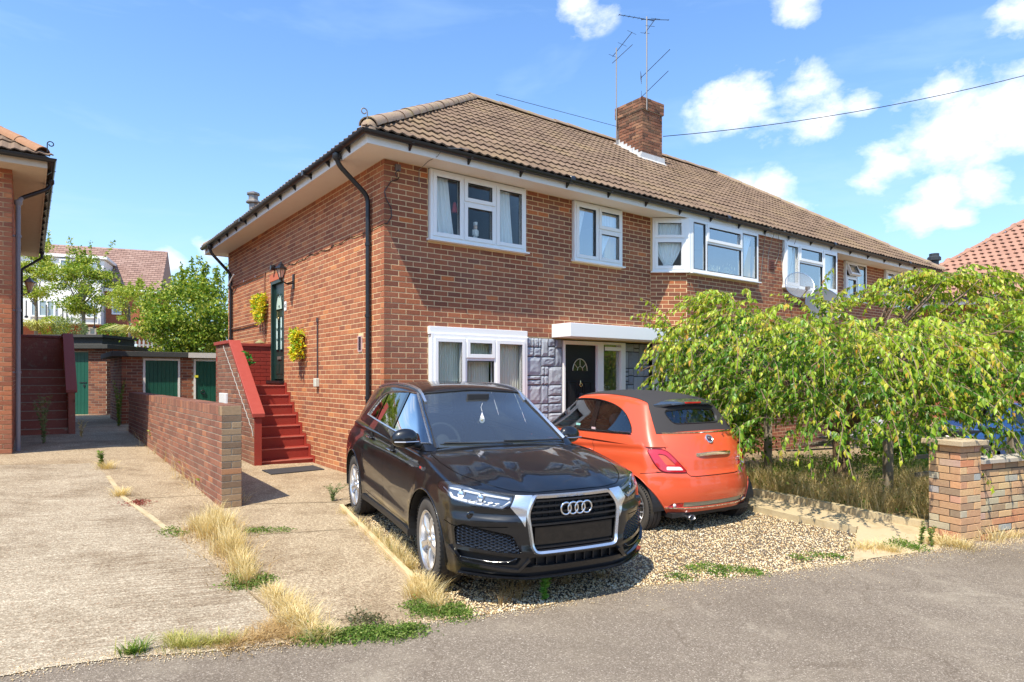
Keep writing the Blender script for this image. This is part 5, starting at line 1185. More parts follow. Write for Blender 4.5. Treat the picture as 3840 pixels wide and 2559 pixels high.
def bgwin(x0, x1, z0, z1, y=-.05, n=2):
 q = MB(); f = .09; q.box((x0, y - .04, z0), (x0 + f, y + .04, z1)); q.box((x1 - f, y - .04, z0), (x1, y + .04, z1)); q.box((x0 + f, y - .04, z0), (x1 - f, y + .04, z0 + f)); q.box((x0 + f, y - .04, z1 - f), (x1 - f, y + .04, z1))
 for k in range(1, n): xm = x0 + (x1 - x0) * k / n; q.box((xm - .05, y - .039, z0 + f), (xm + .05, y + .039, z1 - f))
 w_ = q.obj('window', M_white, bg_); q = MB(); q.box((x0 + f / 2, y, z0 + f / 2), (x1 - f / 2, y + .02, z1 - f / 2)); q.obj('pane', mat('distant_glass', (.30, .38, .40), .08, spec=.8), w_)
bgwin(-.64, .57, 4.95, 5.95, -1.06, 3); bgwin(1.70, 2.5, 4.95, 6.05, -1.06, 2); bgwin(3.19, 3.70, 5.3, 6.45, -.05, 1); bgwin(4.55, 4.95, 5.8, 6.46, -.05, 1)
bgwin(-.4, .2, 7.25, 8.2, -1.06, 1); bgwin(.75, 1.35, 6.95, 8.35, -1.06, 1); bgwin(1.9, 2.7, 7.3, 8.3, -1.06, 2); bgwin(1.68, 2.4, 4.0, 4.5, -.08, 2); bgwin(-3.2, -1.6, 5, 6, -.7, 3); bgwin(-3.2, -1.6, 7, 8.2, -1.06, 3)
for (x, z) in ((-.8, 5.2), (.15, 5.0), (.95, 4.85), (1.15, 4.8), (2.52, 4.7)):
 q = MB(); q.tube([(0, -.12, 0), (0, -.12, .9)], .03, 6); q.lathe([(0, -.08), (.09, -.05), (.09, .05), (0, .08)], (0, -.12, -.03), 2, 8); o = q.obj('balcony_bracket', M_black, bg_); o.location = (x, -1.05, z - .25)
# ================================================================ PIER AND LOW WALL ON THE RIGHT
PA = math.atan2(.394, .919); PP = Vector((4.64, 6.67, -.20))
pw = thing('garden_wall', 'low weathered buff and orange brick wall with capped end pier by pavement', 'wall', PP, PA)
core = MB(); core.box((.004, .004, -.3), (.325, .323, .97)); core.box((.329, .02, -.3), (7.0, .21, .77)); core.obj('wall_core', M_darkgap, pw)
pb = Bricks(); PL = .3275
for k in range(14):
 z = .972 - k * .075; zc = z - .0325
 for fi, (O_, U_, N_) in enumerate(((Vector((0, .004, 0)), X, -Y_), (Vector((.004, 0, 0)), Y_, -X))):
  cut = .215 if (k + fi) % 2 == 0 else .1025
  if fi == 1: cut = .3275 - .215 - .01 if (k + fi) % 2 == 0 else .215
  for a, b in ((0, cut), (cut + .01, PL)): pb.all.append((O_ + U_ * ((a + b) / 2) + Vector((0, 0, zc)), U_, N_, b - a, .067, 0, rnd.uniform(-.003, .003)))
pb.wall((.334, .02, 0), X, -Y_, 0, 5.0, -.3, .77, [], phase=0, m=0, jit=.003)
pb.build(pw, [M_pier], d=.009, nmax=280, min_px=8)
M_cap = stonelike('exposed_aggregate_cap', (.34, .25, .15), (.62, .50, .34), 90, .9, .8, .006)
q = MB(); q.box((-.055, -.055, .975), (.383, .383, 1.03)); q.obj('pier_cap', M_cap, pw, bevel=.006)
q = MB(); q.prism([(-.03, .775), (.25, .775), (.25, .81), (.11, .835), (-.03, .812)], 0, .33, 7.0); o = q.obj('coping', stonelike('grey_coping', (.34, .30, .25), (.50, .45, .38), 50, .9, .5), pw)
# ================================================================ NEIGHBOUR ON THE RIGHT
RO = at(3667, 1123, 27.0); rh = thing('neighbour_house', 'house beyond the cherry tree with pinkish interlocking tile roof', 'house', (RO.x, RO.y, 0), R(-55.2))
M_pink = pmat('pink_roof_tile', lambda nt, oc, wc: mixc(nt, noise_(nt, wc, 5, 4), ramp(nt, randper(nt), [(0, (.30, .15, .10)), (1, (.40, .21, .14))]), (.36, .20, .14)), rough=.85)
ez = RO.z; XC, WR, HR = -4.4, 6.0, 4.75
q = MB(); q.box((XC + .6, .3, -1.5), (6, 11.5, ez - .05)); q.obj('wall', M_bgbrick, rh)
q = MB(); q.box((XC + .1, -.25, ez - .20), (6.4, -.2, ez + .0)); q.obj('fascia', M_render, rh); q = MB(); q.box((XC + .1, -.40, ez - .02), (6.4, -.26, ez + .06)); q.obj('gutter', M_black, rh)
sl3 = math.hypot(WR, HR); u3 = Vector((0, WR / sl3, HR / sl3)); n3 = Vector((0, -HR / sl3, WR / sl3)); tm = MB()
for r_ in range(int(sl3 / .345)):
 xx = XC + (.15 if r_ % 2 else 0)
 while xx < 6.2:
  yy = r_ * .345 * WR / sl3
  if xx > XC + yy - .2:
   Mx = Matrix((X, u3, n3)).transposed().to_4x4(); Mx.translation = Vector((xx, -.3, ez + .1)) + u3 * (r_ * .345); pts = []
   for k, (u_, h_) in enumerate([(0, .0), (.06, .045), (.14, .055), (.22, .02), (.30, 0)]): pts += [(u_, 0, h_ + .035), (u_, .36, h_), (u_, 0, h_ + .005)]
   tm.add([Mx @ Vector(p) for p in pts], [f for k in range(4) for f in ((3 * k, 3 * k + 3, 3 * k + 4, 3 * k + 1), (3 * k + 2, 3 * k + 5, 3 * k + 3, 3 * k))])
  xx += .30
tm.obj('roof_tiling', M_pink, rh, kind='stuff'); ya = -.3; zr_ = ez + .08 + HR
q = MB(); q.add([(XC, ya, ez + .08), (6.4, ya, ez + .08), (6.4, ya + WR, zr_), (XC + WR, ya + WR, zr_), (XC, ya + 2 * WR, ez + .08)], [(0, 1, 2, 3), (0, 3, 4)]); q.obj('roof_deck', M_pink, rh)
half_tiles(None, (XC, ya, ez + .14), (XC + WR, ya + WR, zr_ + .07), objparent=rh, m=M_pink, r=.13, seg=.5)
q = MB(); q.lathe([(.13, -.3), (.13, .1), (.19, .1), (.19, .2), (.14, .24), (.14, .32), (0, .33)], (0, 0, 0), 2, 12); o = q.obj('flue_cowl', mat('dark_flue', (.03, .035, .04), .5), None); o.location = at(3503, 990, 20.5); tag(o, 'dark round flue cowl above the far end of the roof', 'flue')
q = MB(); q.lathe([(.10, -.45), (.10, 0), (.17, .02), (.17, .05), (.11, .10), (.11, .2), (.15, .22), (.15, .26), (.0, .32)], (0, 0, 0), 2, 12); o = q.obj('flue_cowl', M_steel, None); o.location = loc2w(.55, 8.35, 5.72); tag(o, 'dark metal flue cowl rising behind the left eaves', 'flue')
# ================================================================ AERIALS, WIRE, DISHES
def aerial(label, base, h, arms, lean=(0, 0)):
 t = thing('tv_aerial', label, 'aerial', base, HANG)
 q = MB(); q.tube([(0, 0, 0), (lean[0], lean[1], h)], .016, 6); q.obj('mast', M_steel, t)
 for (z, dx, dy, dz, n_, el, kind) in arms:
  x0, y0_ = lean[0] * z / h, lean[1] * z / h; a = Vector((x0, y0_, z)); d = Vector((dx, dy, dz)); L = d.length; dn = d.normalized(); b = a + dn * L; q = MB(); q.tube([a - dn * .25 * L, b], .008, 5)
  s = dn.cross(Vector((0, 0, 1))).normalized()
  for k in range(n_): p = a - dn * .22 * L + dn * (1.2 * L * k / max(1, n_ - 1)); q.tube([p - s * el, p + s * el], .005, 4)
  if kind == 'grid':
   for zz in (-.08, -.03, .03, .08): q.tube([a - dn * .25 * L + Vector((0, 0, zz)) - s * .18, a - dn * .25 * L + Vector((0, 0, zz)) + s * .18], .005, 4)
  q.obj('yagi_array', M_black, t)
 return t
a1 = loc2w(CX0 - .10, CY1 - .08, 7.35)
t = aerial('tall thin aerial mast clamped to the left side of chimney', a1, 2.75, [(2.65, .0, -.55, .28, 3, .16, ''), (2.45, .5, -.1, .50, 7, .03, '')])
q = MB()
for z in (.18, .62, 1.05): q.tube([(0, 0, z), (.14, 0, z)], .012, 5)
q.tube([(.06, 0, .18), (.06, 0, .62)], .01, 5); q.obj('wall_bracket', M_steel, t)
a2 = loc2w(CX0 + .10, CY0 - .06, 8.25)
aerial('tall aerial mast with several yagi arrays on front of chimney', a2, 2.35, [(2.28, -.75, .25, -.02, 8, .05, ''), (2.28, .55, -.25, .06, 3, .04, ''), (2.0, -.25, -.5, .0, 3, .12, ''), (.95, .35, -.45, .50, 5, .02, 'grid'), (.45, .35, -.4, .48, 5, .02, 'grid')])
w0 = loc2w(9.35, 3.0, 7.75); w1 = at(3990, 245, 17.0)
q = MB(); q.tube([Vector((0, 0, 0)) + (w1 - w0) * t_ + Vector((0, 0, -.5 * 4 * t_ * (1 - t_) * .5)) for t_ in np.linspace(0, 1, 14)], .010, 5); o = q.obj('overhead_wire', M_black); o.location = w0; tag(o, 'black overhead telephone wire running right from the chimney', 'wire')
w1 = loc2w(4.3, 3.4, 6.9)+Vector((0,0,.75)); w0 = loc2w(8.5, 3.2, 7.75)
q = MB(); q.tube([Vector((0, 0, 0)) + (w1 - w0) * t_ for t_ in np.linspace(0, 1, 5)], .006, 4); o = q.obj('overhead_wire', M_black); o.location = w0; tag(o, 'thin wire running left from chimney just above the ridge', 'wire')
def dish(label, lx, z, off, rad, m, seg=24):
 t = thing('satellite_dish', label, 'satellite dish', loc2w(lx, off, z), HANG - R(38)); Mx = Matrix.Rotation(R(68), 4, 'X')
 q = MB(); q.lathe([(0, 0)] + [(rad * k / 6, .10 * rad * (k / 6) ** 2 * 1.6) for k in range(1, 7)] + [(rad * 1.02, .17 * rad), (rad, .175 * rad)], (0, 0, 0), 2, seg, 0, Mx); q.obj('dish', m, t, smooth=True)
 q = MB(); q.torus((0, 0, .165 * rad), rad, .008, 2, 28, 5, 0, Mx); q.obj('rim', M_alu, t)
 q = MB(); q.tube([(0, .02, -.05), (0, .3, -.12), (0, -off, -.12)], .018, 6); q.obj('bracket', M_steel, t)
 q = MB(); q.tube([(0, -.1, -rad * .85), (0, -.42, -rad * .45)], .010, 5); q.box((-.03, -.48, -rad * .45), (.03, -.38, -rad * .25)); q.obj('receiver', M_steel, t)
dish('pale grey perforated satellite dish below the second bay window', 9.05, 3.40, -.85, .30, mat('mesh_dish_pale', (.26, .28, .31), .6, alpha=.5))
dish('large dark grey satellite dish behind the cherry tree top', 10.05, 3.05, -.85, .40, mat('mesh_dish_dark', (.10, .11, .12), .6))
t = thing('wall_vent', 'square terracotta balanced flue terminal between the bay windows', 'vent', loc2w(8.76, -.40, 3.87), HANG)
q = MB(); q.box((-.10, -.012, -.10), (.10, 0, .10)); q.obj('frame', mat('terracotta_dark', (.16, .06, .045), .8), t)
for k in range(5): q = MB(); q.box((-.085, -.03, -.085 + k * .037), (.085, -.0125, -.065 + k * .037)); q.obj('louvre', MATS['terracotta_dark'], t)
# creeper-like cables dangling at the gutter between the bays
for k in range(5):
 u = 8.35 + k * .28; rs = random.Random(20 + k)
 cable([(u + rs.uniform(-.15, .15), -.56, 4.60), (u + rs.uniform(-.1, .1), -.52, 4.50), (u + .1, -.44, 4.38 + rs.uniform(-.05, .05)), (u + rs.uniform(-.1, .1), -.418, 4.1), (u + rs.uniform(-.05, .05), -.418, 3.5 + .2 * (k % 3))], ['leftmost thin grey cable dangling from gutter between the bays', 'second thin grey cable from the left dangling between the bays', 'middle thin grey cable dangling from gutter between the bays', 'fourth thin grey cable from the left dangling between the bays', 'rightmost thin grey cable dangling from gutter beside second bay'][k], .006, M_steel)
# ================================================================ CURTAINS AND ORNAMENTS
def curtain(label, u0a, u1a, u0b, u1b, zt, zb_, y, m=M_curtain, folds=6, frame=None, u0m=None, u1m=None, zm=None):
 'hangs in the front plane from zt (u0a..u1a) to zb_ (u0b..u1b), optionally gathered at zm'
 mb = MB(); nx, nz = folds * 6, 10
 for j in range(nz + 1):
  t = j / nz; z = zt + (zb_ - zt) * t
  if zm is not None:
   tm = (zt - zm) / (zt - zb_)
   if t < tm: s = t / tm; s = s * s * (3 - 2 * s) if True else s; a = u0a + (u0m - u0a) * s; b = u1a + (u1m - u1a) * s
   else: s = (t - tm) / (1 - tm); a = u0m + (u0b - u0m) * s; b = u1m + (u1b - u1m) * s
  else: a = u0a + (u0b - u0a) * t; b = u1a + (u1b - u1a) * t
  for i in range(nx + 1): s = i / nx; mb.v.append((a + (b - a) * s, .022 * math.sin(s * folds * 2 * math.pi + .6 * math.sin(t * 3)), z))
 for j in range(nz):
  for i in range(nx): mb.f.append((j * (nx + 1) + i, j * (nx + 1) + i + 1, (j + 1) * (nx + 1) + i + 1, (j + 1) * (nx + 1) + i)); mb.m.append(0)
 o = mb.obj('curtain', m, None, True); o.location = HO + D2 * y; o.rotation_euler = (0, 0, HANG); return tag(o, label, 'curtain')
curtain('pale curtain filling left light of first upstairs window', .74, 1.04, .74, 1.16, 4.40, 3.50, .065, folds=5)
curtain('pale curtain in right light of first upstairs window', 1.84, 2.16, 1.84, 2.24, 4.40, 3.50, .065, folds=6)
curtain('white tied-back curtain in left light of second upstairs window', 3.47, 3.78, 3.47, 3.55, 4.38, 3.50, .06, folds=6)
curtain('short white curtain in top right light of second upstairs window', 4.0, 4.56, 4.0, 4.56, 4.38, 4.12, .06, folds=8)
curtain('white curtain drawn aside in lower right light of second upstairs window', 4.0, 4.38, 4.0, 4.12, 3.99, 3.50, .06, folds=6)
curtain('ochre curtain edge at right of second upstairs window', 4.36, 4.58, 4.28, 4.58, 4.0, 3.5, .10, M_gold, 2)
curtain('white curtain drawn across the right light of the big bay window', 7.68, 8.12, 7.68, 7.76, 4.38, 3.55, -.33, folds=6)
curtain('ochre curtain behind right light of the big bay window', 8.00, 8.17, 7.74, 8.17, 4.20, 3.50, -.30, M_gold, 2)
curtain('cream vertical curtain on left of ground floor window', .76, 1.26, .76, 1.26, 2.08, .85, .07, M_net, 12)
curtain('cream vertical curtain in middle of ground floor window', 1.28, 1.80, 1.28, 1.80, 2.08, .85, .10, M_net, 12)
curtain('cream vertical curtain on right of ground floor window', 1.82, 2.40, 1.82, 2.40, 2.08, .85, .07, M_net, 12)
curtain('net curtain in left light of the second bay window', 9.27, 9.76, 9.27, 9.76, 4.4, 3.5, -.33, M_net, 6)
curtain('net curtain in right light of the second bay window', 10.9, 11.4, 10.9, 11.4, 4.4, 3.5, -.33, M_net, 6)
curtain('patterned pale net behind the narrow upstairs window', 13.35, 13.85, 13.35, 13.85, 4.4, 3.5, .12, M_net, 5)
curtain('pale net behind the farthest upstairs window', 15.05, 15.55, 15.05, 15.55, 4.4, 3.5, .12, M_net, 5)
# bay side curtains, in the splay frame
def splay_curtain(label, z1_, z0_, gather):
 mb = MB(); nx, nz = 40, 12
 for j in range(nz + 1):
  t = j / nz; z = z1_ + (z0_ - z1_) * t; c = splen / 2; hw = splen * .40
  if gather: hw = splen * (.40 - .27 * min(1, t / .8) ** 1.6 + (.06 if t > .85 else 0))
  for i in range(nx + 1): s = i / nx; p = Ub * (c - hw + 2 * hw * s) - Nb * (.065 + .014 * math.sin(s * 50)); mb.v.append((BAY0 + p.x, p.y, z))
 for j in range(nz):
  for i in range(nx): mb.f.append((j * (nx + 1) + i, j * (nx + 1) + i + 1, (j + 1) * (nx + 1) + i + 1, (j + 1) * (nx + 1) + i)); mb.m.append(0)
 o = mb.obj('curtain', M_curtain, None, True); o.location = HO; o.rotation_euler = (0, 0, HANG); tag(o, label, 'curtain')
splay_curtain('white net pelmet in top light of the bay side window', 4.38, 4.12, False)
splay_curtain('white curtain gathered to a waist in the bay side window', 4.02, 3.50, True)
# heart, flowers, nutcracker figures
hp = [(16 * math.sin(t) ** 3 / 16, (13 * math.cos(t) - 5 * math.cos(2 * t) - 2 * math.cos(3 * t) - math.cos(4 * t)) / 16) for t in np.linspace(0, 2 * math.pi, 28, endpoint=False)]
t = thing('heart_ornament', 'small silver heart hanging in the ground floor window', 'ornament', loc2w(1.455, .06, 1.33), HANG)
q = MB(); q.prism([(a * .045, b * .055) for a, b in hp], 1, -.008, .008); q.obj('heart', M_chrome, t, bevel=.004); q = MB(); q.tube([(0, 0, .04), (0, 0, .36)], .003, 4); q.obj('ribbon', mat('ribbon', (.5, .35, .25), .8), t)
def nutcracker(label, u, z, s, cols, y=.02):
 t = thing('nutcracker_figure', label, 'ornament', loc2w(u, y, z), HANG, None); W_ = mat('figure_white', (.80, .80, .76), .5); C_ = mat(cols[0], cols[1], .4)
 q = MB(); q.lathe([(0, 0), (.045 * s, 0), (.045 * s, .015 * s), (0, .015 * s)], (0, 0, 0), 2, 12); q.obj('base', C_, t)
 for sx_ in (-1, 1): q = MB(); q.lathe([(.014 * s, .015 * s), (.016 * s, .10 * s)], (sx_ * .018 * s, 0, 0), 2, 8); q.obj('leg', W_, t); q = MB(); q.lathe([(.011 * s, .11 * s), (.013 * s, .19 * s), (.0, .20 * s)], (sx_ * .045 * s, 0, 0), 2, 8); q.obj('arm', C_, t)
 q = MB(); q.lathe([(.03 * s, .10 * s), (.036 * s, .14 * s), (.034 * s, .20 * s), (.01 * s, .205 * s)], (0, 0, 0), 2, 12); q.obj('body', C_ if cols[2] else W_, t)
 q = MB(); q.lathe([(.012 * s, .205 * s), (.028 * s, .215 * s), (.03 * s, .25 * s), (.02 * s, .265 * s)], (0, 0, 0), 2, 12); q.obj('head', mat('figure_face', (.72, .52, .38), .6), t)
 q = MB(); q.lathe([(.03 * s, .262 * s), (.032 * s, .275 * s), (.034 * s, .31 * s), (.0, .305 * s)], (0, 0, 0), 2, 8); q.obj('crown', W_, t)
nutcracker('white nutcracker figure with crown in centre light of first upstairs window', 1.50, 3.50, 1.0, ('figure_silver', (.62, .65, .62), False))
nutcracker('small red nutcracker figure left of the white one', 1.285, 3.50, .75, ('figure_red', (.55, .05, .04), True))
o = MB(); o.lathe([(0, .16), (.02, .15), (.05, .02), (.045, 0), (0, 0)], (0, 0, 0), 2, 12); o = o.obj('red_ornament', mat('red_felt', (.55, .05, .05), .8), None, True); o.location = loc2w(1.185, .10, 3.92); tag(o, 'red hanging ornament beside the pale upstairs curtain', 'ornament')
t = thing('flower_vase', 'blue and white flowers standing behind the hall side light', 'flowers', loc2w(4.27, .22, .9), HANG); rs = random.Random(3)
q = MB(); q.lathe([(0, 0), (.05, 0), (.06, .1), (.03, .25), (.035, .3)], (0, 0, 0), 2, 12); q.obj('vase', mat('vase_grey', (.3, .3, .32), .3), t)
for k, (mm, cx) in enumerate(((mat('white_petal', (.82, .82, .70), .7), .06), (mat('blue_petal', (.25, .33, .70), .7), -.05))):
 vine_leaf_mass(rs, 160, .05, lambda r, cx=cx: ((cx + r.gauss(0, .045), r.gauss(0, .04), .38 + r.gauss(0, .04)), (r.gauss(0, 1), r.gauss(0, 1), r.gauss(.3, 1))), None).obj('bloom', mm, t)
for k, u in enumerate((6.85, 7.35)):
 rs = random.Random(k); q = vine_leaf_mass(rs, 60, .07, lambda r: ((r.gauss(0, .06), r.gauss(0, .03), .08 + r.gauss(0, .05)), (r.gauss(0, .5), r.gauss(0, .5), 1)), None); o = q.obj('pot_plant', leafmat('dried_leaf%s' % ('' if k == 0 else '_two'), [(0, (.4, .42, .25)), (1, (.6, .6, .4))])); o.location = loc2w(u, -.30, 3.50); tag(o, ('pale dried plant behind centre of the big bay window', 'pale spiky plant near right end of the big bay window')[k], 'plant')
# ================================================================ CAR BODIES
def ip(tab):
 xs = [t[0] for t in tab]; ys = [t[1] for t in tab]
 # monotone-ish smooth interpolation (Catmull-Rom)
 def f(x):
  if x <= xs[0]: return ys[0]
  if x >= xs[-1]: return ys[-1]
  i = max(k for k in range(len(xs)) if xs[k] <= x); i = min(i, len(xs) - 2)
  h = xs[i + 1] - xs[i]; t = (x - xs[i]) / h
  m0 = (ys[i + 1] - ys[i - 1]) / (xs[i + 1] - xs[i - 1]) if i > 0 else (ys[i + 1] - ys[i]) / h
  m1 = (ys[i + 2] - ys[i]) / (xs[i + 2] - xs[i]) if i + 2 < len(xs) else (ys[i + 1] - ys[i]) / h
  return (2 * t ** 3 - 3 * t * t + 1) * ys[i] + (t ** 3 - 2 * t * t + t) * h * m0 + (-2 * t ** 3 + 3 * t * t) * ys[i + 1] + (t ** 3 - t * t) * h * m1
 return f
def sstep(a, b, x): t = max(0, min(1, (x - a) / (b - a))); return t * t * (3 - 2 * t)
def shell(AA, BB, CC, P, level=3, skip_bottom=True, crease=None):
 'closed lattice box mapped by P(a,b,c) and subdivided; returns a bmesh'
 idx = {}; vs = []; fs = []; na, nb, nc = len(AA), len(BB), len(CC)
 def vid(i, j, k):
  if (i, j, k) not in idx: idx[(i, j, k)] = len(vs); vs.append(P(AA[i], BB[j], CC[k]))
  return idx[(i, j, k)]
 for i in range(na - 1):
  for k in range(nc - 1):
   fs.append((vid(i, 0, k), vid(i + 1, 0, k), vid(i + 1, 0, k + 1), vid(i, 0, k + 1)))
   fs.append((vid(i + 1, nb - 1, k), vid(i, nb - 1, k), vid(i, nb - 1, k + 1), vid(i + 1, nb - 1, k + 1)))
  for j in range(nb - 1):
   fs.append((vid(i, j, nc - 1), vid(i + 1, j, nc - 1), vid(i + 1, j + 1, nc - 1), vid(i, j + 1, nc - 1)))
   if not skip_bottom: fs.append((vid(i + 1, j, 0), vid(i, j, 0), vid(i, j + 1, 0), vid(i + 1, j + 1, 0)))
 for j in range(nb - 1):
  for k in range(nc - 1):
   fs.append((vid(na - 1, j, k), vid(na - 1, j + 1, k), vid(na - 1, j + 1, k + 1), vid(na - 1, j, k + 1)))
   fs.append((vid(0, j + 1, k), vid(0, j, k), vid(0, j, k + 1), vid(0, j + 1, k + 1)))
 me = bpy.data.meshes.new('cage'); me.from_pydata([tuple(v) for v in vs], [], fs); me.update()
 o = bpy.data.objects.new('cage', me); COL.objects.link(o); md = o.modifiers.new('s', 'SUBSURF'); md.levels = level; md.render_levels = level; md.subdivision_type = 'CATMULL_CLARK'
 dg = bpy.context.evaluated_depsgraph_get(); dg.update(); ev = bpy.data.meshes.new_from_object(o.evaluated_get(dg)); bm = bmesh.new(); bm.from_mesh(ev)
 bpy.data.objects.remove(o); bpy.data.meshes.remove(me); bpy.data.meshes.remove(ev); return bm
AX = {'x': (1, 2), 'y': (0, 2), 'z': (0, 1)}
class Skin:
 def __init__(s, bm): s.bm = bm; s.bvh = BVHTree.FromBMesh(bm)
 def rebvh(s): s.bvh = BVHTree.FromBMesh(s.bm)
 def displace(s, fn):
  for v in s.bm.verts: v.co = fn(v.co)
  s.bm.normal_update(); s.rebvh()
 def cut(s, poly, ax, flt, closed=True):
  i, j = AX[ax]; n = len(poly); axn = Vector((1 if ax == 'x' else 0, 1 if ax == 'y' else 0, 1 if ax == 'z' else 0))
  for k in range(n if closed else n - 1):
   p, q = poly[k], poly[(k + 1) % n]; d = Vector((0, 0, 0)); d[i] = q[0] - p[0]; d[j] = q[1] - p[1]
   if d.length < 1e-6: continue
   co = Vector((0, 0, 0)); co[i] = p[0]; co[j] = p[1]; no = axn.cross(d).normalized()
   x0, x1, y0, y1 = min(p[0], q[0]) - 1e-4, max(p[0], q[0]) + 1e-4, min(p[1], q[1]) - 1e-4, max(p[1], q[1]) + 1e-4; fs = []
   for f in s.bm.faces:
    a = [v.co[i] for v in f.verts]
    if max(a) < x0 or min(a) > x1: continue
    b = [v.co[j] for v in f.verts]
    if max(b) < y0 or min(b) > y1: continue
    if flt(f.calc_center_median()): fs.append(f)
   if not fs: continue
   geom = set(fs)
   for f in fs: geom.update(f.edges); geom.update(f.verts)
   bmesh.ops.bisect_plane(s.bm, geom=list(geom), dist=1e-5, plane_co=co, plane_no=no)
 def take(s, poly, ax, flt, keep=False, cut=True):
  'cut out the faces inside poly; returns (verts, faces) with their normals'
  if cut: s.cut(poly, ax, flt)
  i, j = AX[ax]; inside = [f for f in s.bm.faces if flt(f.calc_center_median()) and in_poly(f.calc_center_median()[i], f.calc_center_median()[j], poly)]
  s.bm.normal_update(); vid = {}; vs = []; ns = []; fs = []
  for f in inside:
   t = []
   for v in f.verts:
    if v not in vid: vid[v] = len(vs); vs.append(v.co.copy()); ns.append(v.normal.copy())
    t.append(vid[v])
   fs.append(tuple(t))
  if not keep: bmesh.ops.delete(s.bm, geom=inside, context='FACES')
  return vs, fs, ns
 def hit(s, ax, a, b, sign, start=4.0):
  'project a point given by its two other coordinates on to the skin, coming from +/- side of the axis'
  i, j = AX[ax]; o = Vector((0, 0, 0)); k = {'x': 0, 'y': 1, 'z': 2}[ax]; o[i] = a; o[j] = b; o[k] = sign * start; d = Vector((0, 0, 0)); d[k] = -sign
  loc, no, _, _ = s.bvh.ray_cast(o, d)
  return (loc, no) if loc is not None else (None, None)
 def path(s, ax, pts, sign, off=0.0, step=.02, closed=False):
  out = []; P_ = list(pts) + ([pts[0]] if closed else [])
  for p, q in zip(P_[:-1], P_[1:]):
   L = math.hypot(q[0] - p[0], q[1] - p[1]); n = max(1, int(L / step))
   for k in range(n): t = k / n; l, nn_ = s.hit(ax, p[0] + (q[0] - p[0]) * t, p[1] + (q[1] - p[1]) * t, sign); out.append(l + nn_ * off if l is not None else None)
  if not closed: l, nn_ = s.hit(ax, P_[-1][0], P_[-1][1], sign); out.append(l + nn_ * off if l is not None else None)
  return [p for p in out if p is not None]
 def obj(s, name, mats, parent):
  me = bpy.data.meshes.new(name); s.bm.to_mesh(me); me.shade_smooth()
  for m in (mats if isinstance(mats, (list, tuple)) else [mats]): me.materials.append(m)
  o = bpy.data.objects.new(name, me); COL.objects.link(o); o.parent = parent; return o
def patch(name, geo, m, parent, off=0.0, thick=0.0, smooth=True, axis=None):
 'piece of skin moved along its normals (or axis vector) by off'
 vs, fs, ns = geo
 if not fs: return None
 V_ = [v + (Vector(axis) if axis else n) * off for v, n in zip(vs, ns)]
 return MB().add(V_, fs).obj(name, m, parent, smooth)
def rim_walls(geo, off, name, m, parent, axis=None):
 'walls from the edge of a removed piece inwards'
 vs, fs, ns = geo; cnt = {}
 for f in fs:
  for a, b in zip(f, f[1:] + f[:1]): cnt[(a, b)] = cnt.get((a, b), 0) + 1
 mb = MB()
 for (a, b) in cnt:
  if (b, a) in cnt: continue
  A_, B_ = vs[a], vs[b]; na_ = (Vector(axis) if axis else ns[a]) * off; nb_ = (Vector(axis) if axis else ns[b]) * off
  mb.add([A_, B_, B_ + nb_, A_ + na_], [(1, 0, 3, 2)])
 return mb.obj(name, m, parent)
def smooth_poly(pts, r=.03, n=5, closed=True):
 'round the corners of a polygon; a point may carry its own radius'
 out = []; N_ = len(pts)
 for k in range(N_):
  p = Vector(pts[k][:2]); rr = pts[k][2] if len(pts[k]) > 2 else r; a = Vector(pts[k - 1][:2]); b = Vector(pts[(k + 1) % N_][:2])
  if rr <= 0: out.append(tuple(p)); continue
  da, db = (a - p), (b - p); ra = min(rr, da.length * .45); rb = min(rr, db.length * .45); s, e = p + da.normalized() * ra, p + db.normalized() * rb
  for i in range(n + 1): t = i / n; out.append(tuple((1 - t) ** 2 * s + 2 * t * (1 - t) * p + t * t * e))
 return out
def spline2(pts, n=6, closed=False):
 out = []; P_ = [Vector(p) for p in pts]; N_ = len(P_)
 rng_ = range(N_ if closed else N_ - 1)
 for i in rng_:
  p0 = P_[i - 1] if (i > 0 or closed) else P_[0]; p1 = P_[i]; p2 = P_[(i + 1) % N_]; p3 = P_[(i + 2) % N_] if (i + 2 < N_ or closed) else P_[-1]
  for k in range(n): t = k / n; out.append(.5 * ((2 * p1) + (p2 - p0) * t + (2 * p0 - 5 * p1 + 4 * p2 - p3) * t * t + (3 * p1 - p0 - 3 * p2 + p3) * t ** 3))
 if not closed: out.append(P_[-1])
 return [tuple(p) for p in out]
def strip_polys(pts, w):
 'thin quads along a 2D polyline'
 o = []
 P_ = [Vector(p) for p in pts]; ns = []
 for i in range(len(P_)):
  t = (P_[min(i + 1, len(P_) - 1)] - P_[max(0, i - 1)]).normalized(); ns.append(Vector((-t.y, t.x)))
 for i in range(len(P_) - 1): o.append([tuple(P_[i] + ns[i] * w / 2), tuple(P_[i + 1] + ns[i + 1] * w / 2), tuple(P_[i + 1] - ns[i + 1] * w / 2), tuple(P_[i] - ns[i] * w / 2)])
 return o
def shut(s, lines, parent, w=.007, m=None, name='shut_line'):
 'panel gaps: thin strips cut out of the skin and sunk'
 for ax, pts, flt in lines:
  sp = strip_polys(pts, w); outline = [q[0] for q in sp] + [sp[-1][1]] + [sp[-1][2]] + [q[3] for q in sp[::-1]]
  g = s.take(outline, ax, flt)
  if g[1]: patch(name, g, m or M_shut, parent, -.006)
M_shut = mat('panel_gap', (.003, .003, .003), .9)
M_tyre = stonelike('tyre_rubber', (.048, .043, .038), (.085, .076, .068), 60, .85, .3, .002)
M_rimsilver = mat('alloy_silver', (.72, .72, .73), .28, .85)
M_rimdark = mat('alloy_dark', (.06, .06, .065), .35, .6)
M_disc = mat('brake_disc', (.25, .24, .23), .4, .9)
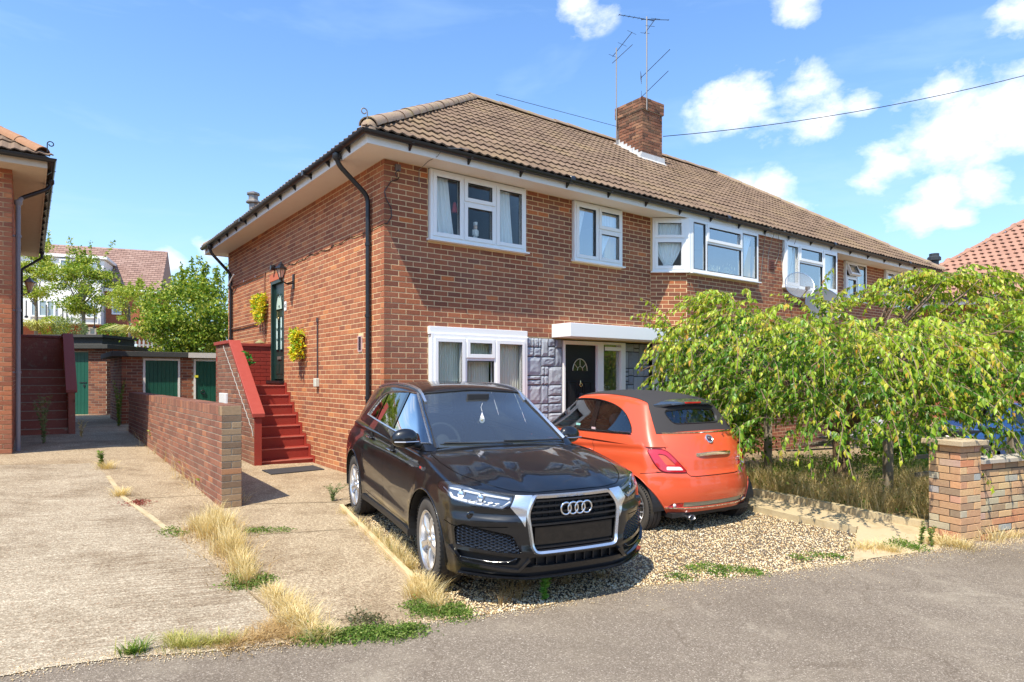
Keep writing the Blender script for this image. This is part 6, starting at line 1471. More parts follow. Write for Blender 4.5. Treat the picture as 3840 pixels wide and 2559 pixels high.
M_dark = mat('dark_plastic', (.012, .012, .013), .55)
M_trimdark = mat('cabin_dark', (.035, .036, .038), .8)
M_seat = mat('seat_cloth', (.05, .05, .055), .9)
def wheel(parent, loc, side, Rt, W_, Rr, style, steer=0.0):
 'side +1: outer face towards +y'
 w = empty('wheel', loc, 0, parent); w.rotation_euler = (0, 0, steer)
 s = side; h = W_ / 2
 tp = [(Rr - .012, -h * .80), (Rr + .006, -h * .92), (Rr + (Rt - Rr) * .45, -h), (Rt - .030, -h * .96), (Rt - .010, -h * .84), (Rt, -h * .66)]
 for g_ in (-.36, -.12, .12, .36): tp += [(Rt, g_ * W_ - .006), (Rt - .007, g_ * W_ - .004), (Rt - .007, g_ * W_ + .004), (Rt, g_ * W_ + .006)]
 tp += [(Rt, h * .66), (Rt - .010, h * .84), (Rt - .030, h * .96), (Rr + (Rt - Rr) * .45, h), (Rr + .02, h * .97), (Rr + .006, h * .92), (Rr - .012, h * .80)]
 q = MB(); q.lathe(tp, (0, 0, 0), 1, 56); q.obj('tyre', M_tyre, w, auto=28)
 # shoulder blocks give the tread its texture
 q = MB()
 for k in range(64):
  a = k / 64 * 2 * math.pi; Mx = Matrix.Rotation(a, 4, 'Y')
  for sg in (-1, 1): q.box((Rt - .012, sg * h * .86 - .012, -.0035), (Rt - .001, sg * h * .86 + .012, .0035), 0, Mx)
 q.obj('tread', M_dark, w, kind='stuff')
 q = MB(); q.lathe([(Rr - .004, h * .93), (Rr, h * .96), (Rr - .010, h * .97), (Rr - .022, h * .88), (Rr - .030, h * .4), (Rr - .035, -h * .8), (Rr - .003, -h * .9)], (0, 0, 0), 1, 48, 0, Matrix.Scale(s, 4, (0, 1, 0))); q.obj('rim', M_rimsilver if style == 'twin' else M_rimsilver, w, auto=40)
 q = MB(); q.lathe([(0, h * .05), (Rr * .66, h * .05), (Rr * .66, -h * .05), (0, -h * .05)], (0, -.01 * s, 0), 1, 36); q.obj('brake_disc', M_disc, w, auto=40)
 q = MB(); q.lathe([(0, -h * .3), (Rr - .04, -h * .3)], (0, 0, 0), 1, 24, 0, Matrix.Scale(s, 4, (0, 1, 0))); q.obj('wheel_back', M_dark, w)
 yo = h * .80
 def spoke(a, r0, r1, w0, w1, y0, y1, m, t=.03, tw=0.0):
  q = MB(); Mx = Matrix.Scale(s, 4, (0, 1, 0)) @ Matrix.Rotation(a, 4, 'Y'); n = 6; vs = []
  for i in range(n + 1):
   u = i / n; r = r0 + (r1 - r0) * u; ww = (w0 + (w1 - w0) * u) / 2; y = y0 + (y1 - y0) * u + .016 * math.sin(math.pi * u); off = tw * u
   vs += [(r, y - t, off - ww * 1.15), (r, y - t * .2, off - ww), (r, y, off - ww * .55), (r, y, off + ww * .55), (r, y - t * .2, off + ww), (r, y - t, off + ww * 1.15)]
  fs = [(i * 6 + k, (i + 1) * 6 + k, (i + 1) * 6 + (k + 1) % 6, i * 6 + (k + 1) % 6) for i in range(n) for k in range(6)] + [tuple(range(6)), tuple(n * 6 + k for k in range(5, -1, -1))]
  q.add([Mx @ Vector(v) for v in vs], fs); q.obj('spoke', m, w, auto=35)
 if style == 'twin':
  for k in range(5):
   for d in (-1, 1): spoke(2 * math.pi * k / 5 + .2 + d * .10, .045, Rr - .018, .042, .046, yo - .005, yo + .008, M_rimsilver, .035, d * .036)
  q = MB(); q.lathe([(0, yo + .012), (.028, yo + .010), (.034, yo), (.075, yo - .006), (.085, yo - .03)], (0, 0, 0), 1, 28, 0, Matrix.Scale(s, 4, (0, 1, 0))); q.obj('hub_cap', M_rimsilver, w, auto=40)
 else:
  for k in range(7):
   a = 2 * math.pi * k / 7 + .1; spoke(a, .04, Rr * .62, .022, .020, yo - .01, yo, M_rimsilver, .02)
   for d in (-1, 1): spoke(a, Rr * .52, Rr - .015, .016, .016, yo, yo + .004, M_rimsilver, .02, d * .045)
   spoke(a + math.pi / 7, .04, Rr - .015, .016, .016, yo - .012, yo - .004, M_rimdark, .02)
  q = MB(); q.lathe([(0, yo + .010), (.026, yo + .008), (.045, yo), (.05, yo - .03)], (0, 0, 0), 1, 24, 0, Matrix.Scale(s, 4, (0, 1, 0))); q.obj('hub_cap', M_rimdark, w, auto=40)
 for k in range(5):
  a = 2 * math.pi * k / 5; q = MB(); q.lathe([(.008, -.01), (.008, .008), (0, .010)], (.055 * math.cos(a), 0, .055 * math.sin(a)), 1, 8, 0, Matrix.Translation((0, s * (yo - .004), 0)) @ Matrix.Scale(s, 4, (0, 1, 0))); q.obj('wheel_bolt', M_disc, w)
 return w
def blob(name, m, parent, pts, level=2, loc=None, rot=None, scale=None):
 'subdivided box through the 8 given corners'
 me = bpy.data.meshes.new(name); me.from_pydata(pts, [], [(0, 3, 2, 1), (4, 5, 6, 7), (0, 1, 5, 4), (1, 2, 6, 5), (2, 3, 7, 6), (3, 0, 4, 7)]); me.materials.append(m); me.shade_smooth()
 o = bpy.data.objects.new(name, me); COL.objects.link(o); o.parent = parent; md = o.modifiers.new('s', 'SUBSURF'); md.levels = level; md.render_levels = level
 if loc: o.location = loc
 if rot: o.rotation_euler = rot
 if scale: o.scale = scale
 return o
def corners(x0, x1, y0, y1, z0, z1): return [(x0, y0, z0), (x1, y0, z0), (x1, y1, z0), (x0, y1, z0), (x0, y0, z1), (x1, y0, z1), (x1, y1, z1), (x0, y1, z1)]
def seat(parent, x, y, zb, m, h=.62, w=.50, mh=None):
 blob('seat', m, parent, corners(x - .05, x + .50, y - w / 2, y + w / 2, zb, zb + .20))
 blob('seat_back', m, parent, [(x - .02, y - w / 2, zb + .08), (x + .12, y - w / 2, zb + .08), (x + .12, y + w / 2, zb + .08), (x - .02, y + w / 2, zb + .08), (x - .22, y - w * .38, zb + h), (x - .10, y - w * .38, zb + h), (x - .10, y + w * .38, zb + h), (x - .22, y + w * .38, zb + h)])
 blob('head_rest', mh or m, parent, corners(x - .27, x - .14, y - .14, y + .14, zb + h + .02, zb + h + .24))
 for d in (-.05, .05): q = MB(); q.tube([(x - .19, y + d, zb + h - .04), (x - .20, y + d, zb + h + .07)], .007, 5); q.obj('head_rest_post', M_chrome, parent)
def steering(parent, x, y, z, tilt=25):
 Mx = Matrix.Translation((x, y, z)) @ Matrix.Rotation(R(90 - tilt), 4, 'Y')
 q = MB(); q.torus((0, 0, 0), .18, .016, 2, 36, 8, 0, Mx); q.lathe([(0, -.02), (.06, -.02), (.07, .01), (0, .02)], (0, 0, 0), 2, 16, 0, Mx)
 for a in (0, 180, 270): q.tube([Mx @ Vector((.05 * math.cos(R(a + 90)), .05 * math.sin(R(a + 90)), 0)), Mx @ Vector((.175 * math.cos(R(a + 90)), .175 * math.sin(R(a + 90)), 0))], .014, 6)
 q.obj('steering_wheel', M_trimdark, parent, auto=50)
def text_on(sx, M, s, size, m, parent, name='lettering', ext=.001): return text_obj(s, size, M, m, parent, name, ext, 'CENTER', sx)
# ================================================================ BLACK SUV
def paint(name, col, flake=0.0, rough=.35, spec=.25):
 m = mat(name, col, rough, 0, spec, .85, .012); nt = m.node_tree; b = nt.nodes['Principled BSDF']; b.inputs['Coat IOR'].default_value = 1.5
 g = nt.nodes.new('ShaderNodeNewGeometry'); n = noise_(nt, g.outputs['Position'], 3.0, 4, .6); n2 = noise_(nt, g.outputs['Position'], 900, 1, .5)
 rr = math_(nt, 'ADD', .012, math_(nt, 'MULTIPLY', math_(nt, 'SUBTRACT', n, .45, clamp=True), .12)); nt.links.new(rr, b.inputs['Coat Roughness'])
 dust = mixc(nt, math_(nt, 'ADD', math_(nt, 'MULTIPLY', math_(nt, 'SUBTRACT', n2, .62), 2.0 * flake, clamp=True), math_(nt, 'MULTIPLY', math_(nt, 'SUBTRACT', n, .40, clamp=True), flake * .5)), col, (.32, .26, .20))
 nt.links.new(dust, b.inputs['Base Color']); return m
M_blackpaint = paint('black_car_paint', (.0040, .0044, .0056), .10)
AP = dict(pos=(0.080, 5.475), th=-1.122, gz=-.148, pitch=.02)
suv = thing('black_suv', 'glossy black compact SUV with four-ring badge parked facing the street', 'car', (AP['pos'][0], AP['pos'][1], AP['gz']), 0, None, (0, AP['pitch'], AP['th']))
def build_suv(root):
 zt = ip([(-3.49, .98), (-3.35, 1.09), (-2.9, 1.115), (-2.2, 1.10), (-1.3, 1.06), (-.55, 1.035), (-.3, 1.03), (0, 1.005), (.35, .955), (.62, .895), (.78, .845), (.90, .80)])
 zb = ip([(-3.49, .36), (-3.2, .28), (-2.6, .26), (-1.3, .25), (0, .25), (.5, .22), (.9, .225)])
 wm = ip([(-3.49, .80), (-3.2, .865), (-2.6, .905), (-1.9, .895), (-1.2, .885), (-.5, .89), (0, .888), (.4, .868), (.7, .832), (.9, .80)])
 vy = ip([(.20, .93), (.30, .975), (.45, .99), (.60, 1.0), (.78, .995), (.90, .97), (.97, .93), (1.04, .885), (1.12, .85)])
 def xf(b, z):
  base = ip([(.20, .84), (.27, .885), (.36, .893), (.45, .885), (.60, .880), (.70, .872), (.76, .860), (.81, .835), (.86, .79)])(z)
  ab = abs(b); return base - .045 * ab ** 2 - .29 * max(0, ab - .45) ** 1.9 / .55 ** 1.9
 def xr(b, z):
  base = ip([(.25, -3.40), (.36, -3.47), (.6, -3.485), (.8, -3.45), (1.0, -3.38), (1.1, -3.30)])(z)
  ab = abs(b); return base + .05 * ab ** 2 + .22 * max(0, ab - .55) ** 2 / .2
 xn = [-3.48, -3.40, -3.22, -2.95, -2.6, -2.2, -1.8, -1.3, -.8, -.35, 0, .3, .5, .66, .78, .86, .90]
 AA = [(x + 3.48) / 4.38 for x in xn]
 def P(a, b, c):
  xnom = -3.48 + a * 4.38; x = xnom
  for _ in range(2):
   zc = zb(x) + (zt(x) - zb(x)) * c
   x0, x1 = xr(b, zc), xf(b, zc); t = a; x = x0 + (x1 - x0) * t
  ztx = zt(x); edge = ztx - .045 * abs(b) ** 3 - (.030 * sstep(-.3, .3, x)) * b * b
  z = zb(x) + (edge - zb(x)) * c
  y = b * wm(x) * (vy(z) if abs(b) > .75 else 1) * (1.0)
  if c > .99: y = b * wm(x) * vy(z)
  return Vector((x, y, z))
 BB = [-1, -.93, -.80, -.55, -.28, 0, .28, .55, .80, .93, 1]; CC = [0, .12, .28, .45, .62, .76, .87, .95, 1]
 S = Skin(shell(AA, BB, CC, P, 2))
 RA, FX, RX, WZ = .405, 0.0, -2.603, .345
 def shape(v):
  x, y, z = v; s = 1 if y > 0 else -1; ay = abs(y)
  if ay > .6:
   d = 0
   for cx in (FX, RX):
    r = math.hypot(x - cx, z - WZ)
    if z > .18: d = max(d, .018 * (1 - sstep(.40, .52, r)))
   # tornado line and lower door scallop
   zl = .985 + (.022 * (-x) if x < 0 else -.10 * x)
   if -3.2 < x < .55: d += .014 * math.exp(-((z - zl + .012) / .018) ** 2) - .010 * math.exp(-((z - zl + .075) / .05) ** 2)
   if -2.15 < x < -.45: zz = .40 + .07 * (-(x + .45)) / 1.7; d += .012 * math.exp(-((z - zz) / .03) ** 2) - .010 * math.exp(-((z - zz - .11) / .06) ** 2)
   y += s * d
  # bonnet creases
  if x > -.3 and z > .78:
   yc = .47 - .10 * (x + .3) / 1.1
   z += .010 * math.exp(-((ay - yc) / .035) ** 2) * sstep(-.3, 0, x) * sstep(.84, .6, x); z -= .006 * math.exp(-((ay - yc + .09) / .07) ** 2) * sstep(-.3, .1, x)
  # front bumper modelling
  if x > .4:
   x += .012 * math.exp(-((z - .635) / .02) ** 2) * sstep(.40, .5, ay) - .016 * math.exp(-((z - .685) / .03) ** 2) * sstep(.40, .5, ay)
   x += .015 * math.exp(-((z - .425) / .018) ** 2)
  return Vector((x, y, z))
 S.displace(shape)
 # cabin opening under the glasshouse
 S.take([(-3.2, -.70), (-.42, -.70), (-.36, 0), (-.42, .70), (-3.2, .70)], 'z', lambda c: c.z > .95)
 # wheel arches
 for cx in (FX, RX):
  arc = [(cx + RA * math.cos(R(t)), WZ + RA * math.sin(R(t))) for t in range(-25, 206, 7)]; poly = arc + [(cx - .40, -.1), (cx + .40, -.1)]
  for sg in (-1, 1):
   g = S.take(poly, 'y', lambda c, sg=sg: c.y * sg > .45)
   q = MB(); ring = [(cx + RA * math.cos(R(t)), WZ + RA * math.sin(R(t))) for t in range(-12, 193, 8)]
   pr = S.path('y', [(cx + (RA + .006) * math.cos(R(t)), WZ + (RA + .006) * math.sin(R(t))) for t in range(-22, 203, 5)], sg, .001, 9)
   if len(pr) > 5: q2 = MB(); q2.tube(pr, .007, 6); q2.obj('arch_lip', M_blackpaint, root, True)
   vs = []; fs = []
   for i, (a, b) in enumerate(ring): vs += [(a, sg * .895, b), (a, sg * .55, b)]
   fs = [(2 * i, 2 * i + 2, 2 * i + 3, 2 * i + 1) for i in range(len(ring) - 1)]
   q.add(vs, fs); q.add([(a, sg * .55, b) for a, b in ring], [tuple(range(len(ring)))]); q.obj('wheel_arch_liner', M_dark, root)
 fr = lambda c: c.x > .30; rt = lambda c: c.y < -.3; lf = lambda c: c.y > .3
 # ---- front: grille
 hexg = smooth_poly([(-.325, .800, .02), (.325, .800, .02), (.395, .70, .05), (.355, .415, .05), (-.355, .415, .05), (-.395, .70, .05)], .03, 4)
 g = S.take(hexg, 'x', fr)
 patch('grille_backing', g, M_dark, root, -.055, axis=(1, 0, 0)); rim_walls(g, -.055, 'grille_surround', M_dark, root, (1, 0, 0))
 S2_ = Skin(S.bm.copy());
 # an uncut copy of the nose to project things on
 T = Skin(shell(AA, BB, CC, P, 2)); T.displace(shape)
 out = T.path('x', hexg, 1, .004, .03, True)
 q = MB(); q.tube(out, 1, prof=[(-.016, -.010), (-.011, .010), (0, .014), (.011, .010), (.016, -.010)], closed=True); q.obj('grille_frame', M_alu_s, root, auto=50)
 for sg in (-1, 1):
  cpz = [(sg * .335, .812), (sg * .455, .815), (sg * .505, .735), (sg * .455, .675), (sg * .412, .60), (sg * .398, .70)]
  g = S.take(cpz, 'x', fr); patch('grille_corner', g, M_alu_s, root, .003)
 def hexhalf(z):
  return float(np.interp(z, [.415, .70, .80], [.352, .393, .33]))
 for k, z in enumerate((.770, .733, .693, .650, .607)):
  hw = hexhalf(z) - .012; pts = []
  for y in np.linspace(-hw, hw, 17):
   l, n_ = T.hit('x', y, z, 1); pts.append(Vector((l.x - .022, y, z)))
  q = MB(); q.tube(pts, 1, prof=[(.020, .004), (-.014, .008), (-.020, 0), (-.014, -.010), (.020, -.008)]); q.obj('grille_slat', M_slat, root, auto=40)
 for k, y in enumerate(np.linspace(-.30, .30, 13)):
  q = MB(); l, _ = T.hit('x', y, .75, 1); q.box((l.x - .045, y - .003, .625), (l.x - .034, y + .003, .79)); q.obj('grille_fin', M_slat, root)
 pp_ = [(-.30, .475), (.345, .475), (.352, .59), (-.34, .59)]
 q = MB(); pts = [];
 for z0_, z1_, dx in ((.468, .592, .012),):
  vs = []; ys = np.linspace(-.335, .335, 13)
  for y in ys:
   l, _ = T.hit('x', y, .53, 1)
   vs += [(l.x - dx, y, z0_), (l.x - dx, y, z1_), (l.x - .05, y, z1_ + .002), (l.x - .05, y, z0_ - .002)]
  fs = [(4 * i + a, 4 * i + 4 + a, 4 * i + 4 + (a + 1) % 4, 4 * i + (a + 1) % 4) for i in range(12) for a in range(4)]; q.add(vs, fs)
 q.obj('number_plate_holder', stonelike('scuffed_black', (.006, .006, .006), (.035, .028, .022), 25, .35, .6, .004), root)
 for z in (.448, .432):
  pts = [T.hit('x', y, z, 1)[0] + Vector((-.022, 0, 0)) for y in np.linspace(-.33, .33, 11)]; q = MB(); q.tube(pts, 1, prof=[(.018, .003), (-.012, .005), (-.012, -.005), (.018, -.003)]); q.obj('grille_slat', M_slat, root, auto=40)
 # ring badge
 for k in range(4):
  y = -.090 + k * .060; l, _ = T.hit('x', y, .712, 1); q = MB(); q.torus((l.x + .012 , y, .712), .0425, .0068, 0, 36, 10); q.obj('badge_ring', M_chrome, root, True)
 # ---- headlights
 for sg in (-1, 1):
  hp_ = smooth_poly([(sg * .462, .812, .012), (sg * .62, .835, .02), (sg * .84, .885, .03), (sg * .872, .82, .04), (sg * .855, .765, .03), (sg * .70, .730, .03), (sg * .548, .712, .02), (sg * .50, .735, .02)], .02, 3)
  ff = lambda c, sg=sg: c.x > .25 and c.y * sg > .3
  g = S.take(hp_, 'x', ff); hl = patch('headlight', g, M_lamphousing, root, -.035, axis=(1, 0, 0))
  rim_walls(g, -.035, 'lamp_surround', M_lampside, hl, (1, 0, 0)); patch('headlight_lens', g, M_clear, hl, .001)
  g2 = T
  dr_ = [(sg * .86, .845), (sg * .70, .822), (sg * .50, .795)]; pts = T.path('x', dr_, 1, -.016, .02); q = MB(); q.tube(pts, 1, prof=[(-.009, -.004), (-.009, .004), (.009, .004), (.009, -.004)]); q.obj('light_strip', M_lampwhite, hl)
  dr_ = [(sg * .855, .835), (sg * .845, .782), (sg * .71, .752), (sg * .56, .732), (sg * .50, .775)]; pts = T.path('x', dr_, 1, -.014, .02); q = MB(); q.tube(pts, 1, prof=[(-.013, -.004), (-.013, .004), (.013, .004), (.013, -.004)]); q.obj('light_strip', M_lampwhite, hl)
  for y in (.77, .66):
   l, n_ = T.hit('x', sg * y, .80 if y > .7 else .785, 1);
   q = MB(); q.lathe([(0, .020), (.020, .014), (.028, 0), (.034, -.002), (.034, -.02)], (l.x - .034, l.y, l.z), 0, 20); q.obj('projector', M_chrome, hl, True)
  for k in range(5):
   y = .58 + k * .042; l, _ = T.hit('x', sg * y, .745 + k * .004, 1); q = MB(); q.box((l.x - .03, sg * y - .015, .741 + k * .004), (l.x - .008, sg * y + .015, .757 + k * .004)); q.obj('led_cell', M_chrome, hl)
 # ---- honeycomb side intakes
 for sg in (-1, 1):
  ip_ = smooth_poly([(sg * .50, .545, .03), (sg * .80, .605, .02), (sg * .845, .58, .02), (sg * .835, .455, .01), (sg * .60, .425, .01), (sg * .435, .415, .02)], .02, 3)
  ff = lambda c, sg=sg: c.x > .2 and c.y * sg > .3
  g = S.take(ip_, 'x', ff); ik = patch('side_intake', g, M_dark, root, -.045, axis=(1, 0, 0)); rim_walls(g, -.045, 'intake_surround', M_blackgloss, ik, (1, 0, 0))
  q = MB(); hs_ = .026; row = 0; z = .40
  while z < .62:
   y = .42 + (hs_ * .9 if row % 2 else 0)
   while y < .86:
    hx = [(sg * (y + hs_ * .95 * math.cos(R(60 * k))), z + hs_ * .50 * math.sin(R(60 * k))) for k in range(6)]
    for a, b in zip(hx[:3], hx[1:4]):
     if in_poly((a[0] + b[0]) / 2, (a[1] + b[1]) / 2, ip_):
      la, _ = T.hit('x', a[0], a[1], 1); lb_, _ = T.hit('x', b[0], b[1], 1)
      if la is not None and lb_ is not None and abs(la.x - lb_.x) < .06: q.tube([la + Vector((-.012, 0, 0)), lb_ + Vector((-.012, 0, 0))], .0030, 4, cap=False)
    y += hs_ * 1.425 * 1.0 * 2 / 1.0 * .665
   z += hs_ * .435; row += 1
  q.obj('honeycomb', M_blackgloss, ik, kind='stuff')
  # lower blade and slot beneath
  sl_ = smooth_poly([(sg * .44, .385, .01), (sg * .835, .425, .01), (sg * .80, .355, .01), (sg * .60, .335, .01), (sg * .47, .335, .01)], .01, 2)
  g = S.take(sl_, 'x', ff); s5 = patch('lower_slot', g, M_dark, root, -.04, axis=(1, 0, 0)); rim_walls(g, -.04, 'slot_surround', M_blackgloss, s5, (1, 0, 0))
  bl_ = T.path('x', [(sg * .855, .43), (sg * .80, .335), (sg * .46, .30), (sg * .385, .375)], 1, .010, .03); q = MB(); q.tube(bl_, 1, prof=[(-.014, -.010), (-.004, .012), (.014, .006), (.010, -.012)]); q.obj('bumper_blade', M_blackgloss, root, auto=50)
  bl_ = T.path('x', [(sg * .82, .372), (sg * .62, .352), (sg * .52, .358), (sg * .47, .385)], 1, .0, .03); q = MB(); q.tube(bl_, .006, 6); q.obj('slot_trim', M_blackgloss, root, True)
  g = None
  q = MB(); q.lathe([(0, .004), (.014, .003), (.017, -.004)], (0, 0, 0), 0, 16); l, _ = T.hit('x', sg * .74, .67, 1); o = q.obj('washer_cover', M_blackgloss, root, True); o.location = l + Vector((.002, 0, 0)); o.scale = (1, 2.6, 1.8)
 lo = [( -.37, .385), (.37, .385), (.43, .318), (-.43, .318)]
 g = S.take(lo, 'x', fr); l5 = patch('lower_intake', g, M_dark, root, -.05, axis=(1, 0, 0)); rim_walls(g, -.05, 'intake_surround', M_dark, l5, (1, 0, 0))
 for k in range(9):
  y = -.32 + k * .08; l, _ = T.hit('x', y, .35, 1); q = MB(); q.box((l.x - .045, y - .004, .318), (l.x - .02, y + .004, .385)); q.obj('intake_fin', M_slat, l5)
 q = MB(); q.tube(T.path('x', [(-.80, .262), (-.4, .245), (.4, .245), (.80, .262)], 1, .012, .04), 1, prof=[(-.012, -.006), (-.012, .006), (.012, .012), (.03, .0), (.012, -.010)]); q.obj('front_lip', M_blackgloss, root, auto=50)
 # ---- shut lines
 hood = spline2([(-.42, -.69), (-.25, -.745), (.0, -.755), (.3, -.715), (.55, -.61), (.70, -.50), (.765, -.40), (.80, -.2), (.812, 0)], 5)
 hz_ = lambda c: c.z > .70 and c.x < .86
 hoodp = hood + [(x, -y) for x, y in hood[::-1][1:]]
 shut(S, [('z', hoodp, lambda c: c.z > .74)], root)
 for sg in (-1, 1):
  f_ = lambda c, sg=sg: c.y * sg > .4 and c.z < 1.10
  shut(S, [('y', [(-.30, 1.06), (-.265, .97), (-.31, .70), (-.33, .50), (-.31, .36)], f_), ('y', [(-1.345, 1.11), (-1.36, .9), (-1.345, .60), (-1.33, .36)], f_), ('y', spline2([(-2.33, 1.13), (-2.27, .98), (-2.16, .80), (-2.12, .60), (-2.10, .5)], 4), f_), ('y', [(-.31, .36), (-1.33, .36), (-2.05, .38)], f_), ('y', [(.40, .60), (.56, .585), (.80, .60)], lambda c, sg=sg: c.y * sg > .5 and c.x > .3)], root, .006)
  # sill trim
  q = MB(); pts = S.path('y', [(-2.15, .30), (-.45, .30)], sg, .006, .2); q.tube(pts, 1, prof=[(-.02, -.03), (.012, -.03), (.016, .0), (.008, .03), (-.02, .03)]); q.obj('sill_trim', M_dark, root, auto=50)
  # door handles
  for hx, hz2 in ((-1.16, .925), (-2.02, .955)):
   l, n_ = T.hit('y', hx, hz2, sg); q = MB(); d_ = Vector((1, 0, -.02)).normalized()
   c0 = l + Vector((0, sg * .028, 0)); q.tube([c0 - d_ * .095 - Vector((0, sg * .025, 0)), c0 - d_ * .085, c0 - d_ * .03, c0 + d_ * .05, c0 + d_ * .085, c0 + d_ * .095 - Vector((0, sg * .025, 0))], [.010, .013, .014, .014, .012, .010], 8); hn = q.obj('door_handle', M_blackpaint, root, True)
   q = MB(); q.tube([c0 - d_ * .07 + Vector((0, sg * .014, .004)), c0 + d_ * .07 + Vector((0, sg * .014, .004))], .0025, 5); q.obj('handle_trim', M_chrome, hn)
   q = MB(); q.lathe([(0, .004 * sg), (.05, .003 * sg), (.055, -.004 * sg)], tuple(l), 1, 18); o = q.obj('handle_recess', M_shut, hn)
  l, _ = T.hit('y', -.20, .89, sg); q = MB(); q.box((l.x - .035, l.y - .003, .878), (l.x + .005, l.y + .003 , .90)); bd_ = q.obj('side_badge', mat('badge_red', (.6, .03, .03), .4), root); q = MB(); q.box((l.x - .004 + .01, l.y - .0035, .878), (l.x + .04, l.y + .0035, .90)); q.obj('side_badge_silver', M_alu, bd_)
 S.obj('body', M_blackpaint, root)
 # ---- glasshouse
 rz_ = ip([(-3.40, 1.30), (-3.1, 1.44), (-2.7, 1.515), (-2.2, 1.555), (-1.8, 1.562), (-1.4, 1.545), (-1.1, 1.50), (-.95, 1.46)])
 def gxf(b, c): return -.30 - .80 * c + .04 * math.sin(math.pi * c) - .075 * b * b
 def gxr(b, c): return -3.36 + .30 * c ** 1.3 + .10 * b * b
 gn = [0, .06, .16, .3, .45, .6, .75, .88, .96, 1]
 def GP(a, b, c):
  x = gxr(b, c) + (gxf(b, c) - gxr(b, c)) * a; ztop = rz_(x) - .035 * b * b - .02 * abs(b) ** 4; zbot = 1.0
  z = zbot + (ztop - zbot) * c
  wb = ip([(-3.4, .70), (-3.0, .775), (-2.2, .81), (-1.2, .815), (-.6, .80), (-.3, .74)])(x); wt = ip([(-3.4, .52), (-3.0, .565), (-2.2, .60), (-1.3, .595), (-.9, .575), (-.3, .56)])(x)
  y = b * (wb + (wt - wb) * c ** 1.15); return Vector((x, y, z))
 GB = [-1, -.90, -.65, -.35, 0, .35, .65, .90, 1]; GC = [0, .2, .42, .64, .82, .94, 1]
 GH = Skin(shell(gn, GB, GC, GP, 2)); GT = Skin(shell(gn, GB, GC, GP, 2))
 ws = smooth_poly([(-.655, 1.035, .03), (-.655, 1.0, 0), (.655, 1.0, 0), (.655, 1.035, .03), (.545, 1.455, .05), (0, 1.492, .2), (-.545, 1.455, .05)], .03, 4)
 g = GH.take(ws, 'x', lambda c: c.x > -1.25 and c.z > .98); wso = patch('windscreen', g, M_screen, root, -.002)
 out = GT.path('x', [p for p in ws], 1, .0, .05, True);
 q = MB(); q.tube(out, 1, prof=[(-.010, -.003), (-.010, .003), (.010, .003), (.010, -.003)], closed=True); q.obj('windscreen_seal', M_dark, wso)
 fr_ = MB()  # dark ceramic band inside the glass
 def band(p, q_, w_):
  a = GT.path('x', [p, q_], 1, -.012, .04); mm = MB(); mm.tube(a, 1, prof=[(-w_, -.001), (-w_, .001), (w_, .001), (w_, -.001)]); mm.obj('screen_band', M_dark, wso)
 band((-.60, 1.06), (.60, 1.06), .030); band((-.52, 1.462), (.52, 1.462), .016)
 rw = smooth_poly([(-.60, 1.10, .05), (.60, 1.10, .05), (.50, 1.40, .06), (-.50, 1.40, .06)], .03, 4); g = GH.take(rw, 'x', lambda c: c.x < -2.6); patch('rear_window', g, M_tintglass, root, -.002)
 for sg in (-1, 1):
  dlo = spline2([(-.345, 1.045), (-.55, 1.205), (-.80, 1.355), (-1.0, 1.432), (-1.25, 1.463), (-1.6, 1.462), (-2.0, 1.435), (-2.22, 1.375), (-2.40, 1.26), (-2.53, 1.16)], 4) + [(-2.0, 1.135), (-1.3, 1.098), (-.8, 1.068)]
  f_ = lambda c, sg=sg: c.y * sg > .35
  GH.cut(dlo, 'y', f_)
  cells = [('door_glass', M_sideglass, [(-.3, .9), (-.3, 1.6), (-1.335, 1.6), (-1.335, .9)]), ('window_pillar', M_blackgloss, [(-1.335, .9), (-1.335, 1.6), (-1.405, 1.6), (-1.405, .9)]), ('door_glass', M_tintglass, [(-1.405, .9), (-1.405, 1.6), (-1.99, 1.6), (-2.10, .9)]), ('window_pillar', M_blackgloss, [(-2.10, .9), (-1.99, 1.6), (-2.02, 1.6), (-2.13, .9)]), ('quarter_glass', M_tintglass, [(-2.13, .9), (-2.02, 1.6), (-2.8, 1.6), (-2.8, .9)])]
  for nm, mm, cell in cells: GH.cut(cell, 'y', lambda c, f_=f_: f_(c) and in_poly(c.x, c.z, [( -.2, .95), (-.2, 1.55), (-2.7, 1.55), (-2.7, .95)]))
  for nm, mm, cell in cells:
   g = GH.take(cell, 'y', lambda c, f_=f_: f_(c) and in_poly(c.x, c.z, dlo), cut=False); patch(nm, g, mm, root, -.006 if 'pillar' not in nm else .001)
  tr_ = [p for p in GT.path('y', dlo, sg, .003, .05, True) if p.y * sg > .50]; q = MB(); q.tube(tr_, 1, prof=[(-.012, -.004), (-.008, .006), (.008, .006), (.012, -.004)], closed=True); q.obj('window_chrome', M_alu_s, root, auto=50)
  # mirror
  mr = empty('door_mirror', (-.50 if sg < 0 else -.60, sg * (.90 if sg < 0 else .84), 1.10 if sg < 0 else 1.06), 0, root)
  blob('mirror_shell', M_blackpaint, mr, [(-.05, -sg * .10, -.075), (.07, -sg * .10, -.07), (.05, sg * .12, -.065), (-.06, sg * .12, -.065), (-.06, -sg * .10, .085), (.055, -sg * .10, .08), (.03, sg * .11, .065), (-.065, sg * .11, .07)], 3, scale=(1.35, 1.30, 1.35))
  q = MB(); q.tube([(-.01, -sg * .17, -.07), (0, -sg * .09, -.055), (0, -sg * .02, -.04)], [.03, .026, .02], 8); q.obj('mirror_arm', M_dark, mr, True)
  q = MB(); q.tube([(.075, -sg * .10, -.02), (.072, sg * .02, -.022), (.05, sg * .115, -.02)], .006, 6); q.obj('mirror_indicator', M_alu, mr)
  # roof rail
  pts = []
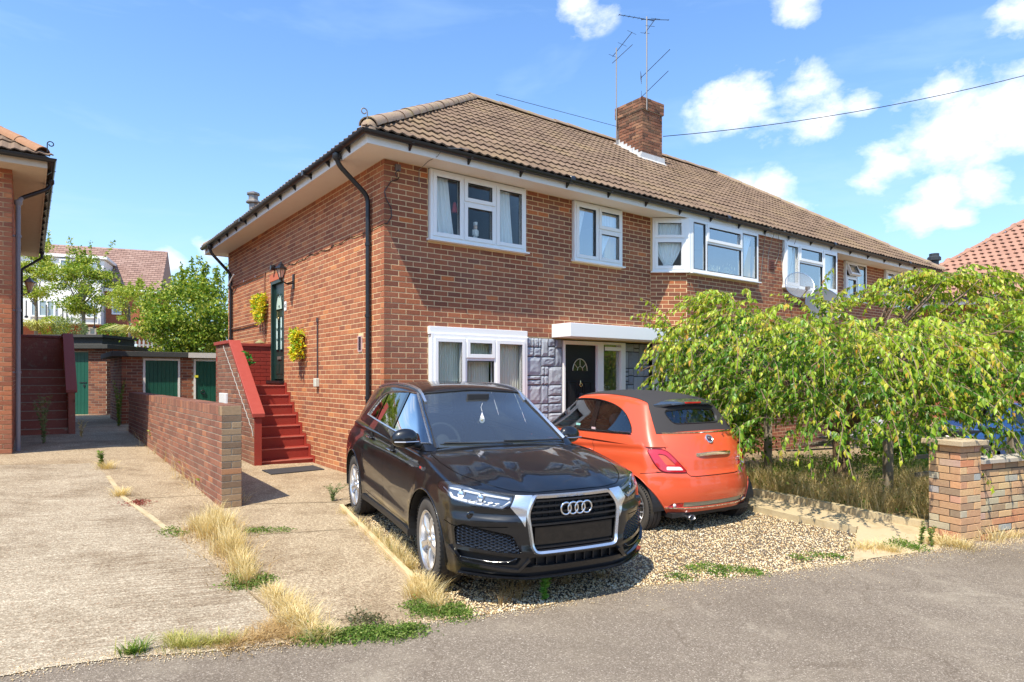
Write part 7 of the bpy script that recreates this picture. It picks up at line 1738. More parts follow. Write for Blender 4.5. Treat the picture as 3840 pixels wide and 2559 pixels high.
  for k in range(19):
   x = -1.02 - 1.75 * k / 18; l, n_ = GT.hit('z', x, sg * .545, 1); lift = .010 * min(1, min(k, 18 - k) / 2.0); pts.append(l + Vector((0, 0, lift + .002)))
  q = MB(); q.tube(pts, 1, prof=[(-.013, -.012), (-.013, .008), (-.006, .014), (.006, .014), (.013, .008), (.013, -.012)]); q.obj('roof_rail', M_alu_s, root, auto=50)
  # wipers
 for sg, x0_ in ((-1, -.02), (1, .55)):
  q = MB(); a, b = (.60, 1.035), (-.05, 1.06); a, b = ((x0_ - .55, 1.05), (x0_ + .10, 1.032)); q.tube(GT.path('x', [a, b], 1, .012, .05), .007, 5); q.obj('wiper', M_dark, root)
 GH.obj('roof', M_blackpaint, root)
 q = MB(); q.add([(-.39, -.72, 1.022), (-.22, -.70, 1.018), (-.22, .70, 1.018), (-.39, .72, 1.022)], [(0, 1, 2, 3)]);
 # ---- interior
 q = MB(); q.box((-3.1, -.74, .45), (-.55, .74, .50)); q.box((-3.1, -.76, .5), (-.45, -.72, 1.0)); q.box((-3.1, .72, .5), (-.45, .76, 1.0)); q.box((-3.15, -.7, .5), (-3.1, .7, 1.1)); q.obj('cabin_tub', M_trimdark, root)
 blob('dashboard', M_trimdark, root, corners(-1.02, -.38, -.74, .74, .80, 1.04), 2);
 blob('headliner', mat('headliner', (.30, .30, .29), .9), root, corners(-2.9, -1.22, -.52, .52, 1.46, 1.51), 2)
 for y in (-.37, .37): seat(root, -1.62, y, .52, M_seat, .60)
 blob('rear_seat', M_seat, root, corners(-2.75, -2.50, -.62, .62, .60, 1.18), 2)
 steering(root, -1.00, -.37, 1.00)
 q = MB(); q.box((-1.00, -.12, 1.395), (-.97, .12, 1.455)); mi_ = q.obj('rear_view_mirror', M_dark, root, bevel=.01)
 q = MB(); q.box((-1.0, -.70, 1.40), (-.98, -.20, 1.45));
 # ---- wheels
 for cx, st in ((FX, R(-2.5)), (RX, 0)):
  for sg in (-1, 1): wheel(root, (cx, sg * (.752 if cx == FX else .775), WZ), sg, .346, .235, .238, 'twin', st)
 q = MB(); q.box((-3.2, -.7, .19), (.6, .7, .26)); q.obj('underbody', M_dark, root)
 for sg in (-1, 1):
  g_ = T.take([(-3.6, .80), (-3.6, 1.02), (-3.22, 1.00), (-3.26, .84)], 'y', lambda c, sg=sg: c.y * sg > .4); patch('tail_lamp', g_, mat('tail_lamp_red', (.35, .01, .01), .15, spec=.8), root, .004)
 return T
M_alu_s = mat('satin_aluminium', (.78, .79, .80), .26, .9)
M_slat = mat('slat_black', (.012, .013, .016), .22)
M_blackgloss = mat('black_gloss_trim', (.006, .006, .007), .10, spec=.6, coat=.6)
M_lamphousing = mat('lamp_housing', (.20, .21, .22), .2, .8)
M_lampside = mat('lamp_bezel', (.03, .03, .032), .3)
M_lampwhite = mat('lamp_light_guide', (.92, .93, .95), .18, spec=.8)
M_clear = glassmat('lamp_lens', (.95, .97, 1), 1.3, .97)
M_sideglass = glassmat('side_glass', (.7, .8, .78), 4.5, .35)
build_suv(suv); suv.scale = (1, .968, 1)
# air freshener behind the windscreen
af = thing('air_freshener', 'white drop-shaped air freshener hanging inside the black car windscreen', 'air freshener', at(1808, 1572, 6.05), -.3)
dp = [(.0, .065)] + [(.026 * math.cos(t), .028 * math.sin(t) - .01) for t in np.linspace(R(25), R(-205), 12)]
q = MB(); q.prism(dp, 1, -.003, .003); q.obj('card', mat('freshener_white', (.80, .78, .84), .5), af); q = MB(); q.lathe([(0, -.0045), (.010, -.0045)], (0, 0, -.01), 1, 12); q.lathe([(0, .0045), (.010, .0045)], (0, 0, -.01), 1, 12); q.obj('centre', mat('freshener_yellow', (.85, .55, .10), .5), af); q = MB(); q.tube([(0, 0, .07), (-.012, 0, .11), (.004, 0, .15)], .002, 4); q.obj('cord', M_white, af)
# ================================================================ CORAL HATCHBACK WITH FABRIC ROOF
M_coral = paint('coral_car_paint', (.66, .090, .030), .04, .35, .4)
M_fabric = stonelike('roof_fabric', (.028, .026, .027), (.050, .046, .046), 120, .85, .5, .002)
M_tail = mat('tail_lamp_lens', (.50, .006, .010), .10, spec=.8, coat=1.0); M_tailw = mat('reverse_lamp_lens', (.80, .72, .72), .15, spec=.7)
FP = dict(pos=(1.955, 7.53), th=2.1155, gz=-.185, pitch=-.02)
hat = thing('coral_hatchback', 'coral orange small hatchback with black fabric roof seen from behind', 'car', (FP['pos'][0], FP['pos'][1], FP['gz']), 0, None, (0, FP['pitch'], FP['th']))
def build_hatch(root):
 zt = ip([(-.58, .98), (-.40, 1.075), (0, 1.07), (.6, 1.04), (1.3, 1.0), (1.95, .97), (2.3, .90), (2.6, .79), (2.8, .68), (2.93, .58)])
 zb = ip([(-.58, .245), (-.3, .22), (0, .2), (2.3, .2), (2.9, .22)])
 wm = ip([(-.58, .68), (-.42, .745), (-.2, .795), (0, .812), (.5, .800), (1.2, .795), (1.9, .80), (2.3, .81), (2.6, .77), (2.93, .62)])
 vy = ip([(.20, .93), (.32, .975), (.45, 1.0), (.58, 1.0), (.70, .992), (.82, .978), (.90, .955), (.98, .915), (1.08, .87)])
 def xr(b, z):
  base = ip([(.20, -.50), (.26, -.545), (.35, -.572), (.45, -.578), (.55, -.570), (.625, -.552), (.70, -.522), (.80, -.505), (.88, -.484), (.96, -.446), (1.02, -.405), (1.08, -.365)])(z)
  ab = abs(b); return base + .07 * ab ** 2 + .19 * max(0, ab - .5) ** 2 / .25
 def xf(b, z):
  base = ip([(.2, 2.90), (.35, 2.96), (.5, 2.95), (.7, 2.85), (.9, 2.70)])(z); ab = abs(b); return base - .15 * ab ** 2 - .30 * max(0, ab - .5) ** 2 / .25
 xn = [-.57, -.52, -.42, -.30, -.12, .1, .35, .7, 1.1, 1.6, 2.0, 2.3, 2.6, 2.8, 2.93]; AA = [(x + .57) / 3.5 for x in xn]
 def P(a, b, c):
  x = -.57 + 3.5 * a
  for _ in range(2):
   z = zb(x) + (zt(x) - zb(x)) * c; x0, x1 = xr(b, z), xf(b, z); x = x0 + (x1 - x0) * a
  z = zb(x) + (zt(x) - .03 * abs(b) ** 3 - zb(x)) * c; return Vector((x, b * wm(x) * vy(z), z))
 BB = [-1, -.92, -.78, -.52, -.26, 0, .26, .52, .78, .92, 1]; CC = [0, .10, .26, .42, .56, .68, .80, .92, 1]
 WZ, RA, FX = .275, .352, 2.30
 def shape(v):
  x, y, z = v; s = 1 if y > 0 else -1; ay = abs(y)
  if ay > .55:
   d = 0
   for cx in (-.045, FX): r = math.hypot(x - cx, z - WZ); d = max(d, .026 * (1 - sstep(.345, .47, r)) if z > .15 else 0)
   zl = .862 - .070 * (x - .62);
   if x > -.45: d += .012 * math.exp(-((z - zl - .02) / .022) ** 2) - .012 * math.exp(-((z - zl + .03) / .035) ** 2) * sstep(-.45, -.1, x)
   y += s * d
  if x < -.2:
   x += -.010 * math.exp(-((z - .63) / .02) ** 2) + .008 * math.exp(-((z - .66) / .018) ** 2) * sstep(.6, .5, ay)
   x += -.012 * math.exp(-((z - .80) / .05) ** 2) * sstep(.40, .28, ay) * .6
  return Vector((x, y, z))
 S = Skin(shell(AA, BB, CC, P, 2)); S.displace(shape); T = Skin(shell(AA, BB, CC, P, 2)); T.displace(shape)
 S.take([(-.20, -.55), (1.80, -.62), (1.90, 0), (1.80, .62), (-.20, .55)], 'z', lambda c: c.z > .93)
 for cx in (-.045, FX):
  poly = [(cx + RA * math.cos(R(t)), WZ + RA * math.sin(R(t))) for t in range(-25, 206, 7)] + [(cx - .34, -.1), (cx + .34, -.1)]
  for sg in (-1, 1):
   S.take(poly, 'y', lambda c, sg=sg: c.y * sg > .4)
   ring = [(cx + RA * math.cos(R(t)), WZ + RA * math.sin(R(t))) for t in range(-2, 183, 8)]; q = MB()
   for a, b in ring: q.v += [(a, sg * .80, b), (a, sg * .5, b)]
   q.f = [(2 * i, 2 * i + 2, 2 * i + 3, 2 * i + 1) for i in range(len(ring) - 1)]; q.m = [0] * len(q.f); q.add([(a, sg * .5, b) for a, b in ring], [tuple(range(len(ring)))]); q.obj('wheel_arch_liner', M_dark, root)
   pr = S.path('y', [(cx + (RA + .006) * math.cos(R(t)), WZ + (RA + .006) * math.sin(R(t))) for t in range(-15, 196, 5)], sg, .001, 9)
   if len(pr) > 5: q2 = MB(); q2.tube(pr, .006, 6); q2.obj('arch_lip', M_coral, root, True)
 rr = lambda c: c.x < .05
 for sg in (-1, 1):
  f_ = lambda c, sg=sg: c.x < .1 and c.y * sg > .2
  outer = smooth_poly([(sg * .735, .905, .05), (sg * .585, .905, .06), (sg * .52, .82, .1), (sg * .405, .668, .02), (sg * .655, .672, .05), (sg * .715, .78, .1)], .04, 4)
  inner = smooth_poly([(sg * .665, .858, .02), (sg * .60, .850, .02), (sg * .51, .742, .02), (sg * .605, .742, .02)], .02, 3)
  low = smooth_poly([(sg * .475, .725, .01), (sg * .445, .690, .01), (sg * .61, .692, .01), (sg * .605, .728, .01)], .01, 2)
  S.cut(outer, 'x', f_); S.cut(inner, 'x', lambda c, f_=f_: f_(c) and in_poly(c.y, c.z, outer)); S.cut(low, 'x', lambda c, f_=f_: f_(c) and in_poly(c.y, c.z, outer))
  g2 = S.take(low, 'x', f_, cut=False); g = S.take(outer, 'x', lambda c, f_=f_, inner=inner: f_(c) and not in_poly(c.y, c.z, inner), cut=False)
  tl = patch('tail_lamp', g, M_tail, root, .010); rim_walls(g, .010, 'tail_lamp_side', M_tail, tl); patch('reverse_lamp', g2, M_tailw, tl, .012)
  pth = T.path('x', outer, -1, .006, .04, True); q = MB(); q.tube(pth, .007, 6, closed=True); q.obj('lamp_bezel', mat('dark_red_bezel', (.22, .005, .008), .15, spec=.7), tl, True)
  # bumper reflectors and fog lamp
  rf = smooth_poly([(sg * .62, .295, .01), (sg * .46, .30, .01), (sg * .46, .350, .01), (sg * .58, .338, .02)], .01, 2)
  g = S.take(rf, 'x', f_); rfo = patch('bumper_reflector', g, M_tail, root, -.004);
  if sg > 0: l, _ = T.hit('x', .545, .318, -1); q = MB(); q.lathe([(0, -.012), (.018, -.008), (.022, 0)], (l.x, .545, .318), 0, 16); q.obj('reverse_bulb', M_clear2, rfo, True)
 mid_ = [(-.455, .300), (.455, .300), (.455, .352), (-.455, .352)]
 g = S.take(mid_, 'x', rr); patch('bumper_inlay', g, stonelike('painted_ground_reflection', (.34, .28, .17), (.52, .44, .28), 140, .4, 1), root, -.008)  # chrome panel; the beige ground mirrored in it is painted into its colour
 q = MB(); q.tube(T.path('x', [(-.64, .300), (-.44, .288), (.44, .288), (.64, .300)], -1, .004, .05), 1, prof=[(-.010, -.004), (-.006, .008), (.006, .008), (.010, -.004)]); q.obj('bumper_chrome', M_chrome, root, auto=50)
 # hatch and seams
 half = [(.60, 1.08), (.578, .93), (.575, .905)]
 for sg in (-1, 1): shut(S, [('x', [(sg * a, b) for a, b in half], rr), ('x', [(sg * .42, .672), (sg * .375, .628)], rr)], root, .008)
 shut(S, [('x', [(-.375, .628), (-.30, .622), (.30, .622), (.375, .628)], rr)], root, .009)
 for sg in (-1, 1):
  f_ = lambda c, sg=sg: c.y * sg > .45
  shut(S, [('x', [(sg * .655, .668), (sg * .70, .672)], lambda c, f_=f_: c.x < -.1 and f_(c)), ('y', [(-.42, .675), (-.20, .642)], f_), ('y', [(-.33, .55), (-.42, .40), (-.46, .30), (-.47, .20)], lambda c: False), ('y', [(.70, 1.06), (.665, .90), (.62, .75), (.60, .55), (.62, .30)], f_), ('y', [(1.92, .95), (1.97, .75), (1.92, .4), (1.85, .28)], f_), ('y', [(.62, .30), (1.85, .28)], f_)], root, .007)
  l, n_ = T.hit('y', .78, .80, sg); q = MB(); c0 = l + Vector((0, sg * .022, 0)); q.tube([c0 + Vector((-.09, -sg * .02, 0)), c0 + Vector((-.075, 0, 0)), c0 + Vector((.06, 0, 0)), c0 + Vector((.09, -sg * .02, 0))], [.009, .013, .013, .009], 8); q.obj('door_handle', M_chrome, root, True)
 # chrome boot handle, round badge, lettering
 l, _ = T.hit('x', 0, .853, -1); pts = []
 for y in np.linspace(-.265, .265, 15): h_, _ = T.hit('x', y, .853, -1); pts.append(h_ + Vector((-.024 + .020 * (abs(y) / .265) ** 6, 0, .004 - .012 * (y / .265) ** 2)))
 q = MB(); q.tube(pts, 1, prof=[(-.010, -.018), (-.010, .012), (.004, .024), (.016, .016), (.016, -.018)]); q.obj('boot_handle', M_chrome, root, auto=60)
 l, n_ = T.hit('x', 0, 1.0, -1);
 Mb = Matrix.Translation(l + n_ * .006) @ n_.to_track_quat('Z', 'Y').to_matrix().to_4x4()
 q = MB(); q.lathe([(0, .002), (.040, .002), (.044, .006), (.052, .004), (.054, -.006)], (0, 0, 0), 2, 32, 0, Mb); bd = q.obj('round_badge', M_alu_s, root, auto=40)
 q = MB(); q.prism([(-.030, -.026), (.030, -.026), (.034, 0), (.030, .026), (-.030, .026), (-.034, 0)], 2, .0045, .007, 0, Mb); q.obj('badge_shield', mat('badge_dark_red', (.06, .01, .03), .3), bd)
 Mt = Matrix(((0, 0, -1, 0), (-1, 0, 0, 0), (0, 1, 0, 0), (0, 0, 0, 1)))
 up_ = n_.cross(Vector((0, 1, 0))).normalized(); up_ = up_ if up_.z > 0 else -up_; rt_ = Vector((0, -1, 0)); Mtx = Matrix((rt_, up_, rt_.cross(up_))).transposed().to_4x4()
 Mtx.translation = l + n_ * .0145; text_obj('FIAT', .038, Mtx, M_alu_s, bd, 'badge_lettering', .001, 'CENTER', .62)
 l, n_ = T.hit('x', -.40, .775, -1); up_ = Vector((0, 0, 1)); nn_ = Vector((n_.x, n_.y, 0)).normalized(); rt_ = up_.cross(nn_) ; Mtx = Matrix((rt_, up_, nn_)).transposed().to_4x4(); Mtx.translation = l + n_ * .010
 text_obj('SPEED', .030, Mtx, M_chrome, root, 'model_lettering', .0015, 'CENTER', 1.25)
 q = MB(); q.lathe([(.030, -.08), (.034, -.10), (.030, -.105), (.026, -.10), (.024, -.03)], (0, 0, 0), 0, 20); o = q.obj('exhaust_tip', M_alu, root, auto=40); o.location = (-.40, .36, .185); o.scale = (1.3, 1.5, .85)
 q = MB(); q.tube([(-.43, .36, .188), (-.2, .36, .19), (.1, .3, .2)], .022, 8); q.obj('exhaust_pipe', M_disc, root)
 S.obj('body', M_coral, root)
 # ---- upper body: arched sides in paint, fabric roof between
 rz_ = ip([(-.40, 1.12), (-.25, 1.30), (-.08, 1.405), (.15, 1.462), (.5, 1.492), (.9, 1.495), (1.25, 1.462), (1.45, 1.41)])
 def gxf(b, c): return 2.0 - .66 * c + .03 * math.sin(math.pi * c) - .16 * b * b * (1 - .2 * c)
 def gxr(b, c): return -.415 + .315 * c ** 1.3 + .05 * b * b + .10 * max(0, abs(b) - .6) ** 2 / .16
 def GP(a, b, c):
  x = gxr(b, c) + (gxf(b, c) - gxr(b, c)) * a; zt_ = rz_(x) - .035 * b * b - .03 * b ** 4; z = .93 + (zt_ - .93) * c
  wb = ip([(-.42, .665), (-.2, .745), (.1, .776), (.7, .772), (1.4, .762), (2.0, .70)])(x); wt = ip([(-.4, .50), (-.1, .53), (.3, .555), (.8, .565), (1.3, .555), (2.0, .54)])(x)
  return Vector((x, b * (wb + (wt - wb) * c ** 1.25), z))
 gn = [0, .05, .13, .24, .38, .52, .66, .80, .92, 1]; GB = [-1, -.90, -.66, -.35, 0, .35, .66, .90, 1]; GC = [0, .2, .42, .64, .82, .94, 1]
 GH = Skin(shell(gn, GB, GC, GP, 2)); GT = Skin(shell(gn, GB, GC, GP, 2))
 ws = smooth_poly([(-.62, 1.0, 0), (.62, 1.0, 0), (.52, 1.40, .06), (-.52, 1.40, .06)], .03, 4); g = GH.take(ws, 'x', lambda c: c.x > 1.2); patch('windscreen', g, M_screen, root, 0)
 for sg in (-1, 1):
  f_ = lambda c, sg=sg: c.y * sg > .35
  dlo = spline2([(.035, 1.052), (.085, 1.13), (.24, 1.255), (.44, 1.335), (.70, 1.378), (.95, 1.387), (1.2, 1.372), (1.45, 1.315), (1.66, 1.20), (1.82, 1.02)], 4) + [(1.80, 1.006), (.9, 1.022)]
  GH.cut(dlo, 'y', f_)
  cells = [('quarter_glass', M_qglass, [(-.1, .9), (-.1, 1.6), (.765, 1.6), (.655, .9)]), ('window_pillar', M_blackgloss, [(.655, .9), (.765, 1.6), (.86, 1.6), (.755, .9)]), ('door_glass', M_qglass, [(.755, .9), (.86, 1.6), (2.2, 1.6), (2.2, .9)])]
  for nm, mm, cell in cells: GH.cut(cell, 'y', lambda c, f_=f_: f_(c) and .95 < c.z < 1.42 and -.1 < c.x < 1.95)
  for nm, mm, cell in cells: g = GH.take(cell, 'y', lambda c, f_=f_: f_(c) and in_poly(c.x, c.z, dlo), cut=False); patch(nm, g, mm, root, -.008 if 'pillar' not in nm else -.003)
  tr_ = [p for p in GT.path('y', dlo, sg, .0, .05, True) if p.y * sg > .45]; q = MB(); q.tube(tr_, 1, prof=[(-.012, -.006), (-.008, .003), (.008, .003), (.012, -.006)], closed=True); q.obj('window_seal', M_dark, root, auto=50)
  q = MB(); q.tube([p for p in GT.path('y', [(.03, 1.043), (.9, 1.014), (1.8, .997)], sg, .006, .1)], 1, prof=[(-.010, -.005), (-.006, .005), (.006, .005), (.010, -.005)]); q.obj('belt_chrome', M_chrome, root, auto=50)
  mr = empty('door_mirror', (1.60, sg * .86, 1.04), 0, root)
  blob('mirror_shell', M_blackgloss if sg < 0 else M_blackgloss, mr, [(-.05, -sg * .10, -.07), (.07, -sg * .08, -.06), (.05, sg * .11, -.055), (-.05, sg * .11, -.06), (-.05, -sg * .10, .08), (.06, -sg * .08, .07), (.04, sg * .10, .06), (-.05, sg * .10, .07)], 3, scale=(1.1, 1.2, 1.15))
  q = MB(); q.tube([(.02, -sg * .14, -.05), (.0, -sg * .05, -.03)], .025, 8); q.obj('mirror_arm', M_dark, mr)
 bel = MB(); bel.tube(T.path('x', [(-.60, 1.062), (-.3, 1.066), (.3, 1.066), (.60, 1.062)], -1, .008, .06), 1, prof=[(-.008, -.006), (-.004, .005), (.008, .005), (.010, -.006)]); bel.obj('rear_chrome_strip', M_chrome, root, auto=50)
 fab = [(-.602, 1.062), (.602, 1.062), (.600, 1.07), (.565, 1.20), (.525, 1.33), (.485, 1.42), (.46, 1.6), (-.46, 1.6), (-.485, 1.42), (-.525, 1.33), (-.565, 1.20), (-.600, 1.07)]
 rwp = smooth_poly([(-.405, 1.300, .07), (0, 1.330, .25), (.405, 1.300, .07), (.355, 1.160, .06), (-.355, 1.160, .06)], .05, 5)
 back = lambda c: c.x < .05
 g = GH.take(rwp, 'x', back); rwo = patch('rear_window', g, M_rearglass, root, -.006); q = MB(); q.tube(GT.path('x', rwp, -1, .002, .04, True), 1, prof=[(-.012, -.005), (-.008, .004), (.008, .004), (.012, -.005)], closed=True); q.obj('window_seal', M_dark, rwo, auto=50)
 g = GH.take(fab, 'x', lambda c: c.x < 1.30 and c.z > 1.0); patch('fabric_roof', g, M_fabric, root, .006); rim_walls(g, .006, 'fabric_edge', M_fabric, root)
 GH.obj('roof_frame', M_coral, root)
 # spoiler with high brake lamp
 pts = [];
 for y in np.linspace(-.47, .47, 17):
  l, n_ = GT.hit('x', y, 1.372 - .03 * (y / .47) ** 2, -1); pts.append(l + Vector((-.020 + .035 * (abs(y) / .47) ** 4, 0, .012)))
 q = MB(); q.tube(pts, 1, prof=[(-.07, .03), (-.02, .030), (.035, .002), (.04, -.014), (.0, -.022), (-.07, -.02)]); vs = q.v;
 q = MB(); n = len(pts)
 for i, p in enumerate(pts):
  e_ = 1 - .55 * (abs(i - 8) / 8) ** 3; q.v += [(p.x + .10, p.y, p.z + .042), (p.x + .02, p.y, p.z + .034 * e_), (p.x - .045 * e_, p.y, p.z + .010), (p.x - .050 * e_, p.y, p.z - .008), (p.x - .02, p.y, p.z - .026), (p.x + .06, p.y, p.z - .02)]
 q.f = [(6 * i + a, 6 * i + 6 + a, 6 * i + 6 + (a + 1) % 6, 6 * i + (a + 1) % 6) for i in range(n - 1) for a in range(6)] + [tuple(range(6)), tuple(6 * (n - 1) + a for a in range(5, -1, -1))]; q.m = [0] * len(q.f)
 sp = q.obj('rear_spoiler', mat('grey_spoiler', (.035, .042, .05), .15, coat=1.0), root, auto=50)
 l = pts[8]; q = MB(); q.box((l.x - .058, -.12, l.z - .004), (l.x - .03, .12, l.z + .014)); q.obj('brake_lamp', M_tail, sp, bevel=.003)
 # ---- inside
 M_cream = mat('cream_seat', (.42, .45, .44), .7)
 q = MB(); q.box((-.25, -.62, .45), (2.0, .62, .5)); q.box((-.25, -.66, .5), (1.9, -.62, 1.0)); q.box((-.25, .62, .5), (1.9, .66, 1.0)); q.obj('cabin_tub', M_trimdark, root)
 blob('dashboard', M_trimdark, root, corners(1.35, 1.95, -.62, .62, .76, 1.0))
 for y in (-.33, .33):
  seat(root, .95, y, .45, M_cream, .55, .46)
  blob('rear_seat', M_cream, root, corners(.05, .25, y - .25, y + .25, .6, 1.05)); q = MB(); q.lathe([(0, -.035), (.10, -.03), (.12, 0), (.10, .03), (0, .035)], (.10, y, 1.13), 0, 20); q.obj('head_rest', M_cream, root, True)
 steering(root, 1.28, -.33, .92)
 q = MB(); q.box((-.48, -.6, .19), (2.85, .6, .24)); q.obj('underbody', M_dark, root)
 for cx in (0, FX):
  for sg in (-1, 1): wheel(root, (cx - .05, sg * .705, .255), sg, .298, .195, .212, 'multi', 0)
 # stickers on the pillar and parking disc in the door glass
 l, n_ = GT.hit('y', .70, 1.055, 1); q = MB(); q.box((l.x - .04, l.y + .0, 1.04), (l.x + .03, l.y + .004, 1.065)); q.obj('sticker', mat('white_red_sticker', (.7, .5, .5), .5), root)
 l, n_ = GT.hit('y', 1.02, 1.05, 1); q = MB(); q.box((l.x - .04, l.y - .02, 1.03), (l.x + .04, l.y - .012, 1.085)); q.obj('permit', mat('mint_permit', (.35, .70, .62), .5), root)
M_clear2 = mat('clear_plastic', (.75, .72, .70), .1, spec=.8)
M_qglass = glassmat('hatchback_glass', (.72, .84, .80), 2.4, .60)
M_rearglass = glassmat('hatchback_rear_glass', (.80, .90, .90), 2.0, .80)
build_hatch(hat)
# ================================================================ PLANTS
def np_leaves(P, Dn, S, seed=0, curl=.12, fold=.22, w=.42, mats=1, mi=None):
 'P points, Dn directions (n,3), S lengths -> folded pointed leaves: 5 verts, 4 tris each'
 r = np.random.RandomState(seed); n = len(P); Dn = Dn / np.linalg.norm(Dn, axis=1, keepdims=True); rv = r.normal(size=(n, 3)); rv[:, 2] *= .5
 sd = np.cross(Dn, rv); sd /= np.linalg.norm(sd, axis=1, keepdims=True) + 1e-9; nn = np.cross(sd, Dn); nn *= np.sign(nn[:, 2:3] + 1e-9); S = S[:, None]
 mid = P + Dn * S * .42 + nn * S * curl * .3; tip = P + Dn * S - nn * S * curl; lf = mid + sd * S * w * .5 + nn * S * fold * .4; rt = mid - sd * S * w * .5 + nn * S * fold * .4
 low = P + Dn * S * .72 - nn * S * .02;
 V = np.stack([P, lf, tip, rt, mid], 1); F = np.array([(0, 1, 4), (1, 2, 4), (2, 3, 4), (3, 0, 4)]); return V, F
def mass(name, V, F, m, parent=None, kind=None, loc=None):
 if loc is not None: V = V - np.array(loc)[None, None, :]
 me = stones_mesh(name, V, F, m); o = bpy.data.objects.new(name, me); COL.objects.link(o)
 if parent: o.parent = parent
 if loc is not None: o.location = loc
 if kind: o['kind'] = kind
 return o
def blades(pts, n, rad, hgt, lean, wid, seed, zf, heads=0.0, arch=1.0, drop=.25):
 'n blades round each point of pts [(x,y,scale)]; returns V (k,8,3), F'
 r = np.random.RandomState(seed); C = np.array([(p[0], p[1]) for p in pts]); sc_ = np.array([p[2] if len(p) > 2 else 1 for p in pts])
 idx = r.randint(0, len(pts), n); a = r.uniform(0, 6.283, n); rr = np.abs(r.normal(0, rad, n)) * sc_[idx]; B = C[idx] + np.stack([np.cos(a) * rr, np.sin(a) * rr], 1)
 z0 = np.array([zf(x, y) for x, y in B]) - .01; h = hgt * sc_[idx] * r.uniform(.45, 1.1, n); la = a + r.normal(0, .9, n); ln = lean * r.uniform(.2, 1.3, n) * h
 dirx, diry = np.cos(la), np.sin(la); wx, wy = -diry, dirx; tw = r.uniform(-1, 1, n); wx, wy = wx * np.cos(tw) - wy * np.sin(tw), wx * np.sin(tw) + wy * np.cos(tw)
 V = np.zeros((n, 8, 3)); w = wid * r.uniform(.6, 1.3, n)
 for k, t in enumerate((0, .4, .75, 1.0)):
  x = B[:, 0] + dirx * ln * t ** 1.7; y = B[:, 1] + diry * ln * t ** 1.7; z = z0 + h * (t - drop * arch * t ** 3); ww = w * (1, .85, .55, .12)[k] * .5
  V[:, 2 * k] = np.stack([x - wx * ww, y - wy * ww, z], 1); V[:, 2 * k + 1] = np.stack([x + wx * ww, y + wy * ww, z], 1)
 return V, np.array([(0, 1, 3, 2), (2, 3, 5, 4), (4, 5, 7, 6)])
M_dry = leafmat('dry_grass_blade', [(0, (.58, .42, .17)), (.4, (.74, .58, .28)), (.8, (.84, .70, .40)), (1, (.88, .78, .52))], .35, .6, .2)
M_dryb = leafmat('brown_grass_blade', [(0, (.34, .20, .08)), (.5, (.52, .35, .15)), (1, (.68, .50, .25))], .3, .6, .2)
M_grass = leafmat('green_grass_blade', [(0, (.05, .13, .015)), (.5, (.12, .24, .03)), (.85, (.24, .34, .05)), (1, (.50, .44, .14))], .35, .5, .25)
M_weed = leafmat('weed_leaf', [(0, (.07, .14, .02)), (.5, (.15, .25, .04)), (1, (.32, .38, .10))], .35, .5, .25)
M_redweed = leafmat('red_weed_leaf', [(0, (.20, .03, .02)), (1, (.36, .08, .05))], .2)
gzc = lambda x, y: gz(x, y)
def gg(px, py, s=1.0): a = G(px, py); return (a[0], a[1], s)
def grass(name, label, pts, n, rad, h, lean, w, m, seed, cat='grass', zf=gz, **k):
 V, F = blades(pts, n, rad, h, lean, w, seed, zf, **k); o = mass(name, V, F, m, None, 'stuff', (pts[0][0], pts[0][1], 0)); return tag(o, label, cat)
J = [gg(735, 1990, .8), gg(770, 2015), gg(800, 1995, 1.1), gg(830, 2020, 1.15), gg(860, 2050, 1.1), gg(880, 2085, .95), gg(895, 2120, .8), gg(850, 2075), gg(800, 1960, 1.0), gg(850, 1990, 1.0), gg(915, 2160, .8), gg(925, 2190, .7), gg(905, 2140, .8)]
grass('dry_grass', 'large clump of straw-coloured grass in the joint between the drives', J, 3200, .065, .29, .45, .0036, M_dry, 11)
grass('dry_grass', 'brown grass litter at the base of the large straw clump', J, 1500, .14, .10, 1.4, .006, M_dryb, 12)
J2 = [gg(1035, 2240, .8), gg(1060, 2270), gg(1085, 2290), gg(1110, 2320, 1.1), gg(1140, 2350, 1.1), gg(1165, 2380), gg(1190, 2395, .8), gg(1015, 2225, .7), gg(1090, 2340, .9), gg(1230, 2395, .7)]
grass('dry_grass', 'pale straw grass clumps running down to the pavement edge', J2, 2000, .06, .16, .8, .0034, M_dry, 13)
grass('brown_grass', 'flattened orange-brown dead grass at the front corner of the path', [gg(930, 2405), gg(980, 2395), gg(1030, 2385), gg(1070, 2370), gg(1000, 2365), gg(1055, 2340), gg(880, 2420), gg(1100, 2395)], 1800, .075, .06, 1.8, .004, M_dryb, 14)
grass('verge_grass', 'yellowing grass tufts along the street edge of the left drive', [gg(660, 2425), gg(690, 2430, 1.1), gg(730, 2425), gg(790, 2415, .8), gg(830, 2410, .9), gg(640, 2400, .7), gg(870, 2405, .7)], 900, .055, .10, 1.0, .0036, leafmat('yellow_green_blade', [(0, (.22, .26, .04)), (.5, (.44, .42, .10)), (1, (.66, .55, .22))]), 15)
grass('verge_grass', 'small lone green tuft at the street edge of left drive', [gg(482, 2452), gg(505, 2450), gg(520, 2446)], 170, .03, .11, .9, .006, M_grass, 16)
E1 = [gg(1585, 2215), gg(1600, 2240, 1.1), gg(1570, 2195, .8), gg(1620, 2262, .9), gg(1555, 2240, .8), gg(1640, 2285, .7)]
grass('dry_grass', 'straw tuft at the street end of the timber edging', E1, 1100, .055, .20, .7, .004, M_dry, 17)
E2_ = [gg(1345, 1968, .8), gg(1400, 2005, .9), gg(1440, 2040, 1.0), gg(1475, 2070, 1.1), gg(1500, 2095, 1.0), gg(1530, 2120, .8), gg(1300, 1925, .7)]
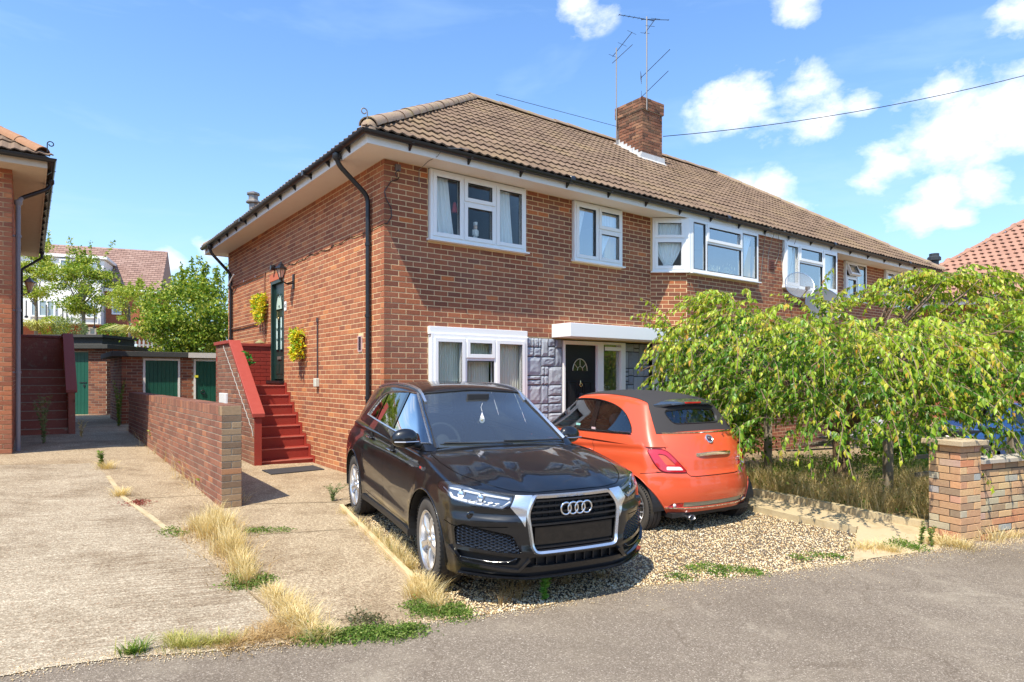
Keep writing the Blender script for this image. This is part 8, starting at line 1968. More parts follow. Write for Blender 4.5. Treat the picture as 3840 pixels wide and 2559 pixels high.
grass('dry_grass', 'straw grass growing inside the timber edging beside the black car', E2_, 1300, .06, .22, .6, .004, M_dry, 18, zf=zg)
grass('edge_grass', 'green and brown grass mat between edging and black car', [gg(1290, 1925), gg(1340, 1965), gg(1380, 2000), gg(1420, 2030), gg(1470, 2080), gg(1520, 2130), gg(1360, 1985)], 1600, .09, .05, 1.5, .005, M_dryb, 19, zf=zg)
grass('edge_grass', 'thin green blades among the straw inside timber edging', E2_, 300, .07, .10, .9, .005, M_grass, 20, zf=zg)
Wl_ = [gg(540, 1640, .8), gg(575, 1672), gg(610, 1700, .9), gg(650, 1730), gg(690, 1762, 1.0), gg(725, 1792, 1.1), gg(760, 1822, .9), gg(795, 1850, .7), gg(500, 1615, .7)]
grass('dry_grass', 'dry grass stems standing along the foot of low brick wall', Wl_, 1100, .10, .34, .35, .0045, M_dry, 21)
grass('dry_grass', 'dry leaf litter along the foot of low brick wall', Wl_, 1700, .14, .06, 1.8, .006, M_dryb, 22)
grass('dry_grass', 'few bleached blades arching from the wall pier base', [gg(868, 1868), gg(900, 1885)], 60, .05, .22, 1.3, .004, M_dry, 23)
grass('dry_grass', 'straw blades under the front bumper of the black car', [gg(1905, 2215), gg(1960, 2190), gg(1885, 2265), gg(1935, 2240), gg(2120, 2180, .7), gg(2255, 2160, .8)], 300, .05, .17, .8, .004, M_dryb, 24, zf=zg)
grass('dry_grass', 'dry grass on the gravel in front of the pier path', [gg(3240, 2060), gg(3300, 2060), gg(3540, 2030), gg(3580, 2045), gg(3610, 2055), gg(3500, 2040, .8), gg(3350, 2070, .7)], 1200, .10, .13, 1.0, .0045, M_dry, 25)
PWl = [(PP.x + E2.x * t + .25 * E2.y - .02, PP.y + E2.y * t - .10 * E2.x, .8 + .4 * math.sin(t * 5)) for t in np.arange(.25, 3.0, .16)]
grass('dry_grass', 'straw weeds along the foot of the garden wall by the pavement', PWl, 1000, .07, .16, .8, .0045, M_dry, 26)
for lab, pts, m, n, h, s_ in (('patch of green clover at the street end of the drive joint', [gg(895, 2195), gg(930, 2190), gg(965, 2195), gg(985, 2175), gg(900, 2165)], M_weed, 1500, .05, 31),
  ('long green mat of ground cover along pavement edge left of the black car', [gg(1160 + 28 * k, 2395 - 1.6 * k * (1 + .3 * math.sin(k)), 1.0) for k in range(15)], M_weed, 4200, .06, 32),
  ('green weeds at pavement edge beside front wheel of black car', [gg(1585, 2300), gg(1620, 2290), gg(1660, 2300), gg(1700, 2290), gg(1560, 2275), gg(1730, 2310)], M_weed, 2200, .06, 33),
  ('thin green weeds spreading on the gravel near the street', [gg(2600, 2135), gg(2660, 2125), gg(2720, 2135), gg(2780, 2140), gg(2550, 2165), gg(2830, 2150), gg(2690, 2150)], M_grass, 1500, .03, 34),
  ('small green weeds at the gravel edge near the sandy path', [gg(3000, 2095), gg(3060, 2085), gg(3130, 2090)], M_grass, 500, .035, 35),
  ('green moss along slab joint right of the straw clump', [gg(935, 1995), gg(965, 1990), gg(1000, 1993), gg(1060, 1990, .5), gg(660, 2005), gg(640, 1990)], M_weed, 900, .04, 36),
  ('dark red creeping weed on the joint of the drives', [gg(500, 1888), gg(515, 1895), gg(530, 1882)], M_redweed, 420, .018, 37),
  ('green weeds in front of the garden pier', [gg(3370, 2040), gg(3400, 2050), gg(3440, 2060), gg(3340, 2055)], M_grass, 900, .08, 38),
  ('dark green weeds at the pavement edge in the middle of the ground cover', [gg(1345, 2325), gg(1370, 2335), gg(1400, 2345)], leafmat('purple_green_leaf', [(0, (.07, .09, .03)), (1, (.20, .17, .09))]), 500, .08, 39)):
 r = np.random.RandomState(s_); C = np.array([(p[0], p[1]) for p in pts]); i_ = r.randint(0, len(pts), n); B = C[i_] + r.normal(0, .055, (n, 2)); z = np.array([gz(x, y) for x, y in B]) + np.abs(r.normal(0, h * .5, n)) * np.exp(-((B - C[i_]) ** 2).sum(1) / .006)
 D_ = r.normal(0, 1, (n, 3)); D_[:, 2] = np.abs(D_[:, 2]) * .5 + .1; V, F = np_leaves(np.column_stack([B, z]), D_, r.uniform(.012, .030, n), s_); tag(mass('ground_cover', V, F, m, None, 'stuff', (B[0, 0], B[0, 1], 0)), lab, 'ground cover')
def upright_weed(label, x, y, h, n, seed, m=M_weed, spread=.35, leaf=.05, zf=gz, name='weed', stems=4):
 z0 = zf(x, y); t = thing(name, label, 'weed', (x, y, z0)); rs = random.Random(seed); r = np.random.RandomState(seed); q = MB(); P_, D_ = [], []
 for s in range(stems):
  a = rs.uniform(0, 6.28); ln = rs.uniform(.1, spread); hh = h * rs.uniform(.6, 1.0); pts = [(math.cos(a) * ln * hh * k * k / 16, math.sin(a) * ln * hh * k * k / 16, hh * k / 4) for k in range(5)]; sb_ = MB(); sb_.tube(pts, [.004, .0035, .003, .002, .001], 4); sb_.obj('stem', m, t)
  for k in range(n // stems):
   u = rs.random() ** .8; b = 4 * u; i0 = min(3, int(b)); f = b - i0; p = [pts[i0][c] * (1 - f) + pts[i0 + 1][c] * f for c in range(3)]; P_.append(p); aa = rs.uniform(0, 6.28); D_.append((math.cos(aa), math.sin(aa), .5))
 V, F = np_leaves(np.array(P_), np.array(D_), r.uniform(.6, 1.1, len(P_)) * leaf, seed, w=.28); mass('foliage', V, F, m, t); return t
a = G(2040, 2250); upright_weed('bright green leafy weed on gravel under front bumper of the black car', a[0], a[1], .24, 190, 1, zf=zg, stems=5, m=leafmat('fresh_weed_leaf', [(0, (.08, .26, .03)), (1, (.24, .46, .07))]))
a = G(3455, 2040); upright_weed('taller feathery green weed left of the garden pier', a[0], a[1], .26, 170, 2, leaf=.04, spread=.15, stems=3)
a = G(3492, 2050); upright_weed('feathery green weed closest to the garden pier', a[0], a[1], .22, 150, 3, leaf=.04, spread=.15, stems=3)
a = G(380, 1755); upright_weed('dark green spiky weed in the joint of the left drive', a[0], a[1], .24, 160, 4, M_grass, .3, .06)
a = G(250 * 0 + 555, 1640); upright_weed('tall green willowherb against the low wall near the stores', a[0], a[1], .75, 260, 5, M_weed, .12, .09)
a = G(590, 1685); upright_weed('pale yellow-green bushy weed at foot of low wall', a[0], a[1], .38, 420, 6, leafmat('lime_leaf', [(0, (.22, .34, .04)), (1, (.52, .56, .10))]), .5, .07, stems=7)
a = G(632, 1715); upright_weed('bright green broad-leaved weed halfway along the low wall', a[0], a[1], .32, 120, 7, M_bright, .5, .09, stems=5)
a = G(700, 1775); upright_weed('small yellow-green bush near the front of the low wall', a[0], a[1], .22, 320, 8, MATS['lime_leaf'], .7, .05, stems=7)
a = G(770, 1835); upright_weed('low yellow-green weed by the buff end pier', a[0], a[1], .18, 300, 9, MATS['lime_leaf'], .8, .05, stems=7)
a = G(1248, 1880); upright_weed('sprawling grey-green weed behind the rear wheel of black car', a[0], a[1], .22, 260, 10, leafmat('grey_green_leaf', [(0, (.12, .18, .06)), (1, (.28, .34, .14))]), 1.0, .04, stems=8)
a = G(445, 1600); upright_weed('dark ivy-like weed at the corner of the brick store', a[0], a[1], 1.1, 700, 12, M_grass, .12, .06, stems=8)
a = G(95, 1670); upright_weed('dull green bush behind the grey downpipe of left house', a[0] + .1, a[1] + .3, .95, 500, 13, MATS['grey_green_leaf'], .25, .06, stems=7)
a = G(305, 1640); upright_weed('dry pale weed beside the maroon stairs post', a[0], a[1], .35, 160, 14, M_dry, .4, .05)
a = G(455, 1860); V, F = blades([(a[0], a[1], 1)], 260, .05, .15, .9, .004, 41, gz); tag(mass('dry_grass', V, F, M_dry, None, 'stuff', (a[0], a[1], 0)), 'small straw tuft on the pale mortar strip', 'grass')
a = G(400, 1758); V, F = blades([(a[0], a[1], 1)], 260, .07, .18, .9, .004, 42, gz); tag(mass('dry_grass', V, F, M_dry, None, 'stuff', (a[0], a[1], 0)), 'straw tuft beside the spiky weed in the left drive', 'grass')
# ---- planting bed grasses
M_bed = leafmat('bed_grass_blade', [(0, (.40, .28, .12)), (.5, (.60, .46, .22)), (1, (.76, .62, .34))], .35, .6, .2)
bedz = lambda x, y: gz(x, y) + .02
bp = []; rs = random.Random(9); BEDV = [G(2850, 1850), G(3060, 1895), G(3470, 1962), (5.0, 7.2), (7.5, 8.6), (9.5, 12), (6.0, 13.0), (3.2, 9.6)]
xs0, xs1 = min(p[0] for p in BEDV), max(p[0] for p in BEDV); ys0, ys1 = min(p[1] for p in BEDV), max(p[1] for p in BEDV)
while len(bp) < 260:
 x, y = rs.uniform(xs0, xs1), rs.uniform(ys0, ys1)
 if in_poly(x, y, BEDV): bp.append((x, y, rs.uniform(.6, 1.2)))
near = [p for p in bp if p[1] < 9.6]; far = [p for p in bp if p[1] >= 9.0]
grass('bed_grass', 'tall dry brown grass under the weeping cherry', near, 11000, .13, .38, .55, .0044, M_bed, 51, zf=bedz)
grass('bed_grass', 'straw seed heads rising above the bed grass', [p for p in near if p[0] > 3.6], 4600, .12, .46, .55, .0034, M_dry, 52, zf=bedz)
grass('bed_grass', 'green grass growing low through the bed', near, 3800, .14, .16, .8, .005, M_grass, 53, zf=bedz)
grass('bed_grass', 'darker green grass behind the cherry trunk', far, 4500, .2, .32, .5, .006, M_grass, 54, zf=bedz)
r = np.random.RandomState(5); n = 9000; C = np.array([(p[0], p[1]) for p in bp]); i_ = r.randint(0, len(bp), n); B = C[i_] + r.normal(0, .14, (n, 2)); B = B[[in_poly(x, y, BEDV) for x, y in B]]; n = len(B)
D_ = r.normal(0, 1, (n, 3)); V, F = np_leaves(np.column_stack([B, [bedz(x, y) + abs(r.normal(0, .12)) for x, y in B]]), D_, r.uniform(.02, .06, n), 5); tag(mass('ground_cover', V, F, M_weed, None, 'stuff', (B[0, 0], B[0, 1], 0)), 'leafy green undergrowth in the bed', 'ground cover')
# ---- weeping cherry
M_bark = pmat('cherry_bark', lambda nt, oc, wc: (lambda n, n2: dict(c=mixc(nt, n, (.055, .030, .020), mixc(nt, n2, (.22, .13, .075), (.34, .24, .15))), h=n, s=.9, d=.012))(noise_(nt, vmath(nt, 'MULTIPLY', wc, (1, 1, 3.5)).outputs[0], 14, 5, .6), noise_(nt, wc, 6, 4, .6)), rough=.8)
M_twig = stonelike('cherry_twig', (.14, .08, .05), (.30, .22, .16), 20, .8)
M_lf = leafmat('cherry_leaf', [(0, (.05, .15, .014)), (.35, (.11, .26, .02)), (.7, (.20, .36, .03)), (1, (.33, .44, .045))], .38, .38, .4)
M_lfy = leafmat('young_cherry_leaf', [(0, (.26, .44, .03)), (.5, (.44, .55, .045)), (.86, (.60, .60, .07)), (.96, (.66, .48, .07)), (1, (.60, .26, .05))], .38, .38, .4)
TX, TY = 4.86, 9.5; TZ = gz(TX, TY)
tr = thing('weeping_cherry', 'broad weeping cherry tree with yellow-green drooping leaves in the front bed', 'tree', (TX, TY, TZ))
rs = random.Random(21)
q = MB(); q.tube([(0, 0, -.1), (.01, .0, .2), (-.01, 0, .5), (0, .02, .8), (.0, 0, .98)], [.155, .125, .112, .118, .13], 14); q.obj('trunk', M_bark, tr, True)
limbs = []
def limb(a0, L, rise, droop, r0, wob_=.12, zs=.85, kink=0):
 pts = []; d = a0; x = y = 0.0; n_ = 16
 for k in range(n_ + 1):
  t = k / n_; z = zs + (rise - .38) * math.sin(min(1, t * 1.15) * math.pi / 2) - droop * max(0, t - .45) ** 2 * 2.2;
  pts.append((x, y, z + .04 * math.sin(k * 1.3 + a0))); d += rs.uniform(-wob_, wob_) + kink * math.sin(t * 6); st_ = L / n_; x += math.cos(d) * st_; y += math.sin(d) * st_
 q = MB(); q.tube(pts, [max(.008, r0 * (1 - .92 * (k / n_) ** .8)) for k in range(n_ + 1)], 9); q.obj('limb', M_bark if r0 > .05 else M_twig, tr, True); limbs.append(pts); return pts
for a0, L, rise, droop, r0 in ((200, 2.6, 1.45, 1.0, .10), (168, 2.4, 1.7, .9, .07), (-15, 3.0, 1.35, .9, .10), (12, 3.2, 2.1, .8, .085), (-60, 1.9, 1.5, 1.0, .07), (-115, 2.0, 1.55, 1.0, .07), (60, 2.4, 1.8, .9, .07), (110, 2.4, 1.8, .9, .07), (240, 2.1, 1.6, 1.0, .06), (-35, 2.8, 1.9, .9, .06), (185, 1.9, 2.1, .6, .06), (140, 2.3, 1.8, .9, .05), (90, 1.5, 1.95, .4, .06), (30, 2.9, 1.6, .9, .06)):
 limb(R(a0), L, rise, droop, r0)
for k in range(46):
 b = rs.choice(limbs[:14]); i = rs.randint(4, 13); x, y, z = b[i]; a0 = math.atan2(y, x) + rs.uniform(-1.1, 1.1); L = rs.uniform(.6, 1.3); pts = []
 for j in range(8): t = j / 7; pts.append((x + math.cos(a0) * L * t, y + math.sin(a0) * L * t, z + .22 * math.sin(t * 2.4) * rs.uniform(.3, 1) - .35 * t * t))
 q = MB(); q.tube(pts, [.020 - .0022 * j for j in range(8)], 6); q.obj('branch', M_twig, tr, True); limbs.append(pts)
def canopy(a, r_):
 'height of the leafy umbrella above the street level, by direction and radius'
 x, y = r_ * math.cos(a), r_ * math.sin(a)
 base = float(np.interp(x, [-2.7, -2.3, -1.8, -1.3, -.7, -.1, .6, 1.3, 2.0, 2.8, 3.6], [2.05, 2.35, 2.68, 2.62, 2.30, 2.42, 2.40, 2.62, 2.72, 2.58, 2.3])) - .05 * y * y
 return base + .16 * noise.noise(Vector((x * 1.5, y * 1.5, 4.2))) + .10 * math.sin(5 * a + 2.2 * r_)
LP, LD, LS, YF = [], [], [], []
def twig(x, y, z, a0, L, arch, seed_y, leaf=.096, dens=.024, q=None):
 p = Vector((x, y, z)); d = Vector((math.cos(a0), math.sin(a0), arch)).normalized(); s = .05; n_ = max(3, int(L / s)); pts = [p.copy()]
 for k in range(n_):
  d = (d + Vector((rs.gauss(0, .10), rs.gauss(0, .10), -.11))).normalized(); p = p + d * s; pts.append(p.copy())
 dist = 0
 for k in range(len(pts) - 1):
  for _ in range(2 if rs.random() < .75 else 1):
   u = rs.random(); pp = pts[k].lerp(pts[k + 1], u); t = (pts[k + 1] - pts[k]).normalized(); side = Vector((-t.y, t.x, 0)); side = side.normalized() if side.length > .05 else Vector((math.cos(rs.uniform(0, 6)), math.sin(rs.uniform(0, 6)), 0))
   sg = rs.choice((-1, 1)); dd = t * .45 + side * sg * rs.uniform(.25, .8) + Vector((0, 0, -.75 + rs.uniform(-.35, .3)))
   LP.append(pp); LD.append(dd); LS.append(leaf * rs.uniform(.65, 1.15) * (1 - .35 * (k / n_) ** 3)); YF.append(seed_y + .38 * (k / n_) + rs.gauss(0, .12))
 if q is not None: q.tube([pts[i] for i in range(0, len(pts), 4)] + [pts[-1]], .0035, 3, cap=False)
tw = MB()
for k in range(2900):
 a = rs.uniform(0, 2 * math.pi); r_ = 2.55 * math.sqrt(rs.random()) * (1 + .12 * math.sin(2 * a));
 if math.cos(a) > .2: r_ *= 1.26
 h = canopy(a, r_) - TZ - .14 - rs.random() ** 1.5 * 1.3
 if abs(r_ * math.cos(a) - .1) < .95 and h < 1.15: continue
 L = rs.uniform(.28, .62) + (.45 if r_ > 2.1 else 0) * rs.random()
 if r_ > 1.8 and rs.random() < .5: h -= rs.uniform(0, .5)
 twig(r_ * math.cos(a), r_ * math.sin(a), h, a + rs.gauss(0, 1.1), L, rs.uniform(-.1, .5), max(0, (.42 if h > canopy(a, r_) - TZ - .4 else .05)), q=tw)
# upstanding shoots that break the outline
for (lx, ly, z, a0, L, ar) in ((-1.95, -.2, 2.55, 170, .7, 1.2), (-1.6, 0, 2.70, 200, .8, 1.0), (-1.8, -.3, 2.65, 150, .7, .8), (-.35, -.1, 2.55, 80, .75, 2.2), (-.25, -.2, 2.6, 20, .7, 1.2), (.1, 0, 2.4, 100, .6, 1.8), (.9, 0, 2.65, 30, .9, 1.1), (1.2, .1, 2.8, 10, 1.2, 1.0), (1.3, .2, 2.95, 0, 1.3, .9), (1.5, 0, 3.05, -20, 1.2, .7), (1.4, -.2, 3.0, 170, .9, .7), (1.0, .3, 2.95, 190, 1.0, .6), (2.0, .1, 2.95, 10, 1.1, .5), (2.3, -.1, 2.8, -10, 1.0, .6), (1.0, .1, 3.0, 30, .9, .9), (1.6, .2, 3.12, 15, 1.3, .6), (2.0, -.2, 3.05, -5, 1.0, .5), (.7, 0, 2.75, 160, .8, .9), (2.4, .2, 3.0, 20, .9, .8), (2.5, 0, 2.7, 40, 1.0, .7), (-2.6, -.4, 2.2, 160, .6, 1.8), (.5, -.5, 2.6, 60, .7, 1.2)):
 for _ in range(8): twig(lx + rs.gauss(0, .07), ly + rs.gauss(0, .12), z - TZ + rs.gauss(0, .05) - .1, R(a0) + rs.gauss(0, .35), L * rs.uniform(.6, 1.1), ar * rs.uniform(.7, 1.1), .40, q=tw)
 q = MB(); q.tube([(lx * .6, ly * .6, z - TZ - .75), (lx * .85, ly * .8, z - TZ - .35), (lx, ly, z - TZ - .05)], [.018, .013, .006], 5); q.obj('branch', M_twig, tr, True)
tw.obj('twig', M_twig, tr, kind='stuff')
LP = np.array([tuple(p) for p in LP]); LD = np.array([tuple(p) for p in LD]); LS = np.array(LS); YF = np.array(YF)
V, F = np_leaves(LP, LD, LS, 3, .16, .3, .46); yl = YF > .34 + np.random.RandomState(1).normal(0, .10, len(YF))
wp = LP + np.array([TX, TY, TZ]); score = np.hypot(wp[:, 0], wp[:, 1]);
vis = (wp[:, 0] / wp[:, 1] * FPX + CXP < 3840) & (score < 20); order = np.argsort(np.where(vis, score, 99))[:260]; isp = np.zeros(len(LP), bool); isp[order] = True
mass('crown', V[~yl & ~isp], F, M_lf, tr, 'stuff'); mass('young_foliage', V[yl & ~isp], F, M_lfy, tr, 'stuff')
lmv = np.array([(0, 0, 0), (.42, .23, .12), (1, 0, -.16), (.42, -.23, .12), (.42, 0, .04)]); lms = []
for mm in (M_lf, M_lfy): me = bpy.data.meshes.new('leaf'); me.from_pydata([tuple(v) for v in lmv], [], [tuple(f) for f in F]); me.materials.append(mm); lms.append(me)
for i in order:
 o = bpy.data.objects.new('leaf', lms[1 if yl[i] else 0]); COL.objects.link(o); o.parent = tr; d = Vector(LD[i]).normalized(); s_ = d.cross(Vector((rs.gauss(0, 1), rs.gauss(0, 1), .3))).normalized(); nn_ = s_.cross(d); nn_ = -nn_ if nn_.z < 0 else nn_; s_ = nn_.cross(d)
 o.matrix_local = Matrix.Translation(Vector(LP[i])) @ Matrix((d, s_, nn_)).transposed().to_4x4() @ Matrix.Scale(LS[i], 4)
# ---- trees and shrubs beyond the yard
def leafy_tree(name, label, loc, trunk_h, r, crown, n, leaf, m, seed, group=None, trunk_r=.06, clumps=40, squash=1.0, limbs_n=8, m2=None, frac=.3, spiky=0.0):
 'crown: (cx,cy,cz,rx,ry,rz) relative to loc'
 t = thing(name, label, 'tree', loc, 0, group); rs = random.Random(seed); rr = np.random.RandomState(seed); cx, cy, cz, rx, ry, rz = crown
 q = MB(); q.tube([(0, 0, -.5), (.02, 0, trunk_h * .5), (0, .02, trunk_h), (cx * .5, cy * .5, cz)], [trunk_r * 1.2, trunk_r, trunk_r * .8, trunk_r * .4], 8); q.obj('trunk', M_bark2, t, True)
 cl = []
 for k in range(clumps):
  v = rr.normal(size=3); v /= np.linalg.norm(v); u = rr.uniform(.35, 1.0) ** .6; cl.append((cx + v[0] * rx * u, cy + v[1] * ry * u, cz + v[2] * rz * u, rr.uniform(.5, 1.1)))
 for k in range(limbs_n):
  c_ = cl[rs.randrange(len(cl))]; q = MB(); q.tube([(0, 0, trunk_h * rs.uniform(.6, 1)), (c_[0] * .5, c_[1] * .5, (trunk_h + c_[2]) * .5 + .1), c_[:3]], [trunk_r * .5, trunk_r * .3, trunk_r * .12], 5); q.obj('limb', M_bark2, t, True)
 C = np.array(cl); i_ = rr.randint(0, len(cl), n); cs = r * C[i_, 3:4]; P_ = C[i_, :3] + rr.normal(0, 1, (n, 3)) * cs * np.array([1, 1, .55 * squash]); D_ = rr.normal(0, 1, (n, 3)); D_[:, 2] -= .3
 if spiky:
  for k in range(int(14 * spiky)):
   a = rs.uniform(0, 6.28); b = np.array([cx + math.cos(a) * rx * rs.uniform(.1, .8), cy, cz + rz * rs.uniform(.5, .9)]); e_ = b + np.array([rs.gauss(0, .15), 0, rz * rs.uniform(.3, .6)]); m_ = 60; tt = rr.uniform(0, 1, (m_, 1)); P_ = np.vstack([P_, b + (e_ - b) * tt + rr.normal(0, .05, (m_, 3)) * rx * .4]); D_ = np.vstack([D_, rr.normal(0, 1, (m_, 3))])
 V, F = np_leaves(P_, D_, rr.uniform(.6, 1.2, len(P_)) * leaf, seed, w=.55)
 if m2: k = rr.random_sample(len(V)) < frac; mass('young_foliage', V[k], F, m2, t, 'stuff'); V = V[~k]
 mass('crown', V, F, m, t, 'stuff'); return t
M_bark2 = stonelike('grey_bark', (.14, .12, .09), (.28, .24, .19), 10, .85)
M_tg = leafmat('background_leaf', [(0, (.05, .13, .010)), (.5, (.13, .25, .02)), (1, (.27, .37, .04))], .35)
M_ty = leafmat('yellow_green_leaf', [(0, (.22, .34, .03)), (.5, (.38, .46, .05)), (1, (.55, .54, .10))], .4)  # yellower leaf colour of the young trees and some other foliage
def place_tree(px, pyb, Y): v = at(px, pyb, Y); return (v.x, v.y, v.z)
leafy_tree('young_tree', 'slim young tree nearest the left house before the white rendered wall', place_tree(135, 1230, 31), 1.4, .24, (0, 0, 2.4, .95, .7, 1.7), 6000, .12, M_ty, 61, trunk_r=.07, clumps=26, spiky=1, limbs_n=10)
leafy_tree('young_tree', 'slim young tree standing before the middle of the white rendered wall', place_tree(312, 1262, 30), 1.5, .24, (0, 0, 2.3, 1.35, .8, 1.6), 9000, .12, M_ty, 62, trunk_r=.08, clumps=34, spiky=1, limbs_n=14, m2=M_tg, frac=.35)
leafy_tree('young_tree', 'small yellow-leaved tree before the red brick part of modern house', place_tree(485, 1265, 28), .8, .22, (0, 0, 1.45, 1.0, .7, .8), 3000, .10, M_ty, 63, trunk_r=.05, clumps=24, spiky=1)
leafy_tree('background_tree', 'dense green tree rising behind the brick store beside our side wall', place_tree(725, 1345, 21), .8, .36, (0, 0, 1.30, 1.35, 1.2, 1.5), 19000, .115, M_tg, 64, trunk_r=.12, clumps=70, m2=M_ty, frac=.55, spiky=1.3, limbs_n=14, squash=.7)
def spiky(label, px, py, Y, n, L, m, seed):
 v = at(px, py, Y); V, F = blades([(v.x, v.y, 1)], n, .10, L, 1.15, .06, seed, lambda x, y: v.z, arch=1, drop=.8); o = mass('phormium', V, F, m, None, None, (v.x, v.y, v.z)); tag(o, label, 'plant')
M_phor = leafmat('variegated_blade', [(0, (.28, .34, .06)), (.5, (.56, .54, .16)), (1, (.70, .66, .30))], .3)
spiky('large yellow variegated spiky plant above the fence in the middle', 520, 1262, 25, 300, .95, M_phor, 71); spiky('yellow variegated spiky plant behind the maroon stairs wall', 135, 1240, 28, 160, 1.1, M_phor, 72)
for lab, px, py, rad, m, sd_ in (('round clipped grey-green shrub above the maroon stairs wall', 262, 1235, .55, MATS['grey_green_leaf'], 81), ('loose green shrub between spiky plant and clipped shrub', 200, 1225, .5, M_ty, 82), ('low green shrub right of the second young tree', 420, 1250, .45, M_tg, 83)):
 v = at(px, py, 28.5); r = np.random.RandomState(sd_); n = 1500; u = r.normal(size=(n, 3)); u /= np.linalg.norm(u, axis=1, keepdims=True); P_ = np.array([v.x, v.y, v.z]) + u * rad * r.uniform(.8, 1.0, (n, 1)) * np.array([1.3, 1, .9]); V, F = np_leaves(P_, u + r.normal(0, .5, (n, 3)), r.uniform(.06, .12, n), sd_); tag(mass('shrub', V, F, m, None, None, tuple(v)), lab, 'shrub')
# shrubs and far greenery behind the cherry and on the right
leafy_tree('garden_shrub', 'leafy green shrub beside the front wall left of the cherry trunk', (3.75, 11.2, gz(3.75, 11.2)), .3, .22, (0, 0, .75, .6, .5, .6), 3600, .085, M_lf, 91, trunk_r=.04, clumps=26)
leafy_tree('garden_shrub', 'dark green bush low behind the cherry trunk on its right', (7.6, 12.6, gz(7.6, 12.6)), .2, .22, (0, 0, .5, .9, .5, .4), 2800, .085, M_lf, 92, trunk_r=.04, clumps=26)
# ---- blue car, posts, planks behind the tree
M_blue = paint('blue_car_paint', (.015, .055, .17), .05)
bc = thing('blue_car', 'blue car parked behind the cherry tree on right, mostly hidden', 'car', (10.3, 13.6, -.42), R(190))
def mini_car(root, m):
 zt = ip([(-2.1, .85), (-1.9, .95), (-1.2, .97), (0, .95), (.9, .90), (1.6, .80), (2.0, .66)]); wm = ip([(-2.1, .70), (-1.6, .84), (0, .87), (1.4, .84), (2.0, .66)]); vy = ip([(.2, .93), (.5, 1.0), (.8, .96), (1, .88)])
 AA = [i / 12 for i in range(13)]; BB = [-1, -.85, -.5, 0, .5, .85, 1]; CC = [0, .2, .5, .8, 1]
 def P(a, b, c): x = -2.1 + 4.1 * a; z = .22 + (zt(x) - .04 * b * b - .22) * c; x += (.12 if a < .5 else -.16) * abs(b) ** 2 * (1 if a in (0, 1) else .4); return Vector((x, b * wm(x) * vy(z), z))
 S = Skin(shell(AA, BB, CC, P, 2))
 for cx in (-1.35, 1.25):
  for sg in (-1, 1): S.take([(cx + .36 * math.cos(R(t)), .31 + .36 * math.sin(R(t))) for t in range(-20, 201, 10)] + [(cx - .35, -.1), (cx + .35, -.1)], 'y', lambda c, sg=sg: c.y * sg > .4); wheel(root, (cx, sg * .74, .31), sg, .31, .20, .21, 'multi')
 S.obj('body', m, root)
 def GP(a, b, c): x = (-1.75 + .45 * c) + ((1.0 - .85 * c) - (-1.75 + .45 * c)) * a; return Vector((x, b * (.74 - .16 * c), .88 + (.52 - .03 * b * b) * c))
 GH = Skin(shell([0, .15, .4, .7, .9, 1], [-1, -.8, -.4, 0, .4, .8, 1], [0, .3, .7, .95, 1], GP, 2));
 for sg in (-1, 1): g = GH.take([(-1.35, .98), (-1.05, 1.30), (.05, 1.32), (.62, .98)], 'y', lambda c, sg=sg: c.y * sg > .3); patch('side_window', g, M_tintglass, root, -.003)
 for sg, nm in ((1, 'windscreen'), (-1, 'rear_window')): g = GH.take([(-.58, .98), (.58, .98), (.48, 1.33), (-.48, 1.33)], 'x', lambda c, sg=sg: (c.x + .3) * sg > .4); patch(nm, g, M_tintglass, root, -.003)
 GH.obj('roof', m, root); q = MB(); q.box((-1.9, -.7, .2), (1.8, .7, .85)); q.obj('cabin', M_dark, root)
 for sg in (-1, 1):
  q = MB(); q.lathe([(0, .0), (.08, -.01), (.10, -.04)], (1.86, sg * .55, .66), 0, 16); q.obj('headlight', M_tailw, root, True)
mini_car(bc, M_blue)
for k, (px, py, Y, h, lab) in enumerate(((3330, 1640, 9.0, .75, 'weathered grey fence post right of the cherry trunk'), (3800, 1690, 8.2, .95, 'weathered grey fence post behind the garden wall at the right edge'), (2880, 1650, 10.6, 1.1, 'weathered upright timber post left of the cherry trunk'))):
 v = at(px, py, Y); q = MB(); q.prism([(-.05, 0), (.05, 0), (.05, h), (.0, h + .03), (-.05, h)], 1, -.05, .05); o = q.obj('fence_post', stonelike('grey_timber', (.22, .18, .13), (.38, .32, .25), 14, .9), bevel=.004); o.location = (v.x, v.y, gz(v.x, v.y)); tag(o, lab, 'post')
for k in range(5):
 q = MB(); q.box((-.9, -.06, 0), (.9, .06, .03)); o = q.obj('plank', MATS['grey_timber'], bevel=.003); o.location = (5.6 + .12 * k, 11.4 + .09 * k, .02 + .06 * k + gz(5.6, 11.4) + .35); o.rotation_euler = (R(4 * k - 8), R(3 * (k % 2)), R(20 + 7 * k)); tag(o, ['lowest', 'second', 'third', 'fourth', 'topmost'][k] + ' grey plank in the stack behind the cherry tree', 'plank')
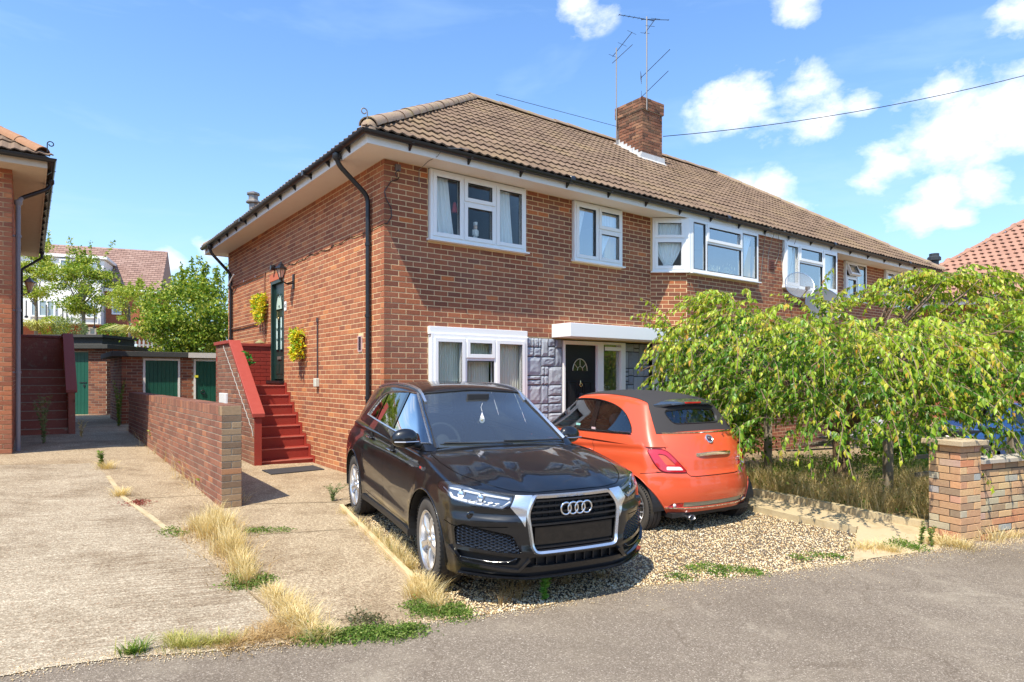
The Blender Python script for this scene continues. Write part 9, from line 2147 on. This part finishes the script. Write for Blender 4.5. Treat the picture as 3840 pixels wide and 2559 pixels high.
tr2 = MB(); tr2.box((-1.5, -.02, .3), (1.5, .02, .36)); tr2.box((-1.5, -.02, .55), (1.5, .02, .60)); o = tr2.obj('garden_rail', MATS['grey_timber']); o.location = (6.9, 9.6, gz(6.9, 9.6)); o.rotation_euler = (0, 0, R(28)); tag(o, 'low grey two-bar rail behind the garden wall', 'fence')
# ---- the other side of the street, behind the camera (seen only in reflections)
for k, (x, y, w) in enumerate(((-16, -24, 11), (0, -21, 11), (16, -16, 11))):
 t = thing('brick_house', ('red brick house opposite the left drive', 'red brick house straight across the street', 'red brick house across the street to the right')[k], 'house', (x, y, -.6), math.atan2(E2.y, E2.x), 'brick houses across the street')
 q = MB(); q.box((-w / 2, -4, 0), (w / 2, 4, 5)); q.obj('wall', M_bgbrick, t); q = MB(); q.add([(-w / 2 - .5, -4.5, 5), (w / 2 + .5, -4.5, 5), (w / 2 + .5, 4.5, 5), (-w / 2 - .5, 4.5, 5), (-w / 2 + 4, 0, 8), (w / 2 - 4, 0, 8)], [(0, 1, 5, 4), (1, 2, 5), (2, 3, 4, 5), (3, 0, 4)]); q.obj('roof', M_tile, t)
 for a_ in (-3.5, 0, 3.2):
  for z in (1, 3.3): q = MB(); q.box((a_ - .8, 4.001, z), (a_ + .8, 4.06, z + 1.2)); wf = q.obj('window', M_white, t); q = MB(); q.box((a_ - .7, 4.061, z + .1), (a_ + .7, 4.07, z + 1.1)); q.obj('pane', MATS['distant_glass'], wf)
for k, (x, y) in enumerate(((-8, -15), (8, -12), (27, 5), (33, 0), (25, -5), (38, 8))):  # right-hand trees added out of view to darken the window reflections
 leafy_tree('unseen_tree', ('round street tree across the road on the left', 'round street tree across the road on the right', 'unseen tree added beyond right edge to darken window reflections', 'second unseen tree added beyond right edge for window reflections', 'unseen tree added on the near corner for window reflections', 'farthest unseen tree added on the right for window reflections')[k], (x, y, -.4), 2.2, .5, (0, 0, 4, 2.2, 2.2, 2.0), 2600, .28, M_tg, 100 + k, trunk_r=.15, clumps=30)
